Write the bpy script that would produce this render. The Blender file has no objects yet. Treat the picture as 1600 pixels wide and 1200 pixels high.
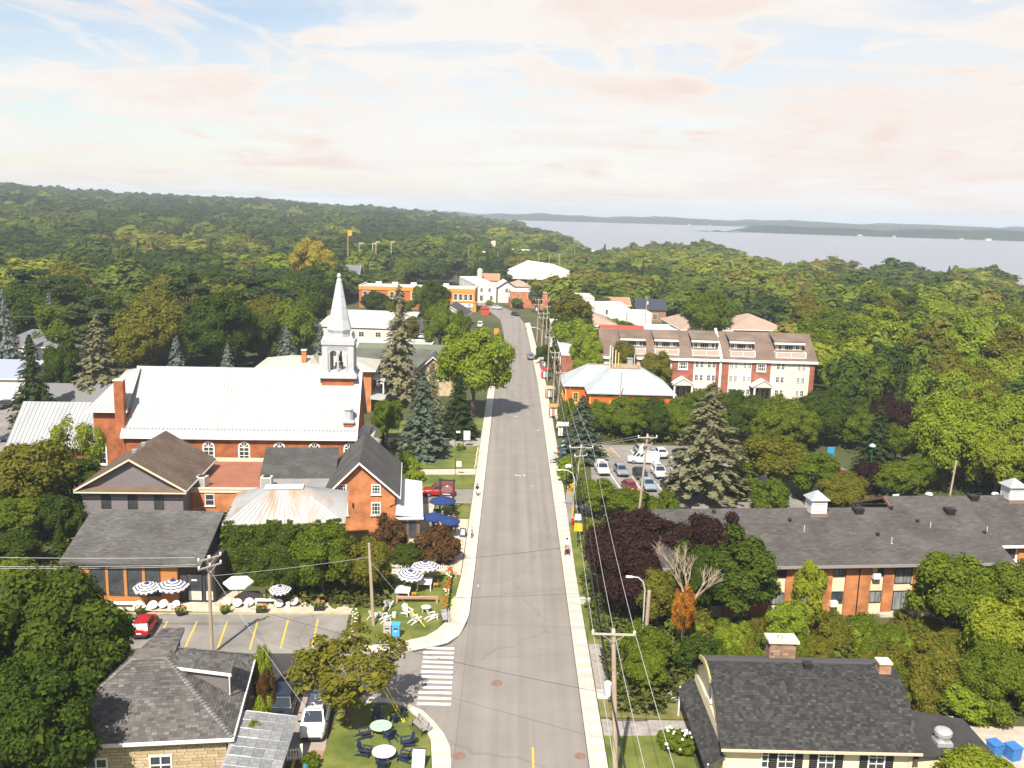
import bpy, math, random
import numpy as np
from mathutils import Vector, Matrix
from math import sin, cos, pi, radians, atan2, sqrt, floor
random.seed(7)
SC = bpy.context.scene
COL = SC.collection
cam_d = bpy.data.cameras.new('camera'); cam = bpy.data.objects.new('camera', cam_d); COL.objects.link(cam)
cam_d.sensor_width = 36.0; cam_d.lens = 33.3; cam_d.clip_start = 0.5; cam_d.clip_end = 60000
PITCH, ROLL, YAW = radians(10.489), radians(1.6), 0.002466
_d = Vector((sin(YAW)*cos(PITCH), cos(YAW)*cos(PITCH), -sin(PITCH)))
_h = Vector((cos(YAW), -sin(YAW), 0)); _n = _h.cross(_d)
_r = _h*cos(ROLL) + _n*sin(ROLL); _u = -_h*sin(ROLL) + _n*cos(ROLL)
cam.matrix_world = Matrix(((_r.x, _u.x, -_d.x, 0), (_r.y, _u.y, -_d.y, 0), (_r.z, _u.z, -_d.z, 40), (0, 0, 0, 1)))
SC.camera = cam
SUN_EL, SUN_AZ = radians(50), radians(-164)      # azimuth of the sun measured clockwise from +Y (behind the camera, a little to the left)
w = bpy.data.worlds.new('World'); SC.world = w; w.use_nodes = True
def build_world():
    nt = w.node_tree; N = nt.nodes; L = nt.links; N.clear()
    out = N.new('ShaderNodeOutputWorld'); bg = N.new('ShaderNodeBackground'); bg.inputs['Strength'].default_value = 0.09
    sky = N.new('ShaderNodeTexSky'); sky.sky_type = 'NISHITA'; sky.sun_disc = False
    sky.sun_elevation = SUN_EL; sky.sun_rotation = SUN_AZ; sky.air_density = 1.0; sky.dust_density = 0.8; sky.ozone_density = 1.5
    tc = N.new('ShaderNodeTexCoord')
    sep = N.new('ShaderNodeSeparateXYZ'); L.new(tc.outputs['Generated'], sep.inputs[0])
    def m(op, a, b=None, c=None):
        n = N.new('ShaderNodeMath'); n.operation = op
        for i, x in enumerate((a, b, c)):
            if x is None: continue
            if isinstance(x, (int, float)): n.inputs[i].default_value = x
            else: L.new(x, n.inputs[i])
        return n.outputs[0]
    def ramp(x, a, b):
        n = N.new('ShaderNodeMapRange'); n.interpolation_type = 'SMOOTHSTEP'; L.new(x, n.inputs[0])
        n.inputs[1].default_value = a; n.inputs[2].default_value = b; return n.outputs[0]
    zc = m('ADD', m('MAXIMUM', sep.outputs[2], 0.0), 0.10)
    px = m('DIVIDE', sep.outputs[0], zc); py = m('DIVIDE', sep.outputs[1], zc)
    def cloud(sx, sy, rot, scale, detail, rough, dist, seed):
        cb = N.new('ShaderNodeCombineXYZ'); L.new(px, cb.inputs[0]); L.new(py, cb.inputs[1]); cb.inputs[2].default_value = seed
        mp = N.new('ShaderNodeMapping'); L.new(cb.outputs[0], mp.inputs[0]); mp.inputs['Rotation'].default_value = (0, 0, rot); mp.inputs['Scale'].default_value = (sx, sy, 1)
        nz = N.new('ShaderNodeTexNoise'); L.new(mp.outputs[0], nz.inputs['Vector']); nz.inputs['Scale'].default_value = scale
        nz.inputs['Detail'].default_value = detail; nz.inputs['Roughness'].default_value = rough; nz.inputs['Distortion'].default_value = dist
        return nz.outputs[0]
    east = ramp(sep.outputs[0], -0.50, 0.35)                    # the cloud veil thickens towards the lake side
    c1 = cloud(1.0, 0.5, radians(-32), 1.5, 12, 0.6, 1.2, 7.1)        # wisps
    c2 = cloud(1.0, 0.6, radians(12), 0.45, 4, 0.55, 0.4, 8.4)        # broad veil
    c3 = cloud(0.45, 1.9, radians(8), 1.3, 9, 0.62, 0.5, 5.7)         # fine streaks
    c4 = cloud(1.0, 0.8, 0.4, 0.8, 5, 0.6, 0.5, 1.9)                  # pink tint
    c5 = cloud(0.8, 1.0, radians(20), 0.85, 10, 0.56, 0.9, 14.7)       # small heaps
    low = ramp(sep.outputs[2], 0.26, 0.0)
    k = m('ADD', m('MULTIPLY', ramp(c1, 0.50, 0.64), 0.7), m('MULTIPLY', ramp(c3, 0.47, 0.66), m('ADD', 0.12, m('MULTIPLY', east, 0.3))))
    k = m('ADD', k, m('MULTIPLY', ramp(c5, 0.5, 0.62), 0.85))
    k = m('ADD', k, m('MULTIPLY', ramp(m('ADD', c2, m('MULTIPLY', east, 0.25)), 0.5, 0.85), 0.6))
    k = m('ADD', k, m('MULTIPLY', low, 0.42))
    k = m('ADD', k, m('MULTIPLY', east, 0.12))
    k = m('MULTIPLY', m('MINIMUM', k, 1.0), m('SUBTRACT', 1.0, m('MULTIPLY', ramp(sep.outputs[2], 0.2, 0.75), 0.6)))   # thinner overhead
    pink = m('MINIMUM', m('ADD', m('MULTIPLY', m('MULTIPLY', ramp(c4, 0.42, 0.6), ramp(m('MAXIMUM', c5, c1), 0.53, 0.68)), 0.7), m('MULTIPLY', m('MULTIPLY', low, m("ADD", 0.3, m("MULTIPLY", east, 0.35))), ramp(m('ADD', m('MULTIPLY', c4, 0.6), m('MULTIPLY', c3, 0.4)), 0.4, 0.6))), 1.0)
    def rgbmix(f, a, b):
        n = N.new('ShaderNodeMix'); n.data_type = 'RGBA'; n.clamp_factor = True
        L.new(f, n.inputs[0])
        for x, s in ((a, n.inputs[6]), (b, n.inputs[7])):
            if isinstance(x, tuple): s.default_value = (*x, 1)
            else: L.new(x, s)
        return n.outputs[2]
    vm = N.new('ShaderNodeVectorMath'); vm.operation = 'MULTIPLY'; L.new(sky.outputs[0], vm.inputs[0]); vm.inputs[1].default_value = SKY_TINT
    cl = rgbmix(pink, CLOUD_WHITE, CLOUD_PINK)
    L.new(rgbmix(k, vm.outputs[0], cl), bg.inputs['Color']); L.new(bg.outputs[0], out.inputs[0])
SKY_TINT = (1.05, 0.98, 0.93)
CLOUD_WHITE = (5.95, 5.75, 5.5); CLOUD_PINK = (5.75, 4.75, 4.3)
build_world()
sun_d = bpy.data.lights.new('sun', 'SUN'); sun_d.energy = 4.9; sun_d.angle = radians(0.5); sun_d.color = (1.0, 0.92, 0.79)
sun = bpy.data.objects.new('sun', sun_d); COL.objects.link(sun)
sun.rotation_euler = Vector((-sin(SUN_AZ)*cos(SUN_EL), -cos(SUN_AZ)*cos(SUN_EL), -sin(SUN_EL))).to_track_quat('-Z', 'Y').to_euler()
VS = SC.view_settings; VS.view_transform = 'Standard'; VS.look = 'None'; VS.gamma = 1.0; VS.use_curve_mapping = False; VS.exposure = 0.87
cy = SC.cycles
cy.use_denoising = True; cy.max_bounces = 5; cy.diffuse_bounces = 3; cy.glossy_bounces = 2; cy.transmission_bounces = 2; cy.volume_bounces = 0; cy.transparent_max_bounces = 4
cy.use_adaptive_sampling = True; cy.caustics_reflective = False; cy.caustics_refractive = False
def s2l(c): return tuple((x/12.92 if x <= .04045 else ((x+.055)/1.055)**2.4) for x in c)
MATS = {}
def mat(name, col, rough=0.8, col2=None, scale=1.0, metal=0.0, bump=0.0, detail=4, stretch=(1, 1, 1), spec=0.3, contrast=(0.35, 0.65)):
    """principled material; col to col2 follow a noise in object space"""
    if name in MATS: return MATS[name]
    m = bpy.data.materials.new(name); m.use_nodes = True; nt = m.node_tree; N = nt.nodes; L = nt.links
    b = N['Principled BSDF']; b.inputs['Roughness'].default_value = rough; b.inputs['Metallic'].default_value = metal
    b.inputs['Specular IOR Level'].default_value = spec
    b.inputs['Base Color'].default_value = (*col, 1)
    if col2 or bump:
        tc = N.new('ShaderNodeTexCoord'); mp = N.new('ShaderNodeMapping'); mp.inputs['Scale'].default_value = stretch
        L.new(tc.outputs['Object'], mp.inputs[0])
        nz = N.new('ShaderNodeTexNoise'); nz.inputs['Scale'].default_value = scale; nz.inputs['Detail'].default_value = detail; nz.inputs['Roughness'].default_value = 0.65
        L.new(mp.outputs[0], nz.inputs['Vector'])
        if col2:
            r = N.new('ShaderNodeValToRGB'); r.color_ramp.elements[0].position = contrast[0]; r.color_ramp.elements[1].position = contrast[1]
            r.color_ramp.elements[0].color = (*col, 1); r.color_ramp.elements[1].color = (*col2, 1)
            L.new(nz.outputs[0], r.inputs[0]); L.new(r.outputs[0], b.inputs['Base Color'])
        if bump:
            bp = N.new('ShaderNodeBump'); bp.inputs['Strength'].default_value = bump; bp.inputs['Distance'].default_value = 0.05
            L.new(nz.outputs[0], bp.inputs['Height']); L.new(bp.outputs[0], b.inputs['Normal'])
    MATS[name] = m; return m
def mat_island(name, ramp_cols, rough=0.85, noise=0.0, spec=0.3):
    """colour picked per mesh island and per object (shingles, slates, stones, boards)"""
    if name in MATS: return MATS[name]
    m = bpy.data.materials.new(name); m.use_nodes = True; nt = m.node_tree; N = nt.nodes; L = nt.links
    b = N['Principled BSDF']; b.inputs['Roughness'].default_value = rough; b.inputs['Specular IOR Level'].default_value = spec
    ge = N.new('ShaderNodeNewGeometry'); oi = N.new('ShaderNodeObjectInfo')
    ad = N.new('ShaderNodeMath'); ad.operation = 'ADD'; L.new(ge.outputs['Random Per Island'], ad.inputs[0]); L.new(oi.outputs['Random'], ad.inputs[1])
    fr = N.new('ShaderNodeMath'); fr.operation = 'FRACT'; L.new(ad.outputs[0], fr.inputs[0])
    r = N.new('ShaderNodeValToRGB'); el = r.color_ramp.elements
    while len(el) < len(ramp_cols): el.new(0.5)
    for i, c in enumerate(ramp_cols): el[i].position = i/(len(ramp_cols)-1); el[i].color = (*c, 1)
    L.new(fr.outputs[0], r.inputs[0]); src = r.outputs[0]
    if noise:
        tc = N.new('ShaderNodeTexCoord'); nz = N.new('ShaderNodeTexNoise'); nz.inputs['Scale'].default_value = noise; nz.inputs['Detail'].default_value = 5
        L.new(tc.outputs['Object'], nz.inputs['Vector'])
        mx = N.new('ShaderNodeMix'); mx.data_type = 'RGBA'; mx.blend_type = 'MULTIPLY'; mx.inputs[0].default_value = 0.7
        cr = N.new('ShaderNodeValToRGB'); cr.color_ramp.elements[0].position = .3; cr.color_ramp.elements[1].position = .7
        cr.color_ramp.elements[0].color = (.55, .52, .5, 1); cr.color_ramp.elements[1].color = (1.15, 1.15, 1.15, 1)
        L.new(nz.outputs[0], cr.inputs[0]); L.new(src, mx.inputs[6]); L.new(cr.outputs[0], mx.inputs[7]); src = mx.outputs[2]
    L.new(src, b.inputs['Base Color'])
    MATS[name] = m; return m
def mat_brick(name, c1, c2, mortar, bw=0.45, bh=0.13):
    if name in MATS: return MATS[name]
    m = bpy.data.materials.new(name); m.use_nodes = True; nt = m.node_tree; N = nt.nodes; L = nt.links
    b = N['Principled BSDF']; b.inputs['Roughness'].default_value = 0.9; b.inputs['Specular IOR Level'].default_value = 0.2
    tc = N.new('ShaderNodeTexCoord'); sp = N.new('ShaderNodeSeparateXYZ'); L.new(tc.outputs['Object'], sp.inputs[0])
    ad = N.new('ShaderNodeMath'); L.new(sp.outputs[0], ad.inputs[0]); L.new(sp.outputs[1], ad.inputs[1])
    cb = N.new('ShaderNodeCombineXYZ'); L.new(ad.outputs[0], cb.inputs[0]); L.new(sp.outputs[2], cb.inputs[1])
    bt = N.new('ShaderNodeTexBrick'); L.new(cb.outputs[0], bt.inputs['Vector']); bt.inputs['Scale'].default_value = 1
    bt.inputs['Brick Width'].default_value = bw; bt.inputs['Row Height'].default_value = bh; bt.inputs['Mortar Size'].default_value = 0.012
    bt.inputs['Color1'].default_value = (*c1, 1); bt.inputs['Color2'].default_value = (*c2, 1); bt.inputs['Mortar'].default_value = (*mortar, 1)
    nz = N.new('ShaderNodeTexNoise'); nz.inputs['Scale'].default_value = 0.6; nz.inputs['Detail'].default_value = 6; L.new(tc.outputs['Object'], nz.inputs['Vector'])
    cr = N.new('ShaderNodeValToRGB'); cr.color_ramp.elements[0].position = .3; cr.color_ramp.elements[1].position = .7
    cr.color_ramp.elements[0].color = (.58, .56, .55, 1); cr.color_ramp.elements[1].color = (1.18, 1.14, 1.1, 1); L.new(nz.outputs[0], cr.inputs[0])
    mx = N.new('ShaderNodeMix'); mx.data_type = 'RGBA'; mx.blend_type = 'MULTIPLY'; mx.inputs[0].default_value = 1
    L.new(bt.outputs[0], mx.inputs[6]); L.new(cr.outputs[0], mx.inputs[7]); L.new(mx.outputs[2], b.inputs['Base Color'])
    MATS[name] = m; return m
def mat_leaf(name, cols, obj_var=0.5, trans=0.3):
    """foliage: colour from a ramp by leaf clump (island) and by tree (object random)"""
    if name in MATS: return MATS[name]
    m = bpy.data.materials.new(name); m.use_nodes = True; nt = m.node_tree; N = nt.nodes; L = nt.links; N.clear()
    out = N.new('ShaderNodeOutputMaterial'); di = N.new('ShaderNodeBsdfDiffuse'); tr = N.new('ShaderNodeBsdfTranslucent'); mx = N.new('ShaderNodeMixShader')
    mx.inputs[0].default_value = trans
    ge = N.new('ShaderNodeNewGeometry'); oi = N.new('ShaderNodeObjectInfo')
    a = N.new('ShaderNodeMath'); a.operation = 'MULTIPLY'; L.new(ge.outputs['Random Per Island'], a.inputs[0]); a.inputs[1].default_value = 1-obj_var
    b = N.new('ShaderNodeMath'); b.operation = 'MULTIPLY_ADD'; L.new(oi.outputs['Random'], b.inputs[0]); b.inputs[1].default_value = obj_var; L.new(a.outputs[0], b.inputs[2])
    r = N.new('ShaderNodeValToRGB'); el = r.color_ramp.elements
    while len(el) < len(cols): el.new(0.5)
    for i, c in enumerate(cols): el[i].position = i/(len(cols)-1); el[i].color = (*c, 1)
    L.new(b.outputs[0], r.inputs[0])
    L.new(r.outputs[0], di.inputs[0])
    hs = N.new('ShaderNodeHueSaturation'); hs.inputs['Hue'].default_value = 0.485; hs.inputs['Saturation'].default_value = 1.15; hs.inputs['Value'].default_value = 1.3
    L.new(r.outputs[0], hs.inputs['Color']); L.new(hs.outputs[0], tr.inputs[0])
    L.new(di.outputs[0], mx.inputs[1]); L.new(tr.outputs[0], mx.inputs[2]); L.new(mx.outputs[0], out.inputs[0])
    MATS[name] = m; return m
def mat_glass(name, col=(0.03, 0.035, 0.04), rough=0.08):
    if name in MATS: return MATS[name]
    m = mat(name, col, rough, spec=0.6); return m
class MB:
    def __init__(s): s.v = []; s.f = []; s.m = []
    def poly(s, pts, mi=0):
        i = len(s.v); s.v += [tuple(p) for p in pts]; s.f.append(tuple(range(i, i+len(pts)))); s.m.append(mi); return s
    def box(s, x0, x1, y0, y1, z0, z1, mi=0):
        i = len(s.v)
        s.v += [(x0,y0,z0),(x1,y0,z0),(x1,y1,z0),(x0,y1,z0),(x0,y0,z1),(x1,y0,z1),(x1,y1,z1),(x0,y1,z1)]
        for q in ((0,3,2,1),(4,5,6,7),(0,1,5,4),(1,2,6,5),(2,3,7,6),(3,0,4,7)): s.f.append(tuple(i+k for k in q)); s.m.append(mi)
        return s
    def obox(s, c, ax, ay, az, mi=0):
        c = Vector(c); ax = Vector(ax); ay = Vector(ay); az = Vector(az); i = len(s.v)
        for sz in (-1, 1):
            for sx, sy in ((-1,-1),(1,-1),(1,1),(-1,1)): s.v.append(tuple(c+ax*sx+ay*sy+az*sz))
        for q in ((0,3,2,1),(4,5,6,7),(0,1,5,4),(1,2,6,5),(2,3,7,6),(3,0,4,7)): s.f.append(tuple(i+k for k in q)); s.m.append(mi)
        return s
    def ext(s, pts, d, mi=0):
        """polygon extruded along d (closed prism)"""
        n = len(pts); i = len(s.v); d = Vector(d)
        s.v += [tuple(p) for p in pts] + [tuple(Vector(p)+d) for p in pts]
        s.f.append(tuple(i+k for k in range(n-1, -1, -1))); s.m.append(mi)
        s.f.append(tuple(i+n+k for k in range(n))); s.m.append(mi)
        for k in range(n): s.f.append((i+k, i+(k+1) % n, i+n+(k+1) % n, i+n+k)); s.m.append(mi)
        return s
    def tube(s, pts, rad, n=8, mi=0, cap=True):
        pts = [Vector(p) for p in pts]; rr = rad if isinstance(rad, (list, tuple)) else [rad]*len(pts); i = len(s.v)
        for k, p in enumerate(pts):
            t = (pts[min(k+1, len(pts)-1)]-pts[max(k-1, 0)]).normalized()
            a = t.cross(Vector((0, 0, 1)) if abs(t.z) < 0.95 else Vector((1, 0, 0))).normalized(); b = t.cross(a)
            for j in range(n): s.v.append(tuple(p+(a*cos(2*pi*j/n)+b*sin(2*pi*j/n))*rr[k]))
        for k in range(len(pts)-1):
            for j in range(n): s.f.append((i+k*n+j, i+(k+1)*n+j, i+(k+1)*n+(j+1) % n, i+k*n+(j+1) % n)); s.m.append(mi)
        if cap:
            s.f.append(tuple(i+j for j in range(n))); s.m.append(mi); e = i+(len(pts)-1)*n; s.f.append(tuple(e+n-1-j for j in range(n))); s.m.append(mi)
        return s
    def lathe(s, prof, n=12, c=(0, 0), mi=0, rot=0.0):
        i = len(s.v)
        for r, z in prof:
            for j in range(n): s.v.append((c[0]+r*cos(rot+2*pi*j/n), c[1]+r*sin(rot+2*pi*j/n), z))
        for k in range(len(prof)-1):
            for j in range(n): s.f.append((i+k*n+j, i+k*n+(j+1) % n, i+(k+1)*n+(j+1) % n, i+(k+1)*n+j)); s.m.append(mi)
        s.f.append(tuple(i+n-1-j for j in range(n))); s.m.append(mi)
        e = i+(len(prof)-1)*n; s.f.append(tuple(e+j for j in range(n))); s.m.append(mi)
        return s
    def grid(s, P, mi=0):
        """P: rows of points"""
        i = len(s.v); R = len(P); Cn = len(P[0])
        for row in P: s.v += [tuple(p) for p in row]
        for a in range(R-1):
            for b in range(Cn-1): s.f.append((i+a*Cn+b, i+a*Cn+b+1, i+(a+1)*Cn+b+1, i+(a+1)*Cn+b)); s.m.append(mi)
        return s
    def mesh(s, name, mats, smooth=False):
        me = bpy.data.meshes.new(name); me.from_pydata(s.v, [], s.f)
        for m in (mats if isinstance(mats, (list, tuple)) else [mats]): me.materials.append(m)
        if any(s.m): me.polygons.foreach_set('material_index', s.m)
        if smooth: me.polygons.foreach_set('use_smooth', [True]*len(s.f))
        me.update(); return me
    def build(s, name, mats, parent=None, loc=(0, 0, 0), rot=0.0, smooth=False, label=None):
        return inst(name, s.mesh(name, mats, smooth), parent, loc, rot, label=label)
def inst(name, me, parent=None, loc=(0, 0, 0), rot=0.0, scale=None, label=None):
    o = bpy.data.objects.new(name, me); COL.objects.link(o); o.parent = parent; o.location = loc
    o.rotation_euler = (0, 0, rot) if isinstance(rot, (int, float)) else rot
    if scale is not None: o.scale = scale if isinstance(scale, (tuple, list)) else (scale,)*3
    if label: o['label'] = label
    return o
def tag(o, label, cat, group=None):
    o['label'] = label; o['category'] = cat
    if group: o['group'] = group
    return o
def thing(name, label, cat, loc=(0, 0, 0), rot=0.0, group=None):
    o = bpy.data.objects.new(name, None); COL.objects.link(o); o.empty_display_size = 0.3
    o.location = loc; o.rotation_euler = (0, 0, rot); return tag(o, label, cat, group)
def struct(o): o['kind'] = 'structure'; return o
def stuff(o): o['kind'] = 'stuff'; return o
def dup(root, loc, rot=0.0, label=None, group=None, scale=None):
    c = root.copy(); COL.objects.link(c); c.location = loc; c.rotation_euler = (0, 0, rot)
    if label: c['label'] = label
    if group: c['group'] = group
    if scale is not None: c.scale = (scale,)*3
    for ch in root.children:
        k = ch.copy(); COL.objects.link(k); k.parent = c
        for g in ch.children:
            q = g.copy(); COL.objects.link(q); q.parent = k
    return c
def recolour(root, names, m):
    """own material on the copies of a shared mesh"""
    for ch in root.children:
        if ch.name.split('.')[0] in names:
            ch.material_slots[0].link = 'OBJECT'; ch.material_slots[0].material = m
def np_mesh(name, V, Q, mats, mi=None, tri=False):
    k = 3 if tri else 4
    me = bpy.data.meshes.new(name); nv = len(V); nf = len(Q)
    me.vertices.add(nv); me.vertices.foreach_set('co', np.asarray(V, dtype=np.float32).ravel())
    me.loops.add(nf*k); me.loops.foreach_set('vertex_index', np.asarray(Q, dtype=np.int32).ravel())
    me.polygons.add(nf); me.polygons.foreach_set('loop_start', np.arange(0, nf*k, k, dtype=np.int32))
    for m in (mats if isinstance(mats, (list, tuple)) else [mats]): me.materials.append(m)
    if mi is not None: me.polygons.foreach_set('material_index', np.asarray(mi, dtype=np.int32))
    me.update(calc_edges=True); me.validate(); return me
LAKE_Z = -6.0
_SH = [(-0.62,1e5),(-0.05,1e5),(-0.03,2600),(0,1900),(0.034,1380),(0.068,850),(0.135,930),(0.2,1000),(0.24,830),(0.29,650),(0.33,790),(0.356,600),(0.4,680),(0.5,760),(0.54,600),(0.62,520),(0.9,380)]
_HL = [(-0.9,48),(-0.54,45),(-0.47,37),(-0.4,32),(-0.34,31),(-0.27,30),(-0.2,23),(-0.135,18),(-0.07,10),(-0.03,6),(0,3),(0.05,0),(0.9,0)]
def _lin(t, x): return float(np.interp(x, [a for a, b in t], [b for a, b in t]))
def sst(a, b, x):
    t = min(1, max(0, (x-a)/(b-a))); return t*t*(3-2*t)
def ground_z(x, y):
    D = max(1.0, y); u = x/D; r = sqrt(x*x+y*y)
    if y < 60: return 0.0
    z = _lin(_HL, u)*sst(330, 2000, r) if r > 330 else 0.0
    ds = _lin(_SH, u)
    if u > -0.06:
        z -= 4.0*sst(260, max(400, min(ds, 2500)), r)
        if ds < 9e4: z -= 14*sst(ds-15, ds+60, r)
    if r > 2000: z -= 60*sst(2100, 3200, r)
    return z
M_ground = mat('ground_soil', (0.045, 0.055, 0.018), 0.95, (0.085, 0.085, 0.035), 0.06, bump=0.0)
def build_ground():
    us = np.concatenate([np.linspace(-3, -0.8, 12), np.linspace(-0.75, 0.75, 121), np.linspace(0.8, 3, 12)])
    ys = np.concatenate([[-60, 0, 30, 60, 120, 200, 260], np.linspace(300, 1000, 57), np.linspace(1030, 2400, 50), np.linspace(2500, 4200, 12)])
    P = []
    for y in ys: P.append([(u*max(y, 160), y, ground_z(u*max(y, 160), y)) for u in us])
    g = MB().grid(P).build('ground', M_ground, smooth=True); struct(g)
build_ground()
def build_lake():
    m = mat('lake_water', (0.20, 0.21, 0.25), 0.35, spec=0.5)
    nt = m.node_tree; N = nt.nodes; L = nt.links; b = N['Principled BSDF']
    tc = N.new('ShaderNodeTexCoord'); mp = N.new('ShaderNodeMapping'); mp.inputs['Scale'].default_value = (0.02, 0.07, 1); L.new(tc.outputs['Object'], mp.inputs[0])
    nz = N.new('ShaderNodeTexNoise'); nz.inputs['Scale'].default_value = 1; nz.inputs['Detail'].default_value = 6; L.new(mp.outputs[0], nz.inputs['Vector'])
    bp = N.new('ShaderNodeBump'); bp.inputs['Strength'].default_value = 0.25; bp.inputs['Distance'].default_value = 2; L.new(nz.outputs[0], bp.inputs['Height']); L.new(bp.outputs[0], b.inputs['Normal'])
    struct(MB().poly([(-900, 350, LAKE_Z), (9000, 350, LAKE_Z), (9000, 9000, LAKE_Z), (-900, 9000, LAKE_Z)]).build('lake', m))
build_lake()
def build_far():
    rnd = random.Random(3)
    m = mat_leaf('far_wood_leaf', [(0.014, 0.022, 0.012), (0.026, 0.036, 0.018), (0.04, 0.05, 0.026)], 0.0, 0.1)
    def land(name, x0, x1, yf, depth, hmax, step):
        xs = np.arange(x0, x1+1, step); n = len(xs); mb = MB(); rows = []
        for k, (dy, hh) in enumerate(((0, 0.0), (6, 0.75), (30, 0.95), (depth*.4, 1.15), (depth, 1.25), (depth+20, -0.2))):
            row = []
            for i, x in enumerate(xs):
                e = min(1, (x-x0)/220.0, (x1-x)/220.0); e = max(0, e)
                yy = yf(x)+dy
                h = hmax*(0.55+0.45*e)*hh*(0.82+0.18*sin(x*0.011)+0.1*sin(x*0.031+k)) + (rnd.uniform(-2, 2.4) if 0 < k < 5 else 0)
                row.append((x, yy, LAKE_Z-0.5+max(h, 0 if k not in (0, 5) else -1)*min(1, e*3+0.05)))
            rows.append(row)
        mb.grid(rows); return struct(mb.build(name, m))
    land('far_shore', -1500, 4800, lambda x: 3900-0.10*x+60*sin(x*.002), 900, 21, 14)
    land('headland', 640, 3000, lambda x: 2620-0.33*(x-640)+25*sin(x*.006), 260, 18, 9)
    land('islet', 470, 640, lambda x: 2560, 30, 4, 8)
    wm = mat('far_house_wall', (0.75, 0.74, 0.7)); rm = mat('far_house_roof', (0.3, 0.28, 0.27))
    for i, (x, y, wd, hh, where) in enumerate(((905, 2515, 34, 7, 'on the headland shore, left one of the lone pair'), (985, 2490, 22, 6, 'on the headland shore, right one of the lone pair'), (1190, 2410, 44, 9, 'at the right end of the headland shore, widest'), (1130, 2425, 30, 5, 'low by the waterline beside the widest headland house'), (690, 3790, 14, 12, 'tall on the far shore, left of two towers'), (770, 3780, 12, 10, 'tall on the far shore, right of two towers'), (1160, 3700, 40, 9, 'on the far shore behind the islet'))):
        t = thing('lakeside_house', 'white lakeside building '+where, 'house', (x, y-8, LAKE_Z+0.2), 0, 'white buildings across the lake')
        wd *= .3; hh *= .4
        MB().box(-wd/2, wd/2, 0, 10, 0, hh).build('wall', wm, t)
        MB().ext([(-wd/2-1, -1, hh), (-wd/2-1, 11, hh), (-wd/2-1, 5, hh+1.5)], (wd+2, 0, 0)).build('roof', rm, t)
build_far()
M_road = None
def road_material(name, base, alt, streak=True, cracks=True):
    m = mat(name, base, 0.9, spec=0.25); nt = m.node_tree; N = nt.nodes; L = nt.links; b = N['Principled BSDF']
    tc = N.new('ShaderNodeTexCoord'); nz = N.new('ShaderNodeTexNoise'); nz.inputs['Scale'].default_value = 0.22; nz.inputs['Detail'].default_value = 8; nz.inputs['Roughness'].default_value = .6; L.new(tc.outputs['Object'], nz.inputs['Vector'])
    f = nz.outputs[0]
    if streak:
        mp = N.new('ShaderNodeMapping'); mp.inputs['Scale'].default_value = (0.9, 0.012, 1); L.new(tc.outputs['Object'], mp.inputs[0])
        n2 = N.new('ShaderNodeTexNoise'); n2.inputs['Scale'].default_value = 1.0; n2.inputs['Detail'].default_value = 3; L.new(mp.outputs[0], n2.inputs['Vector'])
        a = N.new('ShaderNodeMath'); a.operation = 'MULTIPLY_ADD'; L.new(n2.outputs[0], a.inputs[0]); a.inputs[1].default_value = 0.6
        a2 = N.new('ShaderNodeMath'); a2.operation = 'MULTIPLY'; L.new(f, a2.inputs[0]); a2.inputs[1].default_value = 0.4; L.new(a2.outputs[0], a.inputs[2]); f = a.outputs[0]
    r = N.new('ShaderNodeValToRGB'); r.color_ramp.elements[0].position = .37; r.color_ramp.elements[1].position = .63
    r.color_ramp.elements[0].color = (*base, 1); r.color_ramp.elements[1].color = (*alt, 1); L.new(f, r.inputs[0]); src = r.outputs[0]
    if cracks:
        wv = N.new('ShaderNodeTexNoise'); wv.inputs['Scale'].default_value = .35; L.new(tc.outputs['Object'], wv.inputs['Vector'])
        va = N.new('ShaderNodeVectorMath'); va.operation = 'MULTIPLY_ADD'; L.new(wv.outputs['Color'], va.inputs[0]); va.inputs[1].default_value = (2.5, 2.5, 0); L.new(tc.outputs['Object'], va.inputs[2])
        vo = N.new('ShaderNodeTexVoronoi'); vo.feature = 'DISTANCE_TO_EDGE'; vo.inputs['Scale'].default_value = 0.06; L.new(va.outputs[0], vo.inputs['Vector'])
        cr = N.new('ShaderNodeMapRange'); L.new(vo.outputs[0], cr.inputs[0]); cr.inputs[1].default_value = 0.0; cr.inputs[2].default_value = 0.006; cr.inputs[3].default_value = 0.8; cr.inputs[4].default_value = 1.0
        n3 = N.new('ShaderNodeTexNoise'); n3.inputs['Scale'].default_value = 0.06; L.new(tc.outputs['Object'], n3.inputs['Vector'])
        mx = N.new('ShaderNodeMix'); mx.data_type = 'RGBA'; mx.blend_type = 'MULTIPLY'; mx.inputs[0].default_value = 1
        L.new(src, mx.inputs[6]); L.new(cr.outputs[0], mx.inputs[7]); src = mx.outputs[2]
    L.new(src, b.inputs['Base Color']); return m
M_road = road_material('road_asphalt', (0.185, 0.168, 0.153), (0.242, 0.223, 0.205))
M_dark = road_material('fresh_asphalt', (0.038, 0.035, 0.037), (0.056, 0.051, 0.053), False, False)
M_lot = road_material('parking_asphalt', (0.17, 0.158, 0.147), (0.25, 0.235, 0.215), False, True)
M_walk = mat_island('concrete_slab', [(0.50, 0.46, 0.40), (0.56, 0.52, 0.455), (0.53, 0.49, 0.43)], 0.9, 0.5)
M_yellow = mat('yellow_paint', (0.75, 0.42, 0.03), 0.8, (0.6, 0.36, 0.08), 3.0)
M_white = mat('white_road_paint', (0.72, 0.70, 0.66), 0.8, (0.55, 0.53, 0.5), 2.5)
M_lawn = mat('lawn_grass', (0.062, 0.092, 0.014), 0.95, (0.165, 0.175, 0.04), 0.33, bump=0.4, detail=8)
M_lawn2 = mat('dry_grass', (0.11, 0.115, 0.03), 0.95, (0.2, 0.17, 0.07), 0.7, bump=0.4, detail=8)
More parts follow.
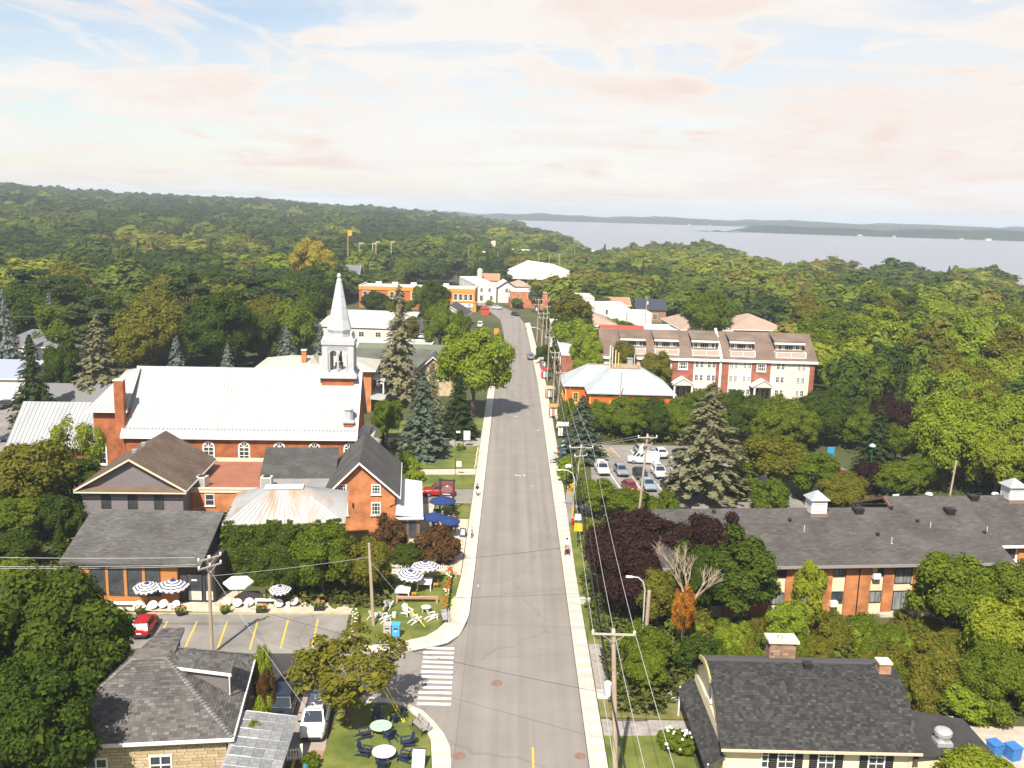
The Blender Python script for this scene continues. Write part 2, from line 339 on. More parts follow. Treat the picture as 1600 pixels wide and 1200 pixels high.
M_terrace = mat('terrace_gravel', (0.42, 0.35, 0.27), 0.95, (0.52, 0.45, 0.36), 1.2, detail=8)
M_gravel = mat('grey_gravel', (0.22, 0.2, 0.19), 0.95, (0.34, 0.31, 0.28), 1.5, detail=8)
def sheet(name, pts, z, m, kind='structure'):
    o = MB().ext([(x, y, z-0.05) for x, y in pts], (0, 0, 0.05)).build(name, m); o['kind'] = kind; return o
ROADL = [(-3.3, 20), (-3.3, 150), (-3.2, 215), (-2.2, 300), (-4.0, 343), (-7.3, 364), (-11, 382), (-15.5, 398), (-30, 425), (-60, 450)]
ROADR = [(6.55, 20), (6.55, 150), (6.5, 217), (5.5, 290), (4.6, 335), (3.2, 352), (1.5, 366), (-1.2, 380), (-6.5, 397), (-13, 412), (-28, 437), (-58, 463)]
o = MB()
o.poly([(x, y, 0.02) for x, y in ROADR] + [(x, y, 0.02) for x, y in reversed(ROADL)]); struct(o.build('road', M_road))
sheet('side_street', [(-3.32, 91), (-3.5, 86.7), (-4.1, 84.0), (-4.9, 82.2), (-6.3, 81.1), (-8.0, 80.5), (-14.6, 79.7), (-15.6, 79.6), (-14.0, 72.0), (-8.5, 71.6), (-6.3, 70.3), (-4.6, 67.6), (-3.8, 65.4), (-3.32, 60)], 0.016, M_road)
sheet('dark_street', [(-60, 77.6), (-15.58, 79.58), (-14.0, 72.0), (-58, 70)], 0.012, M_dark)
sheet('parking_lot', [(-40, 78.6), (-14.6, 79.75), (-15.3, 88.1), (-41, 86.3)], 0.028, M_lot)
sheet('driveway_pad', [(-22, 71.85), (-13.9, 71.95), (-12.8, 63), (-21.5, 63)], 0.024, mat('pad_concrete', (0.34, 0.29, 0.25), 0.9, (0.27, 0.22, 0.2), 0.8))
def line(name, a, b, wd, z, m, label=None):
    a = Vector((*a, z)); b = Vector((*b, z)); d = (b-a).normalized(); q = Vector((-d.y, d.x, 0))*wd/2
    o = MB().ext([a-q, a+q, b+q, b-q][::-1], (0, 0, 0.008)).build(name, m); return struct(o)
for a, b in (((-31.6, 79.0), (-32.3, 85.4)), ((-28.7, 79.4), (-29.5, 85.5)), ((-25.75, 79.5), (-26.65, 85.7)), ((-22.9, 80.0), (-23.8, 86.1)), ((-20.2, 80.4), (-20.95, 86.5)), ((-17.4, 80.8), (-18.1, 86.8))):
    line('parking_line', a, b, 0.16, 0.03, M_yellow)
for a, b in (((-18.2, 71.5), (-17.6, 64.2)), ((-15.1, 64.5), (-14.8, 61))): line('parking_line', a, b, 0.2, 0.026, M_yellow)
for i in range(12):
    y = 71.35+i*0.905; x = -6.85-0.03*i+0.0*i
    line('crosswalk_bar', (x-0.05*(i > 9), y), (x+2.75, y+0.02), 0.42, 0.024, M_white)
line('centre_line', (2.45, 52), (2.5, 65.4), 0.15, 0.024, M_yellow)
line('stop_line', (-2.8, 96), (-2.8, 96.5), 0.1, 0.024, M_white)
for x, y, dx, dy in ((1.2, 139.5, 1.0, 0), (1.3, 139.3, 0, .7), (2.6, 139.3, 0, .7), (3.6, 134.0, .3, 0), (0.9, 181, .9, 0), (5.2, 170, .6, 0), (-0.9, 243, .7, 0), (-0.8, 252, 0, 8), (-0.1, 252, 0, 8)):
    line('road_mark', (x, y), (x+dx, y+dy), 0.18, 0.024, M_white)
def slabs(name, L, R, step, top, nmax=150):
    """pavement of single slabs between two matching polylines"""
    def resample(P):
        d = [0]
        for a, b in zip(P, P[1:]): d.append(d[-1]+sqrt((a[0]-b[0])**2+(a[1]-b[1])**2))
        return d
    dl = resample(L); dr = resample(R); n = max(2, int(round((dl[-1]+dr[-1])/2/step)))
    def at(P, d, t): return (float(np.interp(t*d[-1], d, [p[0] for p in P])), float(np.interp(t*d[-1], d, [p[1] for p in P])))
    base = MB(); g = 0.02
    root = None; rest = MB()
    base.poly([(x, y, top-0.02) for x, y in R]+[(x, y, top-0.02) for x, y in reversed(L)])
    root = struct(base.build(name, mat('slab_joint', (0.25, 0.22, 0.19), 0.95)))
    for k in range(n):
        t0, t1 = k/n, (k+1)/n; a, b, c, d = at(L, dl, t0), at(R, dr, t0), at(R, dr, t1), at(L, dl, t1)
        cx = sum(p[0] for p in (a, b, c, d))/4; cy_ = sum(p[1] for p in (a, b, c, d))/4
        s = 1-g*2/step; z1 = top+random.uniform(0, 0.006)
        pts = [(cx+(p[0]-cx)*0.995, cy_+(p[1]-cy_)*s, top-0.14) for p in (a, b, c, d)]
        if k < nmax: MB().ext([(x-cx, y-cy_, z) for x, y, z in pts], (0, 0, z1-top+0.14)).build('slab', M_walk, root, (cx, cy_, 0))
        else: rest.ext(pts, (0, 0, z1-top+0.14))
    if rest.v: stuff(rest.build('slab', M_walk, root))
    return root
slabs('sidewalk', [(6.6, 24), (6.6, 150), (6.55, 217), (5.6, 290), (4.8, 335)], [(7.95, 24), (7.95, 100), (8.45, 150), (8.5, 217), (7.4, 290), (6.6, 337)], 1.9, 0.13)
slabs('sidewalk', [(-14.2, 80.9), (-9.8, 82.0), (-7.0, 83.7), (-5.7, 86.2), (-5.1, 91.9), (-4.75, 99), (-4.8, 160), (-4.8, 215), (-4.2, 292)], [(-14.0, 79.75), (-8.0, 80.55), (-5.2, 82.1), (-4.0, 84.2), (-3.4, 88.5), (-3.35, 99), (-3.35, 160), (-3.3, 215), (-2.4, 292)], 1.9, 0.13)
slabs('sidewalk', [(-11.5, 71.2), (-9.4, 71.3), (-7.9, 70.8), (-6.4, 68.9), (-5.3, 66.2), (-4.85, 62.4), (-4.8, 40)], [(-11.3, 72.1), (-8.9, 71.9), (-6.4, 70.4), (-4.65, 67.6), (-3.75, 65.4), (-3.45, 62.5), (-3.4, 40)], 1.9, 0.13)
struct(MB().box(-0.12, 0.12, -4.4, 4.0, -0.05, 0.14).build('kerb', M_walk, None, (-14.4, 84.0, 0), radians(6)))
struct(MB().box(-13, 13.4, -0.12, 0.12, -0.05, 0.12).build('kerb', mat('worn_kerb', (0.45, 0.38, 0.27), .9, (0.3, 0.27, 0.12), 2.0), None, (-28.2, 87.4, 0), radians(3.4)))
def lawn(pts, m=M_lawn, z=0.05): return sheet('lawn', pts, z, m, 'structure')
lawn([(-14.1, 81.0), (-9.8, 82.1), (-7.05, 83.8), (-5.75, 86.3), (-5.15, 91.9), (-4.85, 99), (-8.5, 100), (-16.5, 93), (-15.2, 90)])
lawn([(-13.0, 71.0), (-9.4, 71.2), (-7.95, 70.7), (-6.45, 68.8), (-5.35, 66.2), (-4.9, 62.4), (-4.85, 40), (-13, 40)])
lawn([(-4.85, 167.5), (-4.85, 178), (-16, 180), (-22, 171), (-22, 163.5)])
lawn([(-4.85, 143), (-4.85, 156.8), (-21, 154.6), (-21, 141)])
lawn([(-4.85, 132), (-4.85, 139.1), (-14, 138.2), (-14, 131)])
lawn([(-4.85, 118.5), (-4.85, 124.6), (-9.5, 124.2), (-9.5, 118)])
lawn([(8.05, 24), (8.05, 67.2), (14.5, 67.6), (14.5, 24)])
lawn([(8.05, 70), (8.05, 72.8), (15, 73), (15, 70)], M_lawn2)
lawn([(8.05, 83), (8.0, 100), (8.15, 118), (11.5, 118), (17, 112), (17, 83)])
lawn([(67, 196), (74, 198), (74, 212), (67, 212)])
sheet('church_walk', [(-4.85, 157), (-4.85, 162.6), (-26, 160.6), (-26, 155)], 0.045, M_gravel)
sheet('church_path', [(-4.85, 139.3), (-4.85, 142.6), (-15, 141), (-15, 138.4)], 0.055, M_terrace)
sheet('red_car_drive', [(-4.85, 125), (-4.85, 131.7), (-16, 130.8), (-16, 124.4)], 0.05, M_lot)
sheet('pub_terrace', [(-4.85, 99), (-4.85, 118.3), (-9.6, 118), (-9.8, 124.4), (-14, 124.3), (-13, 99)], 0.04, M_terrace)
sheet('cafe_terrace', [(-42, 87.4), (-15.2, 88.3), (-15.1, 90.2), (-19.5, 91.0), (-27, 93), (-44, 93)], 0.06, M_terrace)
sheet('gravel_drive', [(8.05, 67.3), (8.05, 69.7), (30, 69.9), (30, 67.5)], 0.04, M_gravel)
sheet('stone_drive', [(8.05, 74.5), (8.05, 83), (12.5, 83), (13, 74.5)], 0.04, M_gravel)
sheet('house_path', [(8.05, 72.85), (8.05, 74.45), (16, 74.7), (16, 73)], 0.045, M_walk)
sheet('lot_access', [(8.0, 118.2), (8.5, 132), (11, 133), (13.5, 126), (12, 118.2)], 0.035, M_lot)
sheet('car_park', [(12.5, 133), (14.0, 160), (31, 161), (42, 150), (42, 124), (27, 124)], 0.045, M_lot)
sheet('back_car_park', [(40, 150), (52, 158), (58, 136), (46, 134)], 0.035, M_lot)
sheet('back_car_park', [(34, 58), (35.5, 70), (60, 71), (60, 58)], 0.03, mat('beige_gravel', (0.36, 0.3, 0.25), .95, (0.45, 0.4, 0.34), 1.0))
sheet('church_car_park', [(-95, 130), (-62, 131), (-62, 200), (-115, 205), (-112, 150)], 0.03, M_lot)
sheet('yard', [(18, 255), (18, 300), (62, 298), (58, 262)], 0.03, M_gravel)
for x, y, r in ((-0.4, 75.1, .42), (-3.0, 64.0, .42), (6.0, 64.4, .36)):
    o = MB().lathe([(r+.08, 0.018), (r+.08, 0.03), (r, 0.032), (r*.6, 0.034)], 20).build('manhole_cover', mat('rusty_iron', (0.16, 0.09, 0.065), .8, (0.24, 0.16, 0.12), 6), None, (x, y, 0))
    tag(o, {75.1: 'brown manhole cover in the road beside the crosswalk', 64.0: 'rusty manhole cover in the road near the garden corner', 64.4: 'rusty manhole cover near the right kerb'}[y], 'manhole')
G1 = (0.030, 0.052, 0.010); G2 = (0.058, 0.085, 0.016); G3 = (0.095, 0.125, 0.024); OL = (0.11, 0.105, 0.025)
L_mix = mat_leaf('leaf_mixed', [(0.0441, 0.0701, 0.0145), (0.0734, 0.11, 0.017), (0.118, 0.157, 0.0219), (0.0853, 0.119, 0.0243), (0.147, 0.175, 0.0268)], 0.8)
L_wd = mat_leaf('wood_dark', [(0.0329, 0.0569, 0.0147), (0.0522, 0.0783, 0.016), (0.0746, 0.107, 0.0198)], .8); L_wo = mat_leaf('wood_olive', [(0.086, 0.103, 0.0178), (0.143, 0.15, 0.0261), (0.201, 0.18, 0.0356)], .8); L_wl = mat_leaf('wood_light', [(0.115, 0.159, 0.0166), (0.173, 0.214, 0.0238), (0.244, 0.26, 0.0356)], .8)
L_dark = mat_leaf('leaf_dark', [(0.0283, 0.0515, 0.0085), (0.0539, 0.0836, 0.0116), (0.09, 0.122, 0.017)], 0.3)
L_mid = mat_leaf('leaf_mid', [(0.0578, 0.0922, 0.0085), (0.103, 0.142, 0.0127), (0.161, 0.196, 0.0213)], 0.25)
L_light = mat_leaf('leaf_light', [(0.111, 0.165, 0.0114), (0.179, 0.238, 0.0206), (0.263, 0.304, 0.0342)], 0.25)
L_lime = mat_leaf('leaf_lime', [(0.124, 0.175, 0.0124), (0.192, 0.233, 0.0207), (0.271, 0.28, 0.0311)], 0.3)
L_olive = mat_leaf('leaf_olive', [(0.0746, 0.0836, 0.0116), (0.128, 0.129, 0.017), (0.192, 0.172, 0.0265)], 0.25)
L_yellow = mat_leaf('leaf_yellow', [(0.20,0.19,0.02), (0.32,0.27,0.03), (0.42,0.33,0.05)], 0.2)
L_orange = mat_leaf('leaf_orange', [(0.20,0.075,0.012), (0.36,0.14,0.02), (0.45,0.22,0.04)], 0.2)
L_purple = mat_leaf('leaf_purple', [(0.020,0.011,0.010), (0.034,0.017,0.015), (0.058,0.028,0.022)], 0.2, 0.2)
L_bronze = mat_leaf('leaf_bronze', [(0.045,0.028,0.014), (0.085,0.048,0.02), (0.14,0.07,0.025)], 0.2, 0.2)
L_blue = mat_leaf('needle_blue', [(0.085,0.105,0.092), (0.14,0.165,0.145), (0.21,0.235,0.205)], 0.3, 0.1)
L_spruce = mat_leaf('needle_green', [(0.0207, 0.035, 0.0121), (0.0376, 0.0563, 0.019), (0.0583, 0.078, 0.0259)], 0.4, 0.1)
L_tan = mat_leaf('needle_tan', [(0.10,0.105,0.055), (0.16,0.155,0.085), (0.23,0.21,0.12)], 0.3, 0.1)
L_bg = mat_leaf('needle_grey_green', [(0.045, 0.065, 0.045), (0.078, 0.105, 0.072), (0.125, 0.155, 0.11)], 0.3, 0.1)
L_grey = mat_leaf('twig_grey', [(0.16,0.14,0.11), (0.24,0.21,0.17)], 0.3, 0.0)
M_bark = mat('bark', (0.075, 0.055, 0.04), 0.95, (0.14, 0.11, 0.085), 4.0, stretch=(1, 1, .3))
M_bark_pale = mat('bark_pale', (0.28, 0.22, 0.17), 0.95, (0.40, 0.32, 0.25), 3.0, stretch=(1, 1, .3))
def unit(a): return a/np.maximum(1e-6, np.linalg.norm(a, axis=1, keepdims=True))
def cards(P, Nn, size, rs, aspect=0.75):
    n = len(P); t = unit(np.cross(Nn, unit(rs.normal(size=(n, 3))))); b = np.cross(Nn, t)
    s = (size*np.exp(rs.normal(-.08, .34, n)))[:, None] if np.isscalar(size) else (size*rs.uniform(.7, 1.2, n))[:, None]
    k = rs.uniform(.55, 1.0, (n, 1))*aspect
    V = np.stack([P-t*s, P-b*s*k+t*s*.15, P+t*s, P+b*s*k+t*s*.1], 1).reshape(-1, 3)
    Q = np.arange(n*4).reshape(n, 4); return V, Q
def ico(sub=1):
    import bmesh
    bm = bmesh.new(); bmesh.ops.create_icosphere(bm, subdivisions=sub, radius=1)
    V = np.array([v.co[:] for v in bm.verts]); F = np.array([[v.index for v in f.verts] for f in bm.faces]); bm.free(); return V, F
ICO1 = ico(1); ICO2 = ico(2)
def quadify(F): return np.concatenate([F, F[:, 2:3]], 1)
def blob_crown(name, seed, rx, rz, cz, nl, lr, ncard, csize, m, flat=0.0, gaps=0.0, core=0.74, zmin=-0.55, upb=0.45, rough=.38):
    """crown made of leaf clumps on the shells of many lobes"""
    rs = np.random.RandomState(seed); i = np.arange(nl)+.5
    ph = np.arccos(1-2*i/nl*(1-(1+zmin)/2*0.9)); th = pi*(1+5**.5)*i + rs.uniform(-.4, .4, nl)
    D = np.stack([np.cos(th)*np.sin(ph), np.sin(th)*np.sin(ph), np.cos(ph)], 1); D = unit(D+rs.normal(scale=.16, size=D.shape))
    rad = rs.uniform(.62, 1.0, nl); az = np.arctan2(D[:, 1], D[:, 0]); ph0, ph1 = rs.uniform(0, 6.28, 2)
    rad *= 1+0.14*np.sin(2*az+ph0)+0.10*np.sin(3*az+ph1)
    Lc = D*rad[:, None]*np.array([rx, rx, rz])*0.82; Lc[:, 2] += cz
    lrad = lr*rs.uniform(.65, 1.3, nl)
    keep = rs.uniform(size=nl) > gaps; Lc = Lc[keep]; lrad = lrad[keep]; Dk = D[keep]; nl = len(Lc)
    pick = rs.choice(nl, ncard, p=lrad**2/np.sum(lrad**2))
    d = unit(rs.normal(size=(ncard, 3))+Dk[pick]*0.9+np.array([0, 0, .35]))
    sq = np.array([1, 1, 1-.35*flat])
    P = Lc[pick]+d*sq*(lrad[pick]*np.where(rs.uniform(size=ncard) < .14, rs.uniform(1.0, 1.32, ncard), rs.uniform(.72, 1.06, ncard)))[:, None]
    Nn = unit(d+np.array([0, 0, upb])+rs.normal(scale=rough, size=d.shape))
    V, Q = cards(P, Nn, csize, rs)
    cv, cf = ICO1 if ncard > 2500 else ico(0) if False else ICO1
    parts_v = [V]; parts_q = [Q]; off = len(V)
    if core:
        for c, r in zip(Lc, lrad):
            parts_v.append(cv*r*core*sq+c); parts_q.append(quadify(cf)+off); off += len(cv)
    V = np.concatenate(parts_v); Q = np.concatenate(parts_q)
    nq = len(parts_q[0]); me = bpy.data.meshes.new(name)
    T = np.concatenate([q[:, :3] for q in parts_q[1:]]) if core else np.zeros((0, 3), int)
    me.vertices.add(len(V)); me.vertices.foreach_set('co', V.astype(np.float32).ravel())
    me.loops.add(nq*4+len(T)*3); me.loops.foreach_set('vertex_index', np.concatenate([parts_q[0].ravel(), T.ravel()]).astype(np.int32))
    me.polygons.add(nq+len(T)); me.polygons.foreach_set('loop_start', np.concatenate([np.arange(nq)*4, nq*4+np.arange(len(T))*3]).astype(np.int32))
    me.materials.append(m); me.update(calc_edges=True); return me
def spruce_crown(name, seed, H, R, nb, per, csize, m, z0=0.06, droop=.25, power=.85, gap=0.0):
    rs = np.random.RandomState(seed)
    lay = np.sort(rs.uniform(0, 1, nb)); z = H*(z0+(0.985-z0)*lay**1.05); az = rs.uniform(0, 2*pi, nb)
    nlay = 13; z = z + (np.round(lay*nlay)/nlay-lay)*H*0.5*(1-lay)*0.8
    Lb = R*np.maximum(.03, (1-(z/H-z0)/(1-z0)))**power*rs.uniform(.72, 1.08, nb); Lb *= 1+.12*np.sin(2*az+seed)
    if gap: Lb[rs.uniform(size=nb) < gap] *= .45
    t = rs.uniform(.18, 1, (nb, per))**.8; wd = (1-t)*.38+.06
    lat = rs.normal(scale=.42, size=(nb, per))*wd*Lb[:, None]
    rr = t*Lb[:, None]; zz = z[:, None]+Lb[:, None]*(.10*t-droop*t*t)-np.abs(lat)*.25+rs.normal(scale=.05, size=(nb, per))
    P = np.stack([np.cos(az)[:, None]*rr-np.sin(az)[:, None]*lat, np.sin(az)[:, None]*rr+np.cos(az)[:, None]*lat, zz], 2).reshape(-1, 3)
    out = np.stack([np.cos(az), np.sin(az), np.zeros(nb)], 1)[:, None, :].repeat(per, 1).reshape(-1, 3)
    Nn = unit(out*.55+np.array([0, 0, 1.0])+rs.normal(scale=.28, size=P.shape))
    V, Q = cards(P, Nn, csize*np.clip((Lb/R)[:, None].repeat(per, 1).ravel()*1.2, .5, 1.1), rs, .6)
    n = 9; cz = np.linspace(z0*H, H*.93, 7); ring = []
    for q in cz: 
        r_ = R*.34*max(.02, 1-(q/H-z0)/(1-z0))**power
        ring.append(np.stack([r_*np.cos(np.arange(n)*2*pi/n), r_*np.sin(np.arange(n)*2*pi/n), np.full(n, q)], 1))
    CV = np.concatenate(ring); CQ = np.array([[a*n+j, a*n+(j+1) % n, (a+1)*n+(j+1) % n, (a+1)*n+j] for a in range(6) for j in range(n)])
    return np_mesh(name, np.concatenate([V, CV]), np.concatenate([Q, CQ+len(V)]), m)
def trunk_mesh(name, seed, h, r, limbs, spread, top, m=None):
    rnd = random.Random(seed); mb = MB()
    mb.tube([(0, 0, -.3), (rnd.uniform(-.1, .1), rnd.uniform(-.1, .1), h*.5), (rnd.uniform(-.2, .2), rnd.uniform(-.2, .2), h), (0, 0, top)], [r*1.25, r*.95, r*.75, r*.2], 8)
    for k in range(limbs):
        a = 2*pi*k/limbs+rnd.uniform(-.3, .3); z = h*rnd.uniform(.7, 1.15); e = spread*rnd.uniform(.6, 1)
        p1 = (cos(a)*e*.45, sin(a)*e*.45, z+(top-z)*.35); p2 = (cos(a)*e, sin(a)*e, z+(top-z)*rnd.uniform(.5, .8))
        mb.tube([(0, 0, z), p1, p2], [r*.5, r*.33, r*.1], 6)
    return mb.mesh(name, m or M_bark)
def bare_mesh(name, seed, h, r, m, levels=4, spread=.5):
    rnd = random.Random(seed); mb = MB()
    def grow(p, d, ln, rad, lev):
        q = p+d*ln*.5+Vector((rnd.uniform(-1, 1), rnd.uniform(-1, 1), 0))*ln*.05; e = p+d*ln
        mb.tube([p, q, e], [rad, rad*.8, rad*.6], 6 if lev > 1 else 4, cap=False)
        if lev == 0: return
        for k in range(3 if lev > 1 else 4):
            a = rnd.uniform(0, 2*pi); nd = (d+Vector((cos(a), sin(a), rnd.uniform(0, .5)))*spread*rnd.uniform(.5, 1.1)).normalized()
            grow(p+d*ln*rnd.uniform(.55, 1), nd, ln*rnd.uniform(.55, .8), rad*.55, lev-1)
    grow(Vector((0, 0, -.2)), Vector((0, 0, 1)), h*.36, r, levels); return mb.mesh(name, m)
PROT = {}
def proto(k):
    if k in PROT: return PROT[k]
    kind, q = k[:-1], int(k[-1]); s = sum(ord(c) for c in k)
    if kind == 'maple':       # big, finely clumped: nominal radius 5, height 11
        c = blob_crown('crown', s, 5.0, 4.6, 6.2, 74, 1.25, 30000, .165, L_mid, .5, 0.09); t = trunk_mesh('trunk', s, 2.6, .32, 6, 3.4, 8)
    elif kind == 'round':
        c = blob_crown('crown', s, 4.6, 4.4, 5.8, 60, 1.3, 17000, .2, L_mid, .3, .12); t = trunk_mesh('trunk', s, 2.2, .26, 5, 3, 7.6)
    elif kind == 'tall':
        c = blob_crown('crown', s, 3.6, 5.6, 6.6, 60, 1.15, 15000, .2, L_mid, .35, .14); t = trunk_mesh('trunk', s, 2.4, .25, 5, 2.4, 9)
    elif kind == 'loose':     # open crown, sky and ground show through
        c = blob_crown('crown', s, 4.3, 3.7, 5.7, 64, .95, 6500, .17, L_mid, .3, .25, core=0); t = trunk_mesh('trunk', s, 2.0, .24, 8, 3.4, 7.2)
    elif kind == 'bush':      # reaches the ground, radius 2.5, height 3.6
        c = blob_crown('crown', s, 2.4, 2.0, 1.7, 34, .72, 6500, .135, L_mid, .2, .03, zmin=-.9); t = trunk_mesh('trunk', s, .8, .12, 4, 1.2, 2.4)
    elif kind == 'fine':      # small-leaved shrub, radius 1, height 1.3
        c = blob_crown('crown', s, .95, .7, .65, 18, .34, 900, .11, L_mid, .2, .03, zmin=-.8); t = trunk_mesh('trunk', s, .4, .05, 3, .5, .9)
    elif kind == 'pine':      # layered white pine
        rs = np.random.RandomState(s)
        c = blob_crown('crown', s, 4.4, 7.4, 8.4, 44, 1.5, 7000, .3, L_spruce, 1.6, .12, core=.6); t = trunk_mesh('trunk', s, 4, .3, 6, 3.4, 14)
    elif kind == 'spruce':    # radius 3.2, height 13
        c = spruce_crown('crown', s, 13, 3.7, 460, 22, .34, L_spruce, .04, .26, .75); t = trunk_mesh('trunk', s, 3, .22, 0, 0, 12)
    elif kind == 'ragged':    # old spruce with gaps
        c = spruce_crown('crown', s, 15, 3.5, 470, 24, .30, L_tan, .12, .30, .62, .2); t = trunk_mesh('trunk', s, 4, .26, 0, 0, 14.4)
    elif kind == 'far':       # for the woods
        c = blob_crown('crown', s, 4.8, 4.4, 5.4, 30, 1.6, 2400, .48, L_mix, .2, .03, core=.86, upb=.5, rough=.25); t = trunk_mesh('trunk', s, 2.2, .25, 3, 2, 7)
    elif kind == 'conifer':
        c = spruce_crown('crown', s, 12, 3.0, 150, 8, .62, L_spruce, .05, .25); t = trunk_mesh('trunk', s, 3, .2, 0, 0, 11)
    elif kind == 'bare':
        c = bare_mesh('crown', s, 9, .2, M_bark_pale, 5, .55); t = None
    PROT[k] = (c, t); return PROT[k]
SIZE = {'maple': (5.5, 11.0), 'round': (5.1, 10.4), 'tall': (4.1, 12.2), 'loose': (4.6, 9.4), 'bush': (2.6, 3.9), 'fine': (1.1, 1.45), 'pine': (4.8, 15.6), 'spruce': (3.3, 13), 'ragged': (3.3, 15), 'far': (5.3, 10), 'conifer': (3, 12), 'bare': (4, 9)}
TREES = []; NTREE = [0]
_rt = random.Random(21)
def tree(kind, x, y, R, H, leaf, label, name='tree', cat='tree', group=None, z=None, bark=None):
    """one tree: Empty at the foot of the trunk > crown, trunk; R crown radius, H height in metres"""
    c, t = proto(kind); r0, h0 = SIZE[kind[:-1]]; NTREE[0] += 1
    root = thing(name, label, cat, (x, y, ground_z(x, y) if z is None else z), 0, group); root['label'] = label
    a = _rt.uniform(0, 6.28); sc = (R/r0, R/r0, H/h0)
    o = inst('crown', c, root, (0, 0, 0), a, sc)
    if leaf is not None: o.material_slots[0].link = 'OBJECT'; o.material_slots[0].material = leaf
    if t:
        k = inst('trunk', t, root, (0, 0, 0), a, (min(sc[0], 1.3), min(sc[1], 1.3), sc[2]))
        if bark: k.material_slots[0].link = 'OBJECT'; k.material_slots[0].material = bark
    TREES.append((x, y, R)); return root
def clear_zone(x, y):
    if y < 60 or (-85 < x < 0 and y < 130): return True
    def R(x0, x1, y0, y1): return x0 <= x <= x1 and y0 <= y <= y1
    if R(-62, 68.5, 0, 232) and not (x < -61 and y < 122): return True
    if R(-118, -60, 125, 215): return True
    if R(20, 62, 228, 305): return True
    if R(8, 66, 300, 352): return True
    if (60 <= x < .295*y and 224 <= y <= 332): return True
    rx = float(np.interp(y, [0, 290, 335, 366, 398, 450], [1.6, 1.6, .5, -3, -14, -60]))
    if y < 470 and abs(x-rx) < (14 if y < 330 else 22): return True
    if R(-75, 14, 318, 400): return True
    if R(-62, 14, 228, 320): return True
    if R(-45, 26, 398, 475): return True
    if R(-8, 40, 470, 590): return True
    return any((x-a)**2+(y-b)**2 < r*r for a, b, r in CLEAR)
CLEAR = [(-58, 565, 12), (-57, 548, 9), (-118, 232, 14), (-104, 262, 16), (-84, 258, 12), (112, 300, 9), (95, 372, 20), (-58, 300, 0), (-45, 560, 22), (-34, 520, 14), (-60, 620, 12), (-190, 480, 14), (-155, 530, 13), (-18, 640, 14), (32, 700, 30), (10, 720, 24), (170, 330, 7)]
def scatter():
    rs = random.Random(11); pts = []
    def fill(d0, d1, sp):
        y = d0*0.8
        ny = int((d1-y)/sp)+1
        for j in range(ny):
            yy = y+j*sp; nx = int(1.36*yy/sp)+1
            for i in range(nx):
                xx = -0.68*yy+i*sp+(sp/2 if j % 2 else 0)+rs.uniform(-.36, .36)*sp; y2 = yy+rs.uniform(-.36, .36)*sp
                d = sqrt(xx*xx+y2*y2)
                if not d0 <= d < d1: continue
                if rs.random() < .05 or clear_zone(xx, y2): continue
                if ground_z(xx, y2) < LAKE_Z+1.0: continue
                u = xx/y2
                if u > -.06 and d > _lin(_SH, u)-6: continue
                pts.append((xx, y2, d, sp/8.2*rs.uniform(.58, 1.36), rs.random(), rs.random()))
    fill(88, 230, 8.5); fill(230, 520, 12.0); fill(520, 950, 14.5); fill(950, 2350, 19.0)
    return pts
FP = scatter()
FAR_K = ['far0', 'far1', 'far2', 'far3', 'conifer0', 'far1', 'far2', 'far3', 'far0']; FAR_M = ['L_wd', 'L_mix', 'L_mix', 'L_wd', 'L_spruce', 'L_wo', 'L_wl', 'L_wo', 'L_wl']
from mathutils import noise as MN
def visible(x, y): return abs(x/y+0.0) < .565
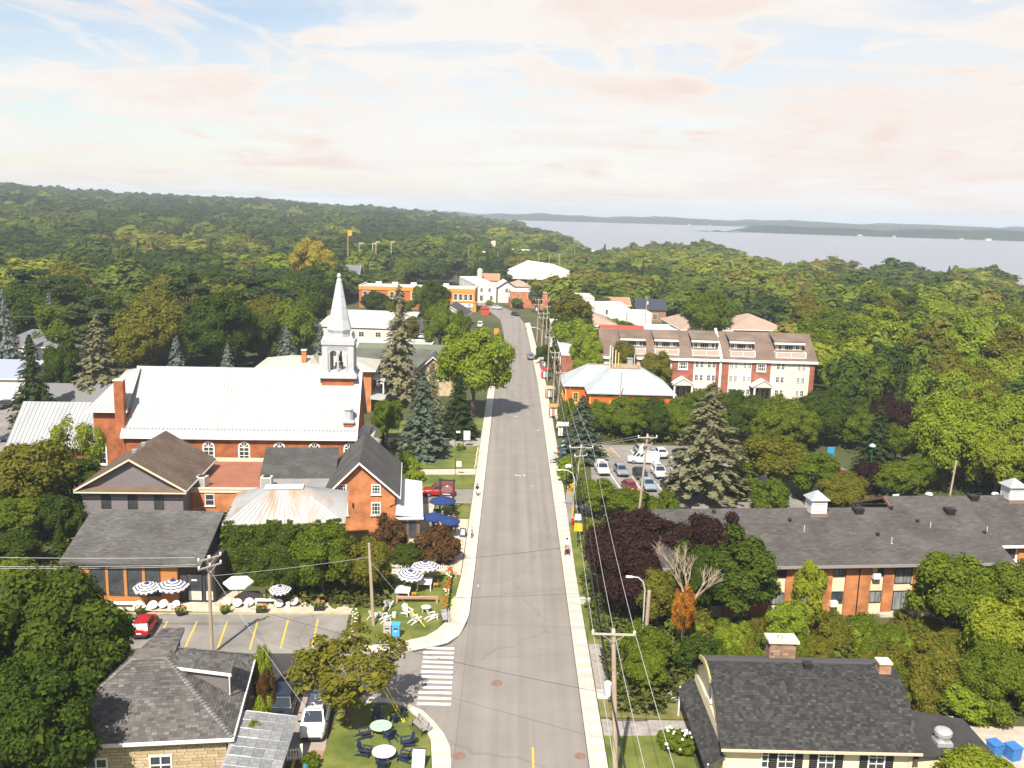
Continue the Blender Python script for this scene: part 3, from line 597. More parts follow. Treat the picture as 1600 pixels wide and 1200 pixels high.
def plant_forest(nmax):
    cand = sorted([p for p in FP if visible(p[0], p[1])], key=lambda p: p[2]/p[3])
    pick = set(id(p) for p in cand[:nmax]); rs = random.Random(5)
    LBL = {}
    for p in cand[:nmax]:
        x, y, d, s, a, b = p; u = x/y
        side = 'left' if x < -20 else 'right'
        place = {'left': 'in the wood above the white villa' if u < -.38 else 'in the wood above the church roof' if u < -.2 else 'in the wood between steeple and orange building',
                 'right': 'in the lakeside wood behind the apartments' if u < .27 else 'in the wood right of the apartment gable' if u < .4 else 'in the wood above the bright maples at the right edge'}[side]
        if side == 'left':
            k, leaf, adj = rs.choice([('round1', L_dark, 'dark green leafy tree'), ('round2', L_mid, 'green leafy tree'), ('tall1', L_dark, 'tall dark green tree'), ('pine1', L_spruce, 'layered pine tree'), ('round3', L_olive, 'olive green leafy tree'), ('maple1', L_dark, 'broad dark green maple'), ('conifer0', L_spruce, 'pointed dark conifer')])
        else:
            k, leaf, adj = rs.choice([('round1', L_mid, 'green leafy tree'), ('round2', L_olive, 'olive green leafy tree'), ('tall1', L_light, 'tall bright green tree'), ('tall2', L_olive, 'tall olive green tree'), ('round3', L_mid, 'rounded green tree'), ('loose1', L_light, 'thin bright green tree'), ('round1', L_lime, 'yellow green leafy tree'), ('tall1', L_dark, 'tall dark green tree')])
            if rs.random() < .05: k, leaf, adj = 'bare1', M_bark_pale, 'bare grey leafless tree'
        hk = {'pine1': 1.25, 'conifer0': 1.05, 'tall1': 1.2, 'tall2': 1.2}.get(k, 1.0)
        R = 4.9*s*(0.62 if k == 'conifer0' else .8 if k.startswith('tall') else 1)
        H = (12.5+2.5*a)*hk*(.8+.25*s)
        if side == 'right' and y < 330: H *= .85
        tree(k, x, y, R, H, leaf, ('low ' if s < .95 else 'spreading ' if s > 1.55 else '')+adj+' '+place, group=adj+'s '+place)
    rest = [p for p in FP if id(p) not in pick]
    me = bpy.data.meshes.new('woodland'); n = len(rest)
    me.vertices.add(n); co = []; sc = []; ix = []; rz = []
    for x, y, d, s, a, b in rest:
        co += [x, y, ground_z(x, y)]; con = a < (.16 if x < 0 else .05)
        n1 = MN.noise((x*.018, y*.011, 3.3))+.45*MN.noise((x*.07, y*.05, 8.1))+(.2 if x > 0 else -.27); b2 = (b*977) % 1
        ix.append(4 if con else (5+int(b2*3.999) if n1+.5*(a-.5) > .22 else (0, 3)[int(b2*1.99)] if n1+.5*(b-.5) < -.16 else (1, 2)[int(b2*1.99)]))
        R = 1.14*s*(.7 if con else .8+.42*b2); hz = (1.02+.75*a*a+.3*MN.noise((x*.02, y*.014, 6.0)))*(1.2 if con else 1)*(.75+.3*b2)
        if d > 900: hz *= 1.12
        sc += [R, R, hz]; rz.append(b*40)
    me.vertices.foreach_set('co', co)
    at = me.attributes.new('tree_scale', 'FLOAT_VECTOR', 'POINT'); at.data.foreach_set('vector', sc)
    at = me.attributes.new('tree_kind', 'INT', 'POINT'); at.data.foreach_set('value', ix)
    at = me.attributes.new('tree_turn', 'FLOAT', 'POINT'); at.data.foreach_set('value', rz)
    o = inst('woodland', me); stuff(o); o['label'] = 'dense mixed wood of leafy trees covering the hill and the lake shore'
    col = bpy.data.collections.new('woodland_crowns')
    for i, k in enumerate(FAR_K):
        q = bpy.data.objects.new('wood_crown_%d' % i, proto(k)[0]); col.objects.link(q); q.material_slots[0].link = 'OBJECT'; q.material_slots[0].material = globals()[FAR_M[i]]
    ng = bpy.data.node_groups.new('woodland', 'GeometryNodeTree'); ng.is_modifier = True
    ng.interface.new_socket('Geometry', in_out='INPUT', socket_type='NodeSocketGeometry'); ng.interface.new_socket('Geometry', in_out='OUTPUT', socket_type='NodeSocketGeometry')
    N = ng.nodes; L = ng.links
    gi = N.new('NodeGroupInput'); go = N.new('NodeGroupOutput'); mp = N.new('GeometryNodeMeshToPoints'); ip = N.new('GeometryNodeInstanceOnPoints'); ci = N.new('GeometryNodeCollectionInfo')
    ci.inputs['Collection'].default_value = col; ci.inputs['Separate Children'].default_value = True; ci.inputs['Reset Children'].default_value = True
    def na(nm, ty):
        a = N.new('GeometryNodeInputNamedAttribute'); a.data_type = ty; a.inputs['Name'].default_value = nm; return a.outputs['Attribute']
    cx = N.new('ShaderNodeCombineXYZ'); L.new(na('tree_turn', 'FLOAT'), cx.inputs[2])
    L.new(gi.outputs[0], mp.inputs[0]); L.new(mp.outputs[0], ip.inputs['Points']); L.new(ci.outputs[0], ip.inputs['Instance']); ip.inputs['Pick Instance'].default_value = True
    L.new(na('tree_kind', 'INT'), ip.inputs['Instance Index']); L.new(cx.outputs[0], ip.inputs['Rotation']); L.new(na('tree_scale', 'FLOAT_VECTOR'), ip.inputs['Scale'])
    L.new(ip.outputs[0], go.inputs[0])
    md = o.modifiers.new('woodland', 'NODES'); md.node_group = ng
M_trim = mat('white_trim', (0.74, 0.72, 0.68), 0.6)
M_cream = mat('cream_panel', (0.62, 0.53, 0.36), 0.8, (0.68, 0.60, 0.43), 0.8)
M_pane = mat('window_glass', (0.022, 0.026, 0.03), 0.12, (0.06, 0.07, 0.08), 0.9, spec=0.6)
M_pane2 = mat('curtained_glass', (0.30, 0.31, 0.31), 0.3, (0.12, 0.13, 0.14), 2.2, stretch=(2, 2, .3), spec=0.5)
M_black = mat('black_metal', (0.02, 0.02, 0.022), 0.55)
M_grey_metal = mat('grey_metal', (0.36, 0.37, 0.38), 0.45, metal=0.3)
M_dark_trim = mat('dark_trim', (0.05, 0.045, 0.045), 0.6)
M_wood_pole = mat('weathered_pole', (0.30, 0.23, 0.16), 0.9, (0.42, 0.34, 0.26), 2.5, stretch=(6, 6, .4))
M_white_metal = mat('white_metal_roof', (0.30, 0.312, 0.33), 0.5, (0.385, 0.39, 0.395), 0.35, spec=0.3, stretch=(1, .25, .25)); M_seam = mat('seam_grey', (.28, .29, .30), .5)
WM = {}
def win(root, x, z, w, h, y=0.0, face='S', nx=1, ny=1, frame=None, pane=None, fw=0.09, sill=True, arch=False, mw=0.05, label=None, name='window', depth=0.07):
    """window on a wall of a building: frame (with muntins) > pane, sill. x: centre along the wall, z: bottom"""
    frame = frame or M_trim; pane = pane or M_pane
    key = (round(w, 2), round(h, 2), nx, ny, fw, arch, frame.name, pane.name, mw, depth, sill)
    if key not in WM:
        f = MB(); p = MB(); s = MB(); d = depth
        if arch:
            r = w/2; hr = h-r; n = 8
            f.box(-w/2, -w/2+fw, -d, .02, 0, hr).box(w/2-fw, w/2, -d, .02, 0, hr).box(-w/2+fw, w/2-fw, -d, .02, 0, fw)
            for k in range(n):
                a, b = pi*k/n, pi*(k+1)/n
                f.ext([(cos(a)*r, -d, hr+sin(a)*r), (cos(a)*(r-fw), -d, hr+sin(a)*(r-fw)), (cos(b)*(r-fw), -d, hr+sin(b)*(r-fw)), (cos(b)*r, -d, hr+sin(b)*r)], (0, d, 0))
            if nx > 1: f.box(-w/2+fw, w/2-fw, -d*.8, 0, hr-mw, hr+mw*.4)
            for k in (1, 2, 3):
                if nx > 1: a = pi*k/4; f.obox((cos(a)*r*.5, -d*.4, hr+sin(a)*r*.5), (cos(a)*r*.5, 0, sin(a)*r*.5), (0, d*.4, 0), (-sin(a)*mw/2, 0, cos(a)*mw/2))
            pts = [(-w/2+fw*.6, -.02, fw*.5), (w/2-fw*.6, -.02, fw*.5)]+[(cos(pi*k/n)*(r-fw*.6), -.02, hr+sin(pi*k/n)*(r-fw*.6)) for k in range(n+1)]
            p.ext(pts, (0, .015, 0)); top = hr
        else:
            f.box(-w/2, -w/2+fw, -d, .02, 0, h).box(w/2-fw, w/2, -d, .02, 0, h).box(-w/2+fw, w/2-fw, -d, .02, 0, fw).box(-w/2+fw, w/2-fw, -d, .02, h-fw, h)
            p.box(-w/2+fw*.7, w/2-fw*.7, -.02, -.005, fw*.7, h-fw*.7); top = h
        for k in range(1, nx): cx = -w/2+w*k/nx; f.box(cx-mw/2, cx+mw/2, -d*.85, -.015, fw, top-(0 if arch else fw))
        for k in range(1, ny): cz = top*k/ny; f.box(-w/2+fw, w/2-fw, -d*.82, -.016, cz-mw/2, cz+mw/2)
        if sill: s.box(-w/2-.1, w/2+.1, -d-.09, .02, -.12, -.002)
        WM[key] = (f.mesh(name, frame), p.mesh('pane', pane), s.mesh('sill', frame) if sill else None)
    f, p, s = WM[key]
    rot = {'S': 0, 'W': -pi/2, 'E': pi/2, 'N': pi}[face]
    loc = (x, y, z) if face in 'SN' else (y, x, z)
    o = inst(name, f, root, loc, rot, label=label); inst('pane', p, o)
    if s: inst('sill', s, o)
    return o
def walls(root, x0, x1, y0, y1, z0, z1, m, name='wall'): return MB().box(x0, x1, y0, y1, z0, z1).build(name, m, root)
def gable_roof(root, x0, x1, y0, y1, ze, zr, m, oh=.4, axis='x', th=.18, gable=None, trim=None, name='roof', ridge=None):
    """two pitched slabs; gable = wall material for the triangles, trim = fascia and verge material"""
    if axis == 'x': T = lambda a, b, z: (a, b, z); a0, a1, b0, b1 = x0, x1, y0, y1
    else: T = lambda a, b, z: (b, a, z); a0, a1, b0, b1 = y0, y1, x0, x1
    bm = (b0+b1)/2 if ridge is None else ridge
    s0 = (zr-ze)/(bm-b0); s1 = (zr-ze)/(b1-bm)
    r = MB()
    r.ext([T(a0-oh, b0-oh, ze-oh*s0), T(a1+oh, b0-oh, ze-oh*s0), T(a1+oh, bm, zr), T(a0-oh, bm, zr)], (0, 0, th))
    r.ext([T(a0-oh, b1+oh, ze-oh*s1), T(a1+oh, b1+oh, ze-oh*s1), T(a1+oh, bm, zr), T(a0-oh, bm, zr)], (0, 0, th))
    o = r.build(name, m, root)
    if gable:
        g = MB()
        for a in (a0, a1-.2): g.ext([T(a, b0, ze-.02), T(a, b1, ze-.02), T(a, bm, zr-.02)], T(.2, 0, 0) if axis == 'x' else (0, .2, 0))
        g.build('gable', gable, root)
    if trim:
        t = MB()
        for b, e in ((b0-oh, -1), (b1+oh, 1)):
            s = s0 if e < 0 else s1
            q = [T(a0-oh-.03, b-.06 if e < 0 else b, ze-oh*s-.12), T(a1+oh+.03, b+.0 if e < 0 else b+.06, ze-oh*s+th+.01)]
            t.box(min(q[0][0], q[1][0]), max(q[0][0], q[1][0]), min(q[0][1], q[1][1]), max(q[0][1], q[1][1]), q[0][2], q[1][2])
            for a, dx in ((a0-oh-.08, .08), (a1+oh, .08)):
                t.ext([T(a, b, ze-oh*s-.1), T(a, bm, zr-.1), T(a, bm, zr+th+.015), T(a, b, ze-oh*s+th+.015)], T(dx, 0, 0) if axis == 'x' else (0, dx, 0))
        t.build('fascia', trim, root)
    return o
def hip_roof(root, x0, x1, y0, y1, ze, zr, rx0, rx1, ry0, ry1, m, oh=.4, th=.15, name='roof', trim=None, deck=None):
    """roof from eaves up to a ridge or a flat deck rx0..rx1 x ry0..ry1"""
    E = [(x0-oh, y0-oh, ze), (x1+oh, y0-oh, ze), (x1+oh, y1+oh, ze), (x0-oh, y1+oh, ze)]; T = [(rx0, ry0, zr), (rx1, ry0, zr), (rx1, ry1, zr), (rx0, ry1, zr)]
    r = MB()
    for k in range(4):
        a, b, c, d = E[k], E[(k+1) % 4], T[(k+1) % 4], T[k]
        q = [a, b, c] + ([d] if (Vector(c)-Vector(d)).length > .01 else [])
        r.poly(q); r.poly([(p[0], p[1], p[2]-th) for p in (a, b)]+[b, a])
    if (rx1-rx0) > .05 and (ry1-ry0) > .05: (MB().poly([(p[0], p[1], p[2]+.01) for p in T]).build('roof_deck', deck or m, root))
    r.poly([(p[0], p[1], p[2]-th) for p in reversed(E)])
    o = r.build(name, m, root)
    if trim:
        t = MB(); g = .05
        t.box(E[0][0]-g, E[1][0]+g, E[0][1]-g, E[0][1]-.003, ze-th-.1, ze+.01).box(E[0][0]-g, E[1][0]+g, E[2][1]+.003, E[2][1]+g, ze-th-.1, ze+.01)
        t.box(E[0][0]-g, E[0][0]-.003, E[0][1], E[2][1], ze-th-.1, ze+.01).box(E[1][0]+.003, E[1][0]+g, E[0][1], E[2][1], ze-th-.1, ze+.01); t.build('fascia', trim, root)
    return o
def chimney(root, x, y, z0, z1, w, m, cap=None, d=None, name='chimney'):
    d = d or w; o = MB().box(x-w/2, x+w/2, y-d/2, y+d/2, z0, z1).build(name, m, root)
    MB().box(x-w/2-.08, x+w/2+.08, y-d/2-.08, y+d/2+.08, z1+.002, z1+.16).build('cap', cap or M_trim, o); return o
def seams(root, a, b, c, d, n, m, name='roof_seam', hgt=.05):
    """standing seams of a metal roof: ribs from eave a-b up to ridge d-c"""
    a, b, c, d = map(Vector, (a, b, c, d)); mb = MB(); nrm = (b-a).cross(d-a).normalized()
    for k in range(n+1):
        t = k/n; p = a.lerp(b, t); q = d.lerp(c, t); e = (b-a).normalized()*.022
        mb.ext([p-e, p+e, q+e, q-e], nrm*hgt)
    return stuff(mb.build(name, M_seam if m is M_white_metal else m, root))
def shingles(root, a, b, c, d, tw, thh, m, nparts=0, name='shingle', lift=.02, jitter=.0, gap=.01, seed=1):
    """overlapping tabs on the roof plane a-b (eave) .. d-c (ridge); the first rows as single parts, the rest joined"""
    a, b, c, d = map(Vector, (a, b, c, d)); rnd = random.Random(seed)
    up = ((d+c)/2-(a+b)/2); ex = (b-a).normalized(); n = ex.cross(up).normalized(); up = n.cross(ex).normalized()
    Hh = (d-a).dot(up); rows = int(Hh/thh); rest = MB(); cnt = 0; me = None
    rot = Matrix((ex, up, n)).transposed().to_euler()
    for r in range(rows):
        t0 = r/rows; p0 = a.lerp(d, t0); p1 = b.lerp(c, t0); q0 = a.lerp(d, min(1, (r+1.25)/rows)); q1 = b.lerp(c, min(1, (r+1.25)/rows))
        L0 = max((p0-a).dot(ex), (q0-a).dot(ex)); L1 = min((p1-a).dot(ex), (q1-a).dot(ex)); x = L0-(tw*.5 if r % 2 else 0)-rnd.uniform(0, jitter)
        while x < L1-.02:
            w_ = tw*rnd.uniform(1-jitter, 1+jitter); x0 = max(x, L0)+gap/2; x1 = min(x+w_, L1)-gap/2; x += w_
            if x1-x0 < .04: continue
            y0 = r*Hh/rows; lf = lift*rnd.uniform(.7, 1.3); hh = Hh/rows
            if cnt < nparts and abs((x1-x0)-(w_-gap)) < 1e-3:
                if me is None: me = MB().box(-.5, .5, -.0, 1.0, 0, 1).mesh(name, m)
                q = a+ex*((x0+x1)/2)+up*y0+n*.012; o = inst(name, me, root, q, rot, (x1-x0, hh*.98, .022*rnd.uniform(.8, 1.6))); o.rotation_euler = (Matrix.Rotation(rnd.uniform(-.004, .004), 3, n) @ Matrix((ex, up, n)).transposed() @ Matrix.Rotation(-.02, 3, 'X')).to_euler(); cnt += 1
            else:
                P = lambda u, v, h: a+ex*u+up*v+n*h
                rest.poly([P(x0, y0, lf+.012), P(x1, y0, lf+.012), P(x1, y0+hh*1.15, .012), P(x0, y0+hh*1.15, .012)])
                rest.poly([P(x0, y0, .0), P(x1, y0, .0), P(x1, y0, lf+.012), P(x0, y0, lf+.012)])
    if rest.v: stuff(rest.build(name, m, root))
def flat_building(root, x0, x1, y0, y1, h, wallm, roofm, trim=None, par=.35):
    walls(root, x0, x1, y0, y1, -.3, h, wallm)
    MB().box(x0+.15, x1-.15, y0+.15, y1-.15, h+.002, h+.06).build('roof', roofm, root)
    p = MB().box(x0-.1, x1+.1, y0-.1, y0+.14, h+.004, h+par).box(x0-.1, x1+.1, y1-.14, y1+.1, h+.004, h+par).box(x0-.1, x0+.14, y0+.142, y1-.142, h+.004, h+par).box(x1-.14, x1+.1, y0+.142, y1-.142, h+.004, h+par)
    p.build('parapet', trim or M_trim, root)
def text3d(root, s, size, loc, rot, m, name='lettering', depth=.01, align='CENTER'):
    cu = bpy.data.curves.new(name, 'FONT'); cu.body = s; cu.size = size; cu.align_x = align; cu.align_y = 'CENTER'; cu.extrude = depth; cu.resolution_u = 2
    cu.materials.append(m); o = bpy.data.objects.new(name, cu); COL.objects.link(o); o.parent = root; o.location = loc; o.rotation_euler = rot; return o
M_slate = mat_island('slate_grey', [(0.0638, 0.062, 0.0638), (0.102, 0.0978, 0.096), (0.136, 0.128, 0.123), (0.0808, 0.0765, 0.0765), (0.178, 0.166, 0.153)], 0.8, 0.35)
M_moss = mat('slate_moss', (0.10, 0.085, 0.075), .95, (0.16, 0.145, 0.13), 1.3)
M_stone = mat_island('buff_stone', [(0.46, 0.36, 0.22), (0.52, 0.42, 0.27), (0.40, 0.31, 0.19), (0.56, 0.46, 0.31)], 0.95, 1.6)
M_mortar = mat('stone_mortar', (0.36, 0.31, 0.24), .95)
def stone_house():
    r = thing('stone_house', 'buff stone house with a grey slate hipped roof beside the big maple', 'house', (-18.5, 59.9, 0), radians(8))
    wall = walls(r, -12.7, -.45, .45, 12.0, -.3, 3.32, M_mortar)
    me = MB().box(-.5, .5, -.05, .06, 0, 1).mesh('stone_block', M_stone); rnd = random.Random(4)
    for k in range(14):
        z = .05+k*.232; x = -12.65-rnd.uniform(0, .4)
        while x < -.5:
            w_ = rnd.uniform(.55, 1.05); x0 = max(x, -12.68); x1 = min(x+w_, -.47); x += w_
            cx = (x0+x1)/2
            if x1-x0 < .12: continue
            inst('stone_block', me, wall, (cx, .44-rnd.uniform(0, .02), z), 0, (x1-x0-.03, 1, .205))
    for wx in (-9.15, -4.9): win(r, wx, .75, 1.55, 1.5, y=.38, nx=2, ny=2, fw=.12, mw=.09)
    E0 = (-13.2, 0, 3.5); E1 = (0, 0, 3.5); E2 = (0, 12.45, 3.5); E3 = (-13.2, 12.45, 3.5); A = (-5.35, 5.3, 7.0); B = (-5.35, 7.1, 7.0); A2 = (-7.8, 5.3, 7.0); B2 = (-7.8, 7.1, 7.0)
    MB().poly([E0, E1, A, A2]).poly([E1, E2, B, A]).poly([E2, E3, B2, B]).poly([E3, E0, A2, B2]).poly([A, B, B2, A2]).build('roof', M_moss, r)
    shingles(r, E0, E1, A, A2, .42, .215, M_slate, 300, 'slate', .03, .18, .012)
    shingles(r, E1, E2, B, A, .42, .215, M_slate, 0, 'slate', .03, .15, .012, 2)
    rc = MB()
    for p, q in ((E1, A), (E2, B), (E0, A2), (A2, A)):
        p = Vector(p); q = Vector(q); n = 30 if p != Vector(A2) else 7
        for k in range(n):
            t0, t1 = k/n, (k+.94)/n; d = (q-p).normalized(); s = d.cross(Vector((0, 0, 1))).normalized()*.2
            u = p.lerp(q, t0)+Vector((0, 0, .09)); v = p.lerp(q, t1)+Vector((0, 0, .06)); rc.poly([u-s-Vector((0, 0, .06)), u, v, v-s-Vector((0, 0, .06))]).poly([u, u+s-Vector((0, 0, .06)), v+s-Vector((0, 0, .06)), v])
    rc.build('hip_slates', mat_island('hip_slate', [(0.13, .125, .12), (.20, .19, .18), (.16, .155, .15)], .8, 1.0), r)
    g = MB().box(-13.3, .12, -.14, -.003, 3.28, 3.5).box(.003, .14, 0, 12.5, 3.28, 3.5); g.build('gutter', M_trim, r)
    MB().box(-13, 0, 0.02, .44, 3.26, 3.3).build('soffit', M_trim, r)
    MB().tube([(-.2, -.1, 3.3), (-.3, .32, 3.0), (-.3, .32, 0)], .06, 8).build('downspout', M_trim, r)
    d = MB(); q = [(-4.55, 4.75, 6.45), (-.75, 4.75, 5.75), (-.75, 7.6, 5.75), (-4.55, 7.6, 6.45)]
    d.ext(q, (0, 0, .1)); dm = d.build('dormer', M_moss, r)
    shingles(dm, (-.75, 4.75, 5.86), (-.75, 7.6, 5.86), (-4.55, 7.6, 6.56), (-4.55, 4.75, 6.56), .4, .22, M_slate, 0, 'slate', .02, .1, .01, 5)
    MB().ext([(-3.9, 4.95, 5.9), (-1.0, 4.95, 4.1), (-1.0, 4.95, 5.75), (-4.2, 4.95, 6.35)], (0, 2.5, 0)).build('dormer_wall', mat('dormer_cladding', (0.16, .14, .14), .8), dm)
    MB().ext([(-4.6, 4.66, 6.36), (-.7, 4.66, 5.64), (-.7, 4.66, 5.86), (-4.6, 4.66, 6.56)], (0, .085, 0)).tube([(-.85, 4.7, 5.7), (-.85, 4.7, 4.2)], .05, 6).build('fascia', M_trim, dm)
    k = MB().ext([(-7.9, 6.4, 6.75), (-5.0, 6.4, 6.75), (-4.9, 9.6, 7.1), (-6.6, 9.8, 7.1)], (0, 0, .14)).build('rear_dormer', M_moss, r)
    shingles(k, (-7.9, 6.4, 6.9), (-5.0, 6.4, 6.9), (-4.9, 9.6, 7.25), (-6.6, 9.8, 7.25), .4, .22, M_slate, 0, 'slate', .02, .1, .01, 6)
    MB().box(-7.3, -5.2, 6.8, 9.3, 5.2, 6.75).build('dormer_wall', M_dark_trim, k)
stone_house()
def tin_shed():
    r = thing('tin_roofed_shed', 'low shed with a peeling blue white tin roof beside the ivy', 'shed', (-15.0, 57.5, 0), radians(3))
    walls(r, -2.7, -.2, -3, 6.4, -.2, 2.2, mat('shed_wall', (0.2, .17, .15)))
    me = MB().box(-.5, .5, -.5, .5, 0, .03).mesh('tin_panel', mat_island('peeling_tin', [(0.175, 0.19, 0.205), (0.245, 0.255, 0.265), (0.20, 0.21, 0.225), (0.29, .295, .295)], .55, 2.6)); rnd = random.Random(2)
    MB().ext([(-3.35, -3.5, 3.02), (.3, -3.5, 2.52), (.3, 7.0, 2.52), (-3.75, 7.0, 3.02)], (0, 0, .05)).build('roof', mat('tin_base', (.3, .3, .3)), r)
    for j in range(9):
        for i in range(5):
            w_ = 3.75/5; inst('tin_panel', me, r, (-3.3+w_*(i+.5), -2.9+j*1.14, 2.6+.44*(1-(i+.5)/5)+.05), (0, radians(7.2), 0), (w_*.98, 1.09, 1+rnd.uniform(0, .6)))
    seam = MB()
    for j in range(10): seam.ext([(-3.35, -3.46+j*1.14, 3.09), (.3, -3.46+j*1.14, 2.63), (.3, -3.38+j*1.14, 2.63), (-3.35, -3.38+j*1.14, 3.09)], (0, 0, .05))
    seam.build('batten', M_trim, r)
tin_shed()
M_shg = mat_island('charcoal_shingle', [(0.020, 0.020, 0.021), (0.030, 0.030, 0.031), (0.050, 0.049, 0.049), (0.024, 0.0237, 0.0237), (0.068, 0.066, 0.064)], 0.9)
M_cottage = mat('cream_siding', (0.66, 0.57, 0.38), .75, (0.70, .61, .43), .6)
def cottage():
    r = thing('cream_cottage', 'cream cottage with a charcoal gambrel roof and black shutters', 'house', (15.2, 59.8, 0), radians(.4))
    W = 13.75; prof = [(-.55, 4.05), (.35, 4.75), (1.35, 5.68), (2.4, 6.47), (3.5, 7.05), (4.6, 7.4), (5.4, 7.5)]
    full = prof+[(10.8-y, z) for y, z in reversed(prof[:-1])]
    walls(r, .35, W-.35, .1, 10.6, -.3, 4.1, M_cottage)
    sd = MB()
    for k in range(20): z = .45+k*.18; sd.poly([(.36, .07, z), (W-.36, .07, z), (W-.36, .098, z+.18), (.36, .098, z+.18)])
    stuff(sd.build('siding', M_cottage, r))
    gb = MB()
    for x in (.5, W-.7): gb.ext([(x, y, z-.06) for y, z in full[1:-1]]+[(x, 10.3, 4.0), (x, .4, 4.0)], (.2, 0, 0))
    gb.build('gable', M_cottage, r)
    rf = MB(); P = [[(0, y, z) for y, z in full], [(W, y, z) for y, z in full]]; rf.grid([[(x, y, z) for x in (0, W)] for y, z in full])
    rf.grid([[(x, y, z-.16) for x in (W, 0)] for y, z in full])
    for x in (0, W):
        for (y0, z0), (y1, z1) in zip(full, full[1:]): rf.poly([(x, y0, z0-.16), (x, y1, z1-.16), (x, y1, z1), (x, y0, z0)])
    rf.build('roof', mat('roof_felt', (.07, .07, .072), .95), r)
    for k in range(6):
        (y0, z0), (y1, z1) = prof[k], prof[k+1]
        shingles(r, (0, y0, z0), (W, y0, z0), (W, y1, z1), (0, y1, z1), .25, .19, M_shg, 300 if k == 0 else 0, 'shingle', .022, .3, .004, 30+k)
    shingles(r, (W, 11.35, 4.05), (0, 11.35, 4.05), (0, 5.4, 7.5), (W, 5.4, 7.5), .30, .21, M_shg, 0, 'shingle', .02, .3, .004, 40)
    t = MB().box(-.05, W+.05, -.66, -.553, 3.88, 4.05)
    t.build('gutter', mat('tan_gutter', (0.58, .45, .33)), r)
    MB().box(0.02, W-.02, -.54, .09, 3.85, 3.89).build('soffit', M_trim, r)
    fas = MB()
    for x in (-.06, W+.003):
        for (y0, z0), (y1, z1) in zip(full, full[1:]): fas.ext([(x, y0, z0-.22), (x, y1, z1-.22), (x, y1, z1+.01), (x, y0, z0+.01)], (.055, 0, 0))
    fas.build('verge_board', M_black, r)
    nf = MB()
    for (y0, z0), (y1, z1) in zip(full[4:8], full[5:9]): nf.ext([(-.2, y0, z0-.3), (-.2, y1, z1-.3), (-.2, y1, z1+.03), (-.2, y0, z0+.03)], (.14, 0, 0))
    nf.build('verge_board', mat('olive_board', (.36, .31, .14)), r, label='olive rounded verge board at the gable top')
    for x in (4.75, 7.55, 11.05):
        win(r, x-.1, 1.9, 1.2, 1.85, y=.06, nx=2, ny=4, fw=.1, mw=.05)
        for s in (-1, 1):
            sh = MB().box(-.27, .27, -.07, 0, 0, 1.85)
            for q in range(11): sh.obox((0, -.085, .12+q*.16), (.22, 0, 0), (0, .02, .02), (0, -.01, .03))
            sh.build('shutter', M_black, r, (x-.1+s*.9, .05, 1.9))
    win(r, 3.4, 1.9, 1.0, 1.85, y=.06, nx=2, ny=4, fw=.1)
    MB().box(W-.55, W-.3, -.0, .09, -.2, 3.84).box(.3, .5, -.0, .09, -.2, 3.84).build('corner_board', mat('peach_board', (.6, .47, .36)), r)
    for y, z in ((2.4, 3.9), (5.6, 4.4)): win(r, y, z, .95, 1.6, y=.48, face='W', nx=2, ny=2, fw=.1)
    sk = MB().ext([(-.95, -.2, 2.25), (.36, -.2, 3.1), (.36, 10.9, 3.1), (-.95, 10.9, 2.25)], (0, 0, .12)).build('skirt_roof', mat('roof_felt', (.07, .07, .072)), r)
    shingles(sk, (-.95, 10.9, 2.38), (-.95, -.2, 2.38), (.36, -.2, 3.23), (.36, 10.9, 3.23), .3, .2, M_shg, 0, 'shingle', .02, .3, .004, 50)
    MB().tube([(-.75, -.1, 2.6), (-.75, -.1, -.1)], .07, 8).tube([(-.75, 10.7, 2.6), (-.75, 10.7, -.1)], .07, 8).build('porch_post', M_trim, r)
    st = mat_island('chimney_stone', [(0.16, .09, .06), (0.28, .18, .12), (0.36, .25, .17), (0.22, .14, .10)], .95, 3.0)
    c = MB().box(5.0, 6.9, 6.6, 7.7, 5.5, 8.5).build('chimney', mat('stone_mortar', (.36, .31, .24)), r)
    me = MB().box(-.5, .5, -.03, .03, 0, 1).mesh('stone', st); rnd = random.Random(8)
    for k in range(9):
        x = 5.0
        while x < 6.85:
            w_ = min(rnd.uniform(.22, .5), 6.9-x); inst('stone', me, c, (x+w_/2, 6.585, 6.3+k*.24), 0, (w_-.03, 1, .21)); x += w_
        y = 6.62
        while y < 7.65:
            w_ = min(rnd.uniform(.22, .45), 7.7-y); inst('stone', me, c, (4.985, y+w_/2, 6.3+k*.24), pi/2, (w_-.03, 1, .21)); y += w_
    MB().box(4.8, 7.1, 6.4, 7.9, 8.502, 8.68).build('cap', mat('tan_slab', (.62, .53, .42)), c)
    MB().lathe([(.24, 8.682), (.24, 8.82), (.16, 8.9)], 12, (5.8, 7.1)).build('flue_pot', M_grey_metal, c)
    c2 = MB().box(12.35, 13.2, 4.3, 5.1, 6.6, 8.1).build('chimney', mat_brick('small_stack_brick', (.36, .17, .09), (.46, .24, .13), (.4, .33, .26), .28, .1), r)
    MB().box(12.28, 13.27, 4.2, 5.2, 8.102, 8.24).build('cap', mat('tan_slab', (.62, .53, .42)), c2)
    MB().box(7.0, 7.55, 4.6, 5.15, 7.4, 7.75).box(6.95, 7.6, 4.55, 5.2, 7.75, 7.83).build('roof_vent', M_black, r)
    walls(r, W+.1, 19.2, .7, 6.3, -.3, 3.0, M_cottage)
    MB().ext([(W-.5, .3, 3.02), (19.6, .9, 3.02), (19.6, 5.6, 3.02), (W+2.6, 6.6, 3.02), (W-.5, 6.6, 3.02)], (0, 0, .2)).build('flat_roof', mat('flat_felt', (.035, .033, .036), .9, (.05, .048, .05), 1), r)
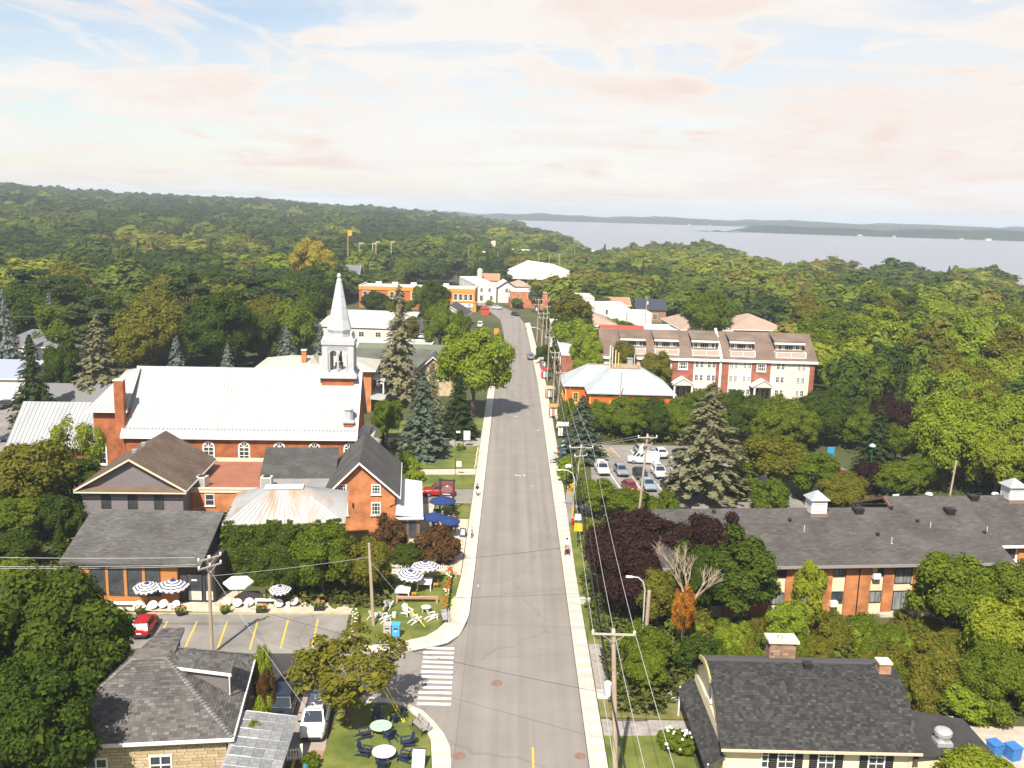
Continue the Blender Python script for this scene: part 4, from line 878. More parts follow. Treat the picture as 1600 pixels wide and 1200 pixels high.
    f = MB().box(15.9, 17.0, 1.6, 2.7, 3.222, 3.5).lathe([(.45, 3.502), (.5, 3.75), (.62, 3.95), (.62, 4.2), (.5, 4.32), (.2, 4.38)], 18, (16.45, 2.15)).build('exhaust_fan', mat('galvanised', (.55, .56, .57), .4, metal=.5), r)
cottage()
M_grey_sh = mat_island('grey_shingle', [(0.0813, 0.08, 0.0781), (0.112, 0.111, 0.106), (0.0969, 0.0938, 0.0938), (0.134, 0.131, 0.125), (0.075, 0.0737, 0.0737)], .9, .3)
M_ochre = mat('ochre_boards', (0.36, 0.15, 0.045), .65, (0.43, .19, .065), 1.2, stretch=(.15, .15, 5))
def cafe():
    r = thing('timber_cafe', 'ochre timber cafe with tall windows under a grey shingle roof', 'cafe', (-43.0, 89.4, 0), radians(1.0))
    body = walls(r, 0, 10.3, 0, 12, -.3, 4.5, M_ochre)
    bd = MB()
    for k in range(3): bd.box(.02, 10.28, -.04, -.003, .12+k*.22, .12+k*.22+.2)
    for x0, x1 in ((0.02, 1.5), (8.75, 10.28)):
        for k in range(16): bd.box(x0, x1, -.04, -.003, .78+k*.22, .78+k*.22+.2)
    for x in (3.3, 5.1, 6.95): bd.box(x-.16, x+.16, -.05, -.003, .78, 4.4)
    stuff(bd.build('cladding_board', M_ochre, r))
    for i, x in enumerate((2.35, 4.15, 5.98, 7.8)):
        o = win(r, x+.05, .75, 1.5, 3.35, y=-.02, fw=.09, frame=M_dark_trim, sill=False)
    for i, x in enumerate((2.4, 4.2)): MB().box(x-.6, x+.6, -.035, -.026, .85, 1.5 if i == 0 else 1.25).build('window_blind', mat('pale_blind', (.5, .53, .42)), r)
    MB().box(10.31, 13.9, .4, 5, -.3, 4.2).build('entrance', mat('entrance_dark', (.05, .042, .042), .7), r)
    for x, w_ in ((11.9, 1.5), (13.35, .9)):
        o = win(r, x, .12, w_, 3.0, y=.36, fw=.09, frame=M_black, sill=False, name='glass_door')
        MB().box(x-w_/2+.1, x+w_/2-.1, .33, .338, .3, 1.25).build('door_film', mat('pale_film', (.45, .48, .38)), r)
    MB().box(11.6, 12.15, .27, .3, 2.35, 2.5).build('small_sign', M_trim, r)
    MB().box(10.8, 14.0, -.4, .38, -.05, .1).build('step', M_walk, r)
    E0, E1, R1, R0 = (-1.15, -.6, 4.35), (12.9, -.6, 4.35), (12.9, 7.8, 7.15), (-1.15, 7.8, 7.15)
    MB().ext([E0, E1, R1, R0], (0, 0, -.22)).build('roof', mat('roof_edge', (.07, .07, .07)), r)
    shingles(r, E0, E1, R1, R0, .46, .24, M_grey_sh, 0, 'shingle', .018, .3, .004, 60)
    MB().ext([(-1.15, 7.8, 7.14), (12.9, 7.8, 7.14), (12.9, 12.5, 5.5), (-1.15, 12.5, 5.5)], (0, 0, -.2)).build('rear_roof', mat('roof_edge', (.07, .07, .07)), r)
    MB().ext([(12.6, -.3, 4.2), (12.6, 7.8, 6.85), (12.6, 12, 5.4), (12.6, 12, 4.2)], (.2, 0, 0)).build('gable', mat('entrance_dark', (.05, .042, .042)), r)
cafe()
M_brown_sh = mat_island('brown_shingle', [(0.105, 0.0744, 0.0558), (0.133, 0.0961, 0.0713), (0.118, 0.0837, 0.062), (0.146, 0.108, 0.0837)], .9, .4)
def grey_house():
    r = thing('grey_gabled_house', 'mauve grey clapboard house with a brown pedimented gable', 'house', (-50.75, 108.9, 0), radians(3.5))
    m = mat('mauve_clapboard', (0.155, .135, .145), .8, (.175, .155, .16), .7)
    walls(r, 0, 11.8, 0, 13, -.3, 6.0, m)
    cl = MB()
    for k in range(24): cl.poly([(.0, -.035, 2.2+k*.16), (11.8, -.035, 2.2+k*.16), (11.8, -.006, 2.36+k*.16), (0, -.006, 2.36+k*.16)])
    stuff(cl.build('clapboard', m, r))
    gable_roof(r, 0, 11.8, -.2, 13.2, 6.0, 9.45, mat('roof_edge', (.07, .07, .07)), .6, 'y', .14, gable=m)
    zl = 6.0-.6*3.45/5.9
    shingles(r, (-.6, -.8, zl+.15), (-.6, 13.8, zl+.15), (5.9, 13.8, 9.6), (5.9, -.8, 9.6), .45, .22, M_brown_sh, 0, 'shingle', .018, .3, .004, 70) if False else None
    shingles(r, (12.4, -.8, zl+.15), (12.4, 13.8, zl+.15), (5.9, 13.8, 9.6), (5.9, -.8, 9.6), .45, .22, M_brown_sh, 0, 'shingle', .018, .3, .004, 71)
    shingles(r, (-.6, 13.8, zl+.15), (-.6, -.8, zl+.15), (5.9, -.8, 9.6), (5.9, 13.8, 9.6), .45, .22, M_brown_sh, 0, 'shingle', .018, .3, .004, 72)
    ct = mat('cream_trim', (.6, .52, .38))
    t = MB()
    for s in (-1, 1):
        e = 5.9+s*6.55
        t.ext([(e, -.92, zl-.1), (5.9, -.92, 9.4), (5.9, -.92, 9.62), (e, -.92, zl+.14)], (0, .115, 0))
    t.box(-.65, 12.45, -.92, -.805, zl-.26, zl-.11); t.build('verge_board', ct, r)
    MB().box(12.4, 12.5, -.8, 13.8, zl-.1, zl+.1).build('gutter', M_trim, r)
    MB().ext([(-.4, -.8, zl-.1), (12.2, -.8, zl-.1), (11.2, -.04, zl+.5), (.6, -.04, zl+.5)], (0, 0, .08)).build('pent_roof', M_brown_sh, r)
    for x in (2.75, 5.85, 8.95):
        o = win(r, x, 3.1, 1.15, 2.1, y=-.03, arch=True, nx=1, ny=2, frame=M_dark_trim, fw=.08)
    for y in (5.0, 8.5): MB().box(-.25, .25, -.25, .25, 0, .35).box(-.32, .32, -.32, .32, .352, .45).build('roof_vent', M_grey_metal, r, (4.7, y, 8.85))
grey_house()
M_ch_brick = mat_brick('church_brick', (0.31, .095, .038), (0.38, .125, .05), (.33, .16, .09))
M_or_brick = mat_brick('orange_brick', (0.45, .165, .062), (0.53, .205, .08), (.48, .26, .14))
def annex():
    r = thing('brick_annex', 'low brick annex with a red flat roof and cream cornice below the church', 'building', (-39.9, 113.0, 0), radians(3.8))
    walls(r, -1, 12.3, 0, 9, -.3, 4.55, M_or_brick)
    MB().box(-1, 12.3, .05, 13.6, 4.56, 4.64).build('roof', mat('red_roof', (.25, .095, .055), .8, (.30, .12, .075), .5), r)
    MB().box(-1.1, 12.5, -.15, .2, 4.3, 4.9).box(-1.15, 12.5, -.22, -.152, 4.72, 4.88).build('cornice', mat('cream_trim', (.6, .52, .38)), r)
    MB().box(-1, 12.3, 13.3, 13.6, 4.642, 5.1).build('parapet', mat('cream_trim', (.6, .52, .38)), r)
    win(r, 3.0, 2.6, 1.15, 1.5, y=-.03, nx=1, ny=2); win(r, 7.2, 2.6, 1.15, 1.5, y=-.03, nx=1, ny=2)
annex()
def ac(label, x, y, z, s=1.0, rot=0.0):
    r = thing('air_conditioner', label, 'air conditioner', (x, y, z), rot)
    b = MB().box(-.6*s, .6*s, -.5*s, .5*s, .08, 1.15*s).build('casing', mat('ac_casing', (.55, .54, .5), .5), r)
    g = MB()
    for k in range(8): g.box(-.52*s, .52*s, -.53*s, -.502*s, .2*s+k*.11*s, .25*s+k*.11*s)
    g.build('grille', M_grey_metal, r)
    MB().lathe([(.42*s, 1.152*s), (.42*s, 1.2*s), (.1*s, 1.22*s)], 14).build('fan', M_black, r)
    return r
ac('beige air conditioner at the left end of the red flat roof', -38.3, 114.6, 4.64, 1.15, radians(-12)); ac('white boxy air conditioner at the right end of the red flat roof', -30.3, 115.2, 4.64, 1.15)
M_drk_sh = mat_island('dark_grey_shingle', [(0.06, 0.0588, 0.0588), (0.078, 0.0762, 0.075), (0.069, 0.0672, 0.0672), (0.09, 0.0876, 0.0852)], .9, .4)
def brick_house():
    r = thing('brick_gable_house', 'orange brick house with a steep dark gable and small paned windows', 'house', (-22.0, 111.9, 0), radians(6))
    walls(r, 0, 8.3, 0, 15, -.3, 5.0, M_or_brick)
    gable_roof(r, 0, 8.3, 0, 15, 5.0, 8.9, mat('roof_edge', (.07, .07, .07)), .55, 'y', .14, gable=M_or_brick, ridge=3.9)
    zl = 5-.55; zl2 = 5-.55*3.9/4.4
    shingles(r, (8.85, -.55, zl2+.15), (8.85, 15.55, zl2+.15), (3.9, 15.55, 9.05), (3.9, -.55, 9.05), .5, .24, M_drk_sh, 0, 'shingle', .018, .3, .004, 80)
    shingles(r, (-.55, 15.55, zl+.15), (-.55, -.55, zl+.15), (3.9, -.55, 9.05), (3.9, 15.55, 9.05), .5, .24, M_drk_sh, 0, 'shingle', .018, .3, .004, 81)
    t = MB()
    t.ext([(-.55, -.68, zl-.08), (3.9, -.68, 8.82), (3.9, -.68, 9.07), (-.55, -.68, zl+.17)], (0, .12, 0)).ext([(8.85, -.68, zl2-.08), (3.9, -.68, 8.82), (3.9, -.68, 9.07), (8.85, -.68, zl2+.17)], (0, .12, 0)).box(8.86, 8.95, -.6, 15.5, zl2-.1, zl2+.12); t.build('verge_board', M_trim, r)
    for x in (1.75, 5.9):
        win(r, x, 4.85, 1.15, 1.3, y=-.03, nx=3, ny=3, fw=.14)
    win(r, 5.9, 2.2, 1.2, 1.65, y=-.03, nx=3, ny=3, fw=.14); win(r, 1.9, 2.2, 1.2, 1.65, y=-.03, nx=1, ny=2, fw=.22)
    MB().tube([(8.25, -.08, 4.9), (8.25, -.08, 3.6), (7.6, -.08, 3.3)], .05, 6).build('downspout', M_black, r)
    MB().box(3.0, 3.15, -.25, -.01, 3.3, 3.75).build('lantern', M_black, r)
    walls(r, -8.6, -.02, 7.2, 13, -.3, 5.0, M_or_brick)
    E = [(-9.3, 7.0, 4.9), (.4, 7.0, 4.9), (.4, 13.2, 7.4), (-9.3, 13.2, 7.4)]
    MB().ext(E, (0, 0, -.15)).build('wing_roof', mat('roof_edge', (.07, .07, .07)), r)
    shingles(r, *E, .5, .24, M_drk_sh, 0, 'shingle', .018, .3, .004, 82)
    MB().ext([(-8.5, 2.6, 4.5), (.0, 2.6, 4.5), (.0, 7.0, 4.85), (-8.5, 7.0, 4.85)], (0, 0, -.15)).build('low_roof', mat('flat_grey', (.2, .195, .195), .9, (.25, .24, .24), .6), r)
    MB().tube([(-6.5, 4.2, 4.6), (-6.5, 4.2, 5.05)], .06, 8).build('vent_pipe', M_grey_metal, r)
    walls(r, -8.4, -.02, 2.8, 7.18, -.3, 4.4, M_or_brick, 'low_wall')
    q = [(8.32, -3.6, 3.05), (12.0, -3.6, 2.85), (12.9, 11.4, 2.85), (9.0, 11.4, 3.05)]
    q = [(8.35, -3.4, 3.35), (11.7, -3.2, 2.9), (11.7, 12.3, 2.9), (8.35, 12.3, 3.35)]
    lm = mat('pale_grey_metal', (.47, .49, .52), .45, (.53, .55, .57), .5)
    MB().ext(q, (0, 0, -.12)).build('lean_to_roof', lm, r); seams(r, (8.35, -3.4, 3.36), (8.35, 12.3, 3.36), (11.7, 12.3, 2.91), (11.7, -3.2, 2.91), 16, lm)
    walls(r, 8.4, 11.3, -2.9, 12, -.3, 2.8, mat('brown_wall', (.13, .1, .085)), 'lean_to_wall')
    for x in (9.2, 10.4): win(r, x, .4, .9, 2.0, y=-2.93, frame=M_dark_trim, sill=False)
    MB().box(8.35, 11.75, -3.5, -3.42, 2.75, 3.0).build('gutter', M_trim, r)
brick_house()
def ivy_house():
    r = thing('ivy_house', 'ivy covered house with a rust streaked metal hip roof', 'house', (-29.3, 94.7, 0), radians(8))
    walls(r, 0, 12, 0, 10.5, -.3, 6.7, M_or_brick)
    m = mat('rusty_metal', (.36, .365, .37), .5, (.33, .20, .10), .35, detail=9, stretch=(1.4, .35, .35), contrast=(.50, .72), spec=.3)
    hip_roof(r, 0, 12, 0, 10.5, 6.8, 8.95, 3.6, 7.4, 5.0, 6.2, m, .35)
    for q, n in ((((-.35, -.35, 6.81), (12.35, -.35, 6.81), (7.4, 5.0, 8.96), (3.6, 5.0, 8.96)), 20), (((12.35, -.35, 6.81), (12.35, 10.85, 6.81), (7.4, 6.2, 8.96), (7.4, 5.0, 8.96)), 18), (((-.35, 10.85, 6.81), (-.35, -.35, 6.81), (3.6, 5.0, 8.96), (3.6, 6.2, 8.96)), 18)): seams(r, *q, n, m)
    MB().box(3.4, 7.6, 4.8, 6.4, 8.98, 9.1).build('ridge_cap', mat('pale_grey_metal', (.47, .49, .52)), r)
    for x in (6.6, 9.5): win(r, x, 1.0, 1.0, 1.5, y=-.06, nx=2, ny=2)
    rs = np.random.RandomState(9); n = 15000
    x = rs.uniform(-.3, 12.2, n); z = rs.uniform(0, 7.15, n); thick = .1+.5*np.abs(np.sin(x*1.3+.7*np.sin(z*1.9))*np.sin(z*1.1+1+.6*np.sin(x*2.3)))+rs.uniform(0, .2, n)
    keep = ~((np.abs(x-6.6) < .6) & (np.abs(z-1.75) < .85)) & ~((np.abs(x-9.5) < .6) & (np.abs(z-1.75) < .85)) & ~((z > 6.75) & (np.sin(x*1.1+2)+.8*np.sin(x*2.9)+.5*np.sin(x*6.1) < .35))
    P = np.stack([x, -thick, z], 1)[keep]
    P2 = np.stack([-rs.uniform(.05, .4, 3000), rs.uniform(0, 6, 3000), rs.uniform(0, 6.9, 3000)], 1)
    P = np.concatenate([P, P2]); Nn = unit(np.concatenate([np.tile([0, -1, .5], (keep.sum(), 1)), np.tile([-1, 0, .5], (3000, 1))])+rs.normal(scale=.45, size=P.shape))
    V, Q = cards(P, Nn, .17, rs); stuff(inst('ivy', np_mesh('ivy', V, Q, L_ivy), r))
L_ivy = mat_leaf('leaf_ivy', [(0.035, .052, .008), (0.056, .08, .011), (.09, .12, .016)], 0.0, .25)
ivy_house()
M_tower = mat('silver_paint', (0.48, .495, .52), .42, (.55, .56, .58), .8, spec=.5, metal=.25)
def church():
    r = thing('brick_church', 'long red brick church with white metal roof and silver steeple', 'church', (-21.7, 129.7, 0), radians(3.8))
    walls(r, -31.4, 0, 0, 16, -.3, 8.0, M_ch_brick)
    gable_roof(r, -31.4, 0, 0, 16, 8.0, 15.9, M_white_metal, .45, 'x', .16, gable=M_ch_brick)
    for a, b, z in ((-31.9, .45, 0),):
        seams(r, (a, -.45, 7.72), (b, -.45, 7.72), (b, 8, 16.07), (a, 8, 16.07), 58, M_white_metal, hgt=.035)
    MB().box(-31.95, .5, -.62, -.452, 7.35, 7.78).box(-31.95, .5, -.3, -.003, 7.2, 7.5).build('cornice', M_trim, r)
    sg = MB()
    for k in range(64): sg.box(-31.5+k*.5, -31.3+k*.5, .25, .33, 8.5, 8.78)
    stuff(sg.build('snow_guard', M_tower, r))
    MB().ext([(.36, -.5, 7.4), (.36, 8, 15.8), (.36, 8, 16.1), (.36, -.5, 7.75)], (.14, 0, 0)).ext([(-31.95, -.5, 7.4), (-31.95, 8, 15.8), (-31.95, 8, 16.1), (-31.95, -.5, 7.75)], (.14, 0, 0)).build('verge', M_trim, r)
    for k in range(6): win(r, -25.0+k*4.87, 3.2, 1.65, 3.75, y=-.03, arch=True, nx=2, ny=5, fw=.2, mw=.09)
    walls(r, -36.2, -31.42, 1.6, 14.4, -.3, 10.9, M_ch_brick, 'chancel_wall')
    c = MB(); E = [(-37.0, .9, 10.95), (-31.3, .9, 10.95), (-31.3, 15, 10.95), (-37, 15, 10.95)]; T = [(-33.2, 7.4, 15.6), (-31.3, 7.4, 15.9), (-31.3, 8.6, 15.9), (-33.2, 8.6, 15.6)]
    c.poly([E[0], E[1], T[1], T[0]]).poly([E[2], E[3], T[3], T[2]]).poly([E[3], E[0], T[0], T[3]]).poly([(p[0], p[1], p[2]-.25) for p in reversed(E)]); c.build('chancel_roof', M_white_metal, r)
    seams(r, (-37, .9, 10.96), (-31.3, .9, 10.96), (-31.3, 7.4, 15.9), (-33.2, 7.4, 15.6), 9, M_white_metal)
    MB().box(-37.05, -31.3, .8, .898, 10.65, 10.98).build('cornice', M_trim, r)
    win(r, -35.2, 3.0, 1.3, 3.3, y=1.57, arch=True, nx=2, ny=3, fw=.18)
    chimney(r, -32.2, .9, -.2, 15.2, 1.25, M_ch_brick, mat('tan_slab', (.62, .53, .42)), 1.1)
    walls(r, -46.5, -36.22, .6, 12, -.3, 5.9, M_ch_brick, 'sacristy_wall')
    MB().ext([(-47.5, -.4, 5.75), (-35.6, -.4, 5.75), (-36.1, 10.5, 9.9), (-49.4, 10.5, 9.9)], (0, 0, .15)).build('sacristy_roof', M_white_metal, r)
    MB().ext([(-49.4, 10.5, 9.9), (-36.1, 10.5, 9.9), (-36.1, 15, 7.5), (-49.4, 15, 7.5)], (0, 0, .15)).build('sacristy_roof', M_white_metal, r)
    seams(r, (-47.5, -.4, 5.91), (-35.6, -.4, 5.91), (-36.1, 10.5, 10.06), (-49.4, 10.5, 10.06), 22, M_white_metal)
    cx, cy_ = -2.9, 8.2
    b = MB().box(cx-2.3, cx+2.3, cy_-2.3, cy_+2.3, 8, 15.1).build('tower_base', M_ch_brick, r)
    MB().box(cx-2.75, cx+2.75, cy_-2.75, cy_+2.75, 15.102, 15.5).lathe([(3.75, 15.502), (3.5, 15.9)], 4, (cx, cy_), 0, pi/4).build('tower_cornice', M_tower, b)
    bf = MB(); z0, z1 = 15.9, 19.6
    for sx in (-1, 1):
        for sy in (-1, 1):
            bf.box(cx+sx*1.85-.42, cx+sx*1.85+.42, cy_+sy*1.85-.42, cy_+sy*1.85+.42, z0, z1)
            bf.box(cx+sx*1.85-.55, cx+sx*1.85+.55, cy_+sy*1.85-.55, cy_+sy*1.85+.55, z0+.001, z0+.3)
            bf.lathe([(.62, z1+.9), (.5, z1+1.0), (.02, z1+2.0)], 8, (cx+sx*1.85, cy_+sy*1.85))
    bf.box(cx-1.9, cx+1.9, cy_-1.9, cy_+1.9, z0, z0+.25)
    for face in range(4):
        ca, sa = cos(face*pi/2), sin(face*pi/2)
        def Tn(x, y, z): return (cx+x*ca-y*sa, cy_+x*sa+y*ca, z)
        for x in (-1.25, 0, 1.25):
            w_ = .14 if x else .16
            bf.tube([Tn(x, -1.98, z0+.25), Tn(x, -1.98, z1-1.0)], w_, 8)
        for s in (-1, 1):
            cxx = s*.64; R_ = .55; n = 8; zz = z1-1.05
            pts = [(cos(pi*k/n)*R_+cxx, zz+sin(pi*k/n)*R_) for k in range(n+1)]
            for (xa, za), (xb, zb) in zip(pts, pts[1:]): bf.ext([Tn(xa, -2.12, za), Tn(xb, -2.12, zb), Tn(xb, -2.12, z1), Tn(xa, -2.12, z1)], Vector(Tn(0, .34, 0))-Vector(Tn(0, 0, 0)))
        bf.ext([Tn(-1.45, -2.12, z1-1.05), Tn(-1.19, -2.12, z1-1.05), Tn(-1.19, -2.12, z1), Tn(-1.45, -2.12, z1)], Vector(Tn(0, .34, 0))-Vector(Tn(0, 0, 0)))
        bf.ext([Tn(1.19, -2.12, z1-1.05), Tn(1.45, -2.12, z1-1.05), Tn(1.45, -2.12, z1), Tn(1.19, -2.12, z1)], Vector(Tn(0, .34, 0))-Vector(Tn(0, 0, 0)))
        bf.ext([Tn(-.09, -2.12, z1-1.05), Tn(.09, -2.12, z1-1.05), Tn(.09, -2.12, z1), Tn(-.09, -2.12, z1)], Vector(Tn(0, .34, 0))-Vector(Tn(0, 0, 0)))
        for k in range(9): bf.obox(Tn(-1.2+k*.3, -2.2, z1-.2), Vector(Tn(.06, 0, 0))-Vector(Tn(0, 0, 0)), Vector(Tn(0, .06, 0))-Vector(Tn(0, 0, 0)), (0, 0, .07))
    bf.box(cx-2.2, cx+2.2, cy_-2.2, cy_+2.2, z1, z1+.35).box(cx-2.38, cx+2.38, cy_-2.38, cy_+2.38, z1+.352, z1+.95)
    t = bf.build('belfry', M_tower, r)
    MB().lathe([(.05, 17.3), (.42, 17.35), (.36, 17.6), (.22, 17.95), (.05, 18.05)], 12, (cx, cy_-.3)).box(cx-.05, cx+.05, cy_-2, cy_+1.9, 18.06, 18.16).build('bell', M_black, t)
    MB().box(cx-.6, cx+.5, cy_-.3, cy_+.4, z0+.26, z0+1.1).tube([(cx+.5, cy_-.6, z0+.3), (cx+.35, cy_-.4, z1-1.5)], .06, 6).build('bell_frame', mat('bronze_dark', (.10, .09, .075)), t)
    s = MB().lathe([(2.1, z1+.97), (1.62, z1+1.3), (1.58, z1+1.9), (1.85, z1+2.4), (1.43, z1+4.0), (.55, z1+8.6), (.30, z1+9.6)], 8, (cx, cy_), 0, pi/8).build('spire', M_tower, r)
    bandz = MB()
    for z, q in ((z1+4.0, 1.44), (z1+5.6, 1.13), (z1+7.2, .82)): bandz.lathe([(q+.015, z-.03), (q+.03, z), (q-.0, z+.03)], 8, (cx, cy_), 0, pi/8)
    bandz.build('spire_band', M_grey_metal, s)
    MB().lathe([(.42, z1+9.4), (.3, z1+9.62), (.22, z1+9.8), (.34, z1+10.1), (.22, z1+10.4), (.05, z1+10.55)], 10, (cx, cy_)).build('finial', M_tower, s)
    MB().box(cx-.05, cx+.05, cy_-.05, cy_+.05, z1+10.5, z1+12.1).box(cx-.42, cx-.052, cy_-.04, cy_+.04, z1+11.4, z1+11.5).box(cx+.052, cx+.42, cy_-.04, cy_+.04, z1+11.4, z1+11.5).build('cross', M_black, s)
    q = MB().box(-1.5, -.25, .8, 2.0, 7.5, 9.6).build('turret_base', M_ch_brick, r)
    MB().box(-1.7, -.05, .6, 2.2, 9.602, 9.9).lathe([(.62, 9.902), (.62, 11.4), (.8, 11.45), (.8, 11.6), (.5, 11.9), (.08, 12.5), (.03, 12.8)], 8, (-.87, 1.4), 0, pi/8).build('turret', M_tower, q)
    walls(r, .02, 1.6, .2, 3.2, -.3, 5.0, M_ch_brick, 'porch_wall'); MB().box(-.1, 2.2, -.2, 3.4, 5.002, 5.25).build('porch_roof', M_white_metal, r)
    walls(r, .02, 1.8, 5, 11.4, -.3, 6.6, M_ch_brick, 'vestibule_wall'); MB().ext([(.02, 4.7, 6.6), (2.3, 4.7, 6.3), (2.3, 11.7, 6.3), (.02, 11.7, 6.6)], (0, 0, .2)).build('vestibule_roof', M_white_metal, r)
    st = MB()
    for k in range(5): st.box(1.85+k*.35, 2.2+k*.35, 5.5, 11, -.1, .85-k*.17)
    st.build('step', M_walk, r)
church()
def presbytery():
    r = thing('presbytery', 'brick presbytery with low grey roof and white columned porch beside the steeple', 'house', (-48.5, 180.5, 0), radians(3))
    walls(r, 0, 21.5, 0, 12, -.3, 8.3, M_or_brick)
    hip_roof(r, 0, 21.5, 0, 12, 8.4, 9.9, 5, 17, 5, 7, mat('pale_felt', (.36, .34, .30), .9, (.42, .40, .36), .4), .9, trim=M_trim)
    chimney(r, 8.2, 2.6, 8.4, 11.6, .9, M_or_brick, M_trim)
    MB().ext([(9.0, 1.5, 8.9), (11.4, 1.5, 8.9), (10.2, 1.5, 10.6)], (0, 4.5, 0)).build('dormer', mat('pale_felt', (.36, .34, .30)), r)
    p = MB().ext([(21.52, -2.5, 3.1), (24.3, -2.5, 2.8), (24.3, 12, 2.8), (21.52, 12, 3.1)], (0, 0, .2)).build('porch_roof', M_tower, r)
    MB().ext([(21.52, 2.0, 6.2), (24.0, 2.0, 5.7), (24.0, 7, 5.7), (21.52, 7, 6.2)], (0, 0, .25)).build('balcony_roof', M_tower, r)
    c = MB()
    for y in (2.3, 6.7): c.lathe([(.16, 3.3), (.13, 5.7)], 10, (23.7, y))
    for y in (-2.2, 2, 6.5, 11): c.lathe([(.18, -.1), (.15, 2.8)], 10, (24.0, y))
    c.build('column', M_trim, r)
    MB().box(23.85, 23.9, 2.3, 6.7, 4.1, 4.16).box(23.85, 23.9, 2.3, 6.7, 3.5, 3.56).build('railing', M_trim, r)
    for x in (14.5, 18): win(r, x, 4.5, 1.1, 1.8, y=-.03, nx=1, ny=2)
presbytery()
def gabled_stone():
    r = thing('stone_gable_house', 'grey shingle house with a fieldstone gable behind the blue spruce', 'house', (-34.0, 203, 0), radians(2))
    M_green = mat_island('green_grey_shingle', [(.085, .095, .08), (.11, .12, .10), (.095, .105, .09)], .9, .3)
    walls(r, 0, 23, 0, 15, -.3, 4.3, mat('grey_stucco', (.30, .27, .25)))
    gable_roof(r, 0, 23, 0, 15, 4.3, 8.2, M_green, .5, 'x', .15)
    walls(r, 12.6, 22.2, -4, -.02, -.3, 4.0, M_stone, 'gable_wall')
    gable_roof(r, 12.6, 22.2, -4, 5, 4.0, 8.4, M_green, .45, 'y', .15, gable=M_stone, trim=M_trim)
    st = MB(); rnd = random.Random(3)
    for k in range(60):
        x = rnd.uniform(13, 21.8); z = rnd.uniform(4.0, 7.9)
        if z < 8.1-abs(x-17.4)*.95: st.box(x-.28, x+.28, -4.1, -4.01, z, z+.3)
    st.build('dark_stone', mat('dark_fieldstone', (.16, .12, .09)), r)
    for x in (15.4, 17.2, 19.0): win(r, x, 3.4, 1.1, 1.9, y=-4.03, nx=2, ny=2)
    for x in (3.2, 6.6): win(r, x, 1.8, 2.3, 1.9, y=-.03, nx=2, ny=2)
    MB().box(9, 10.2, 1, 2, 4, 6.2).build('chimney', M_stone, r)
gabled_stone()
M_motel_sh = mat_island('greige_shingle', [(0.064, 0.059, 0.0575), (0.088, 0.082, 0.079), (0.077, 0.0715, 0.069), (0.104, 0.096, 0.092)], .9, .3)
M_alu = mat('dark_window_frame', (.05, .045, .045), .5)
M_yellow_pane = mat('yellow_board', (.65, .40, .04))
def motel_parts(r, xs, y0, zf, pier, storeys):
    """xs: list of (x0, x1, kind) bays from left; pier = brick, otherwise cream bay with a window per storey"""
    for x0, x1, k in xs:
        if k == 'p': MB().box(x0, x1, y0-.22, y0-.003, -.3, 5.75).build('pier', pier, r)
        else:
            w_ = x1-x0
            for i, zb in enumerate(storeys):
                if k == 'd': win(r, (x0+x1)/2, zb-.75 if i == 0 else zb-.75, w_-.25, 2.1 if i == 0 else 2.35, y=y0-.02, nx=2, ny=1 if i == 0 else 3, fw=.07, frame=M_alu, pane=M_pane2, sill=False)
                else: win(r, (x0+x1)/2, zb+.12, w_-.12, 1.28, y=y0-.02, nx=2, ny=1, fw=.07, frame=M_alu, pane=(M_pane, M_pane2)[(i+int(x0)) % 2], sill=False)
def roof_bits(r, L):
    for k, x, y, z in L:
        if k == 'box': MB().box(-.42, .42, -.42, .42, 0, .3).box(-.5, .5, -.5, .5, .302, .62).build('roof_vent', M_black, r, (x, y, z))
        elif k == 'cap': MB().lathe([(.16, 0), (.18, .25), (.22, .26), (.2, .4)], 10).build('vent_cap', M_black, r, (x, y, z))
        elif k == 'pipe': MB().lathe([(.22, -.05), (.2, .06), (.06, .08), (.06, .7)], 10).build('vent_pipe', M_tower, r, (x, y, z))
        elif k == 'white': MB().lathe([(.25, 0), (.25, .3), (.45, .32), (.3, .5)], 10).build('white_vent', M_trim, r, (x, y, z))
def cupola(r, x, y, z, s=1.0):
    c = MB().box(-.85*s, .85*s, -.85*s, .85*s, 0, 1.45).build('cupola', M_trim, r, (x, y, z))
    MB().box(-.95*s, .95*s, -.95*s, .95*s, -.6, -.005).build('cupola_base', mat('brown_stone', (.2, .15, .12)), c)
    MB().lathe([(1.55*s, 1.452), (1.5*s, 1.52), (.05, 2.35)], 4, (0, 0), 0, pi/4).build('cupola_roof', M_white_metal, c)
    for a in range(4):
        f = MB()
        for k in range(6): f.box(-.6*s, .6*s, -.875*s, -.852*s, .2+k*.2, .3+k*.2)
        f.build('louvre', M_tower, c, (0, 0, 0), a*pi/2)
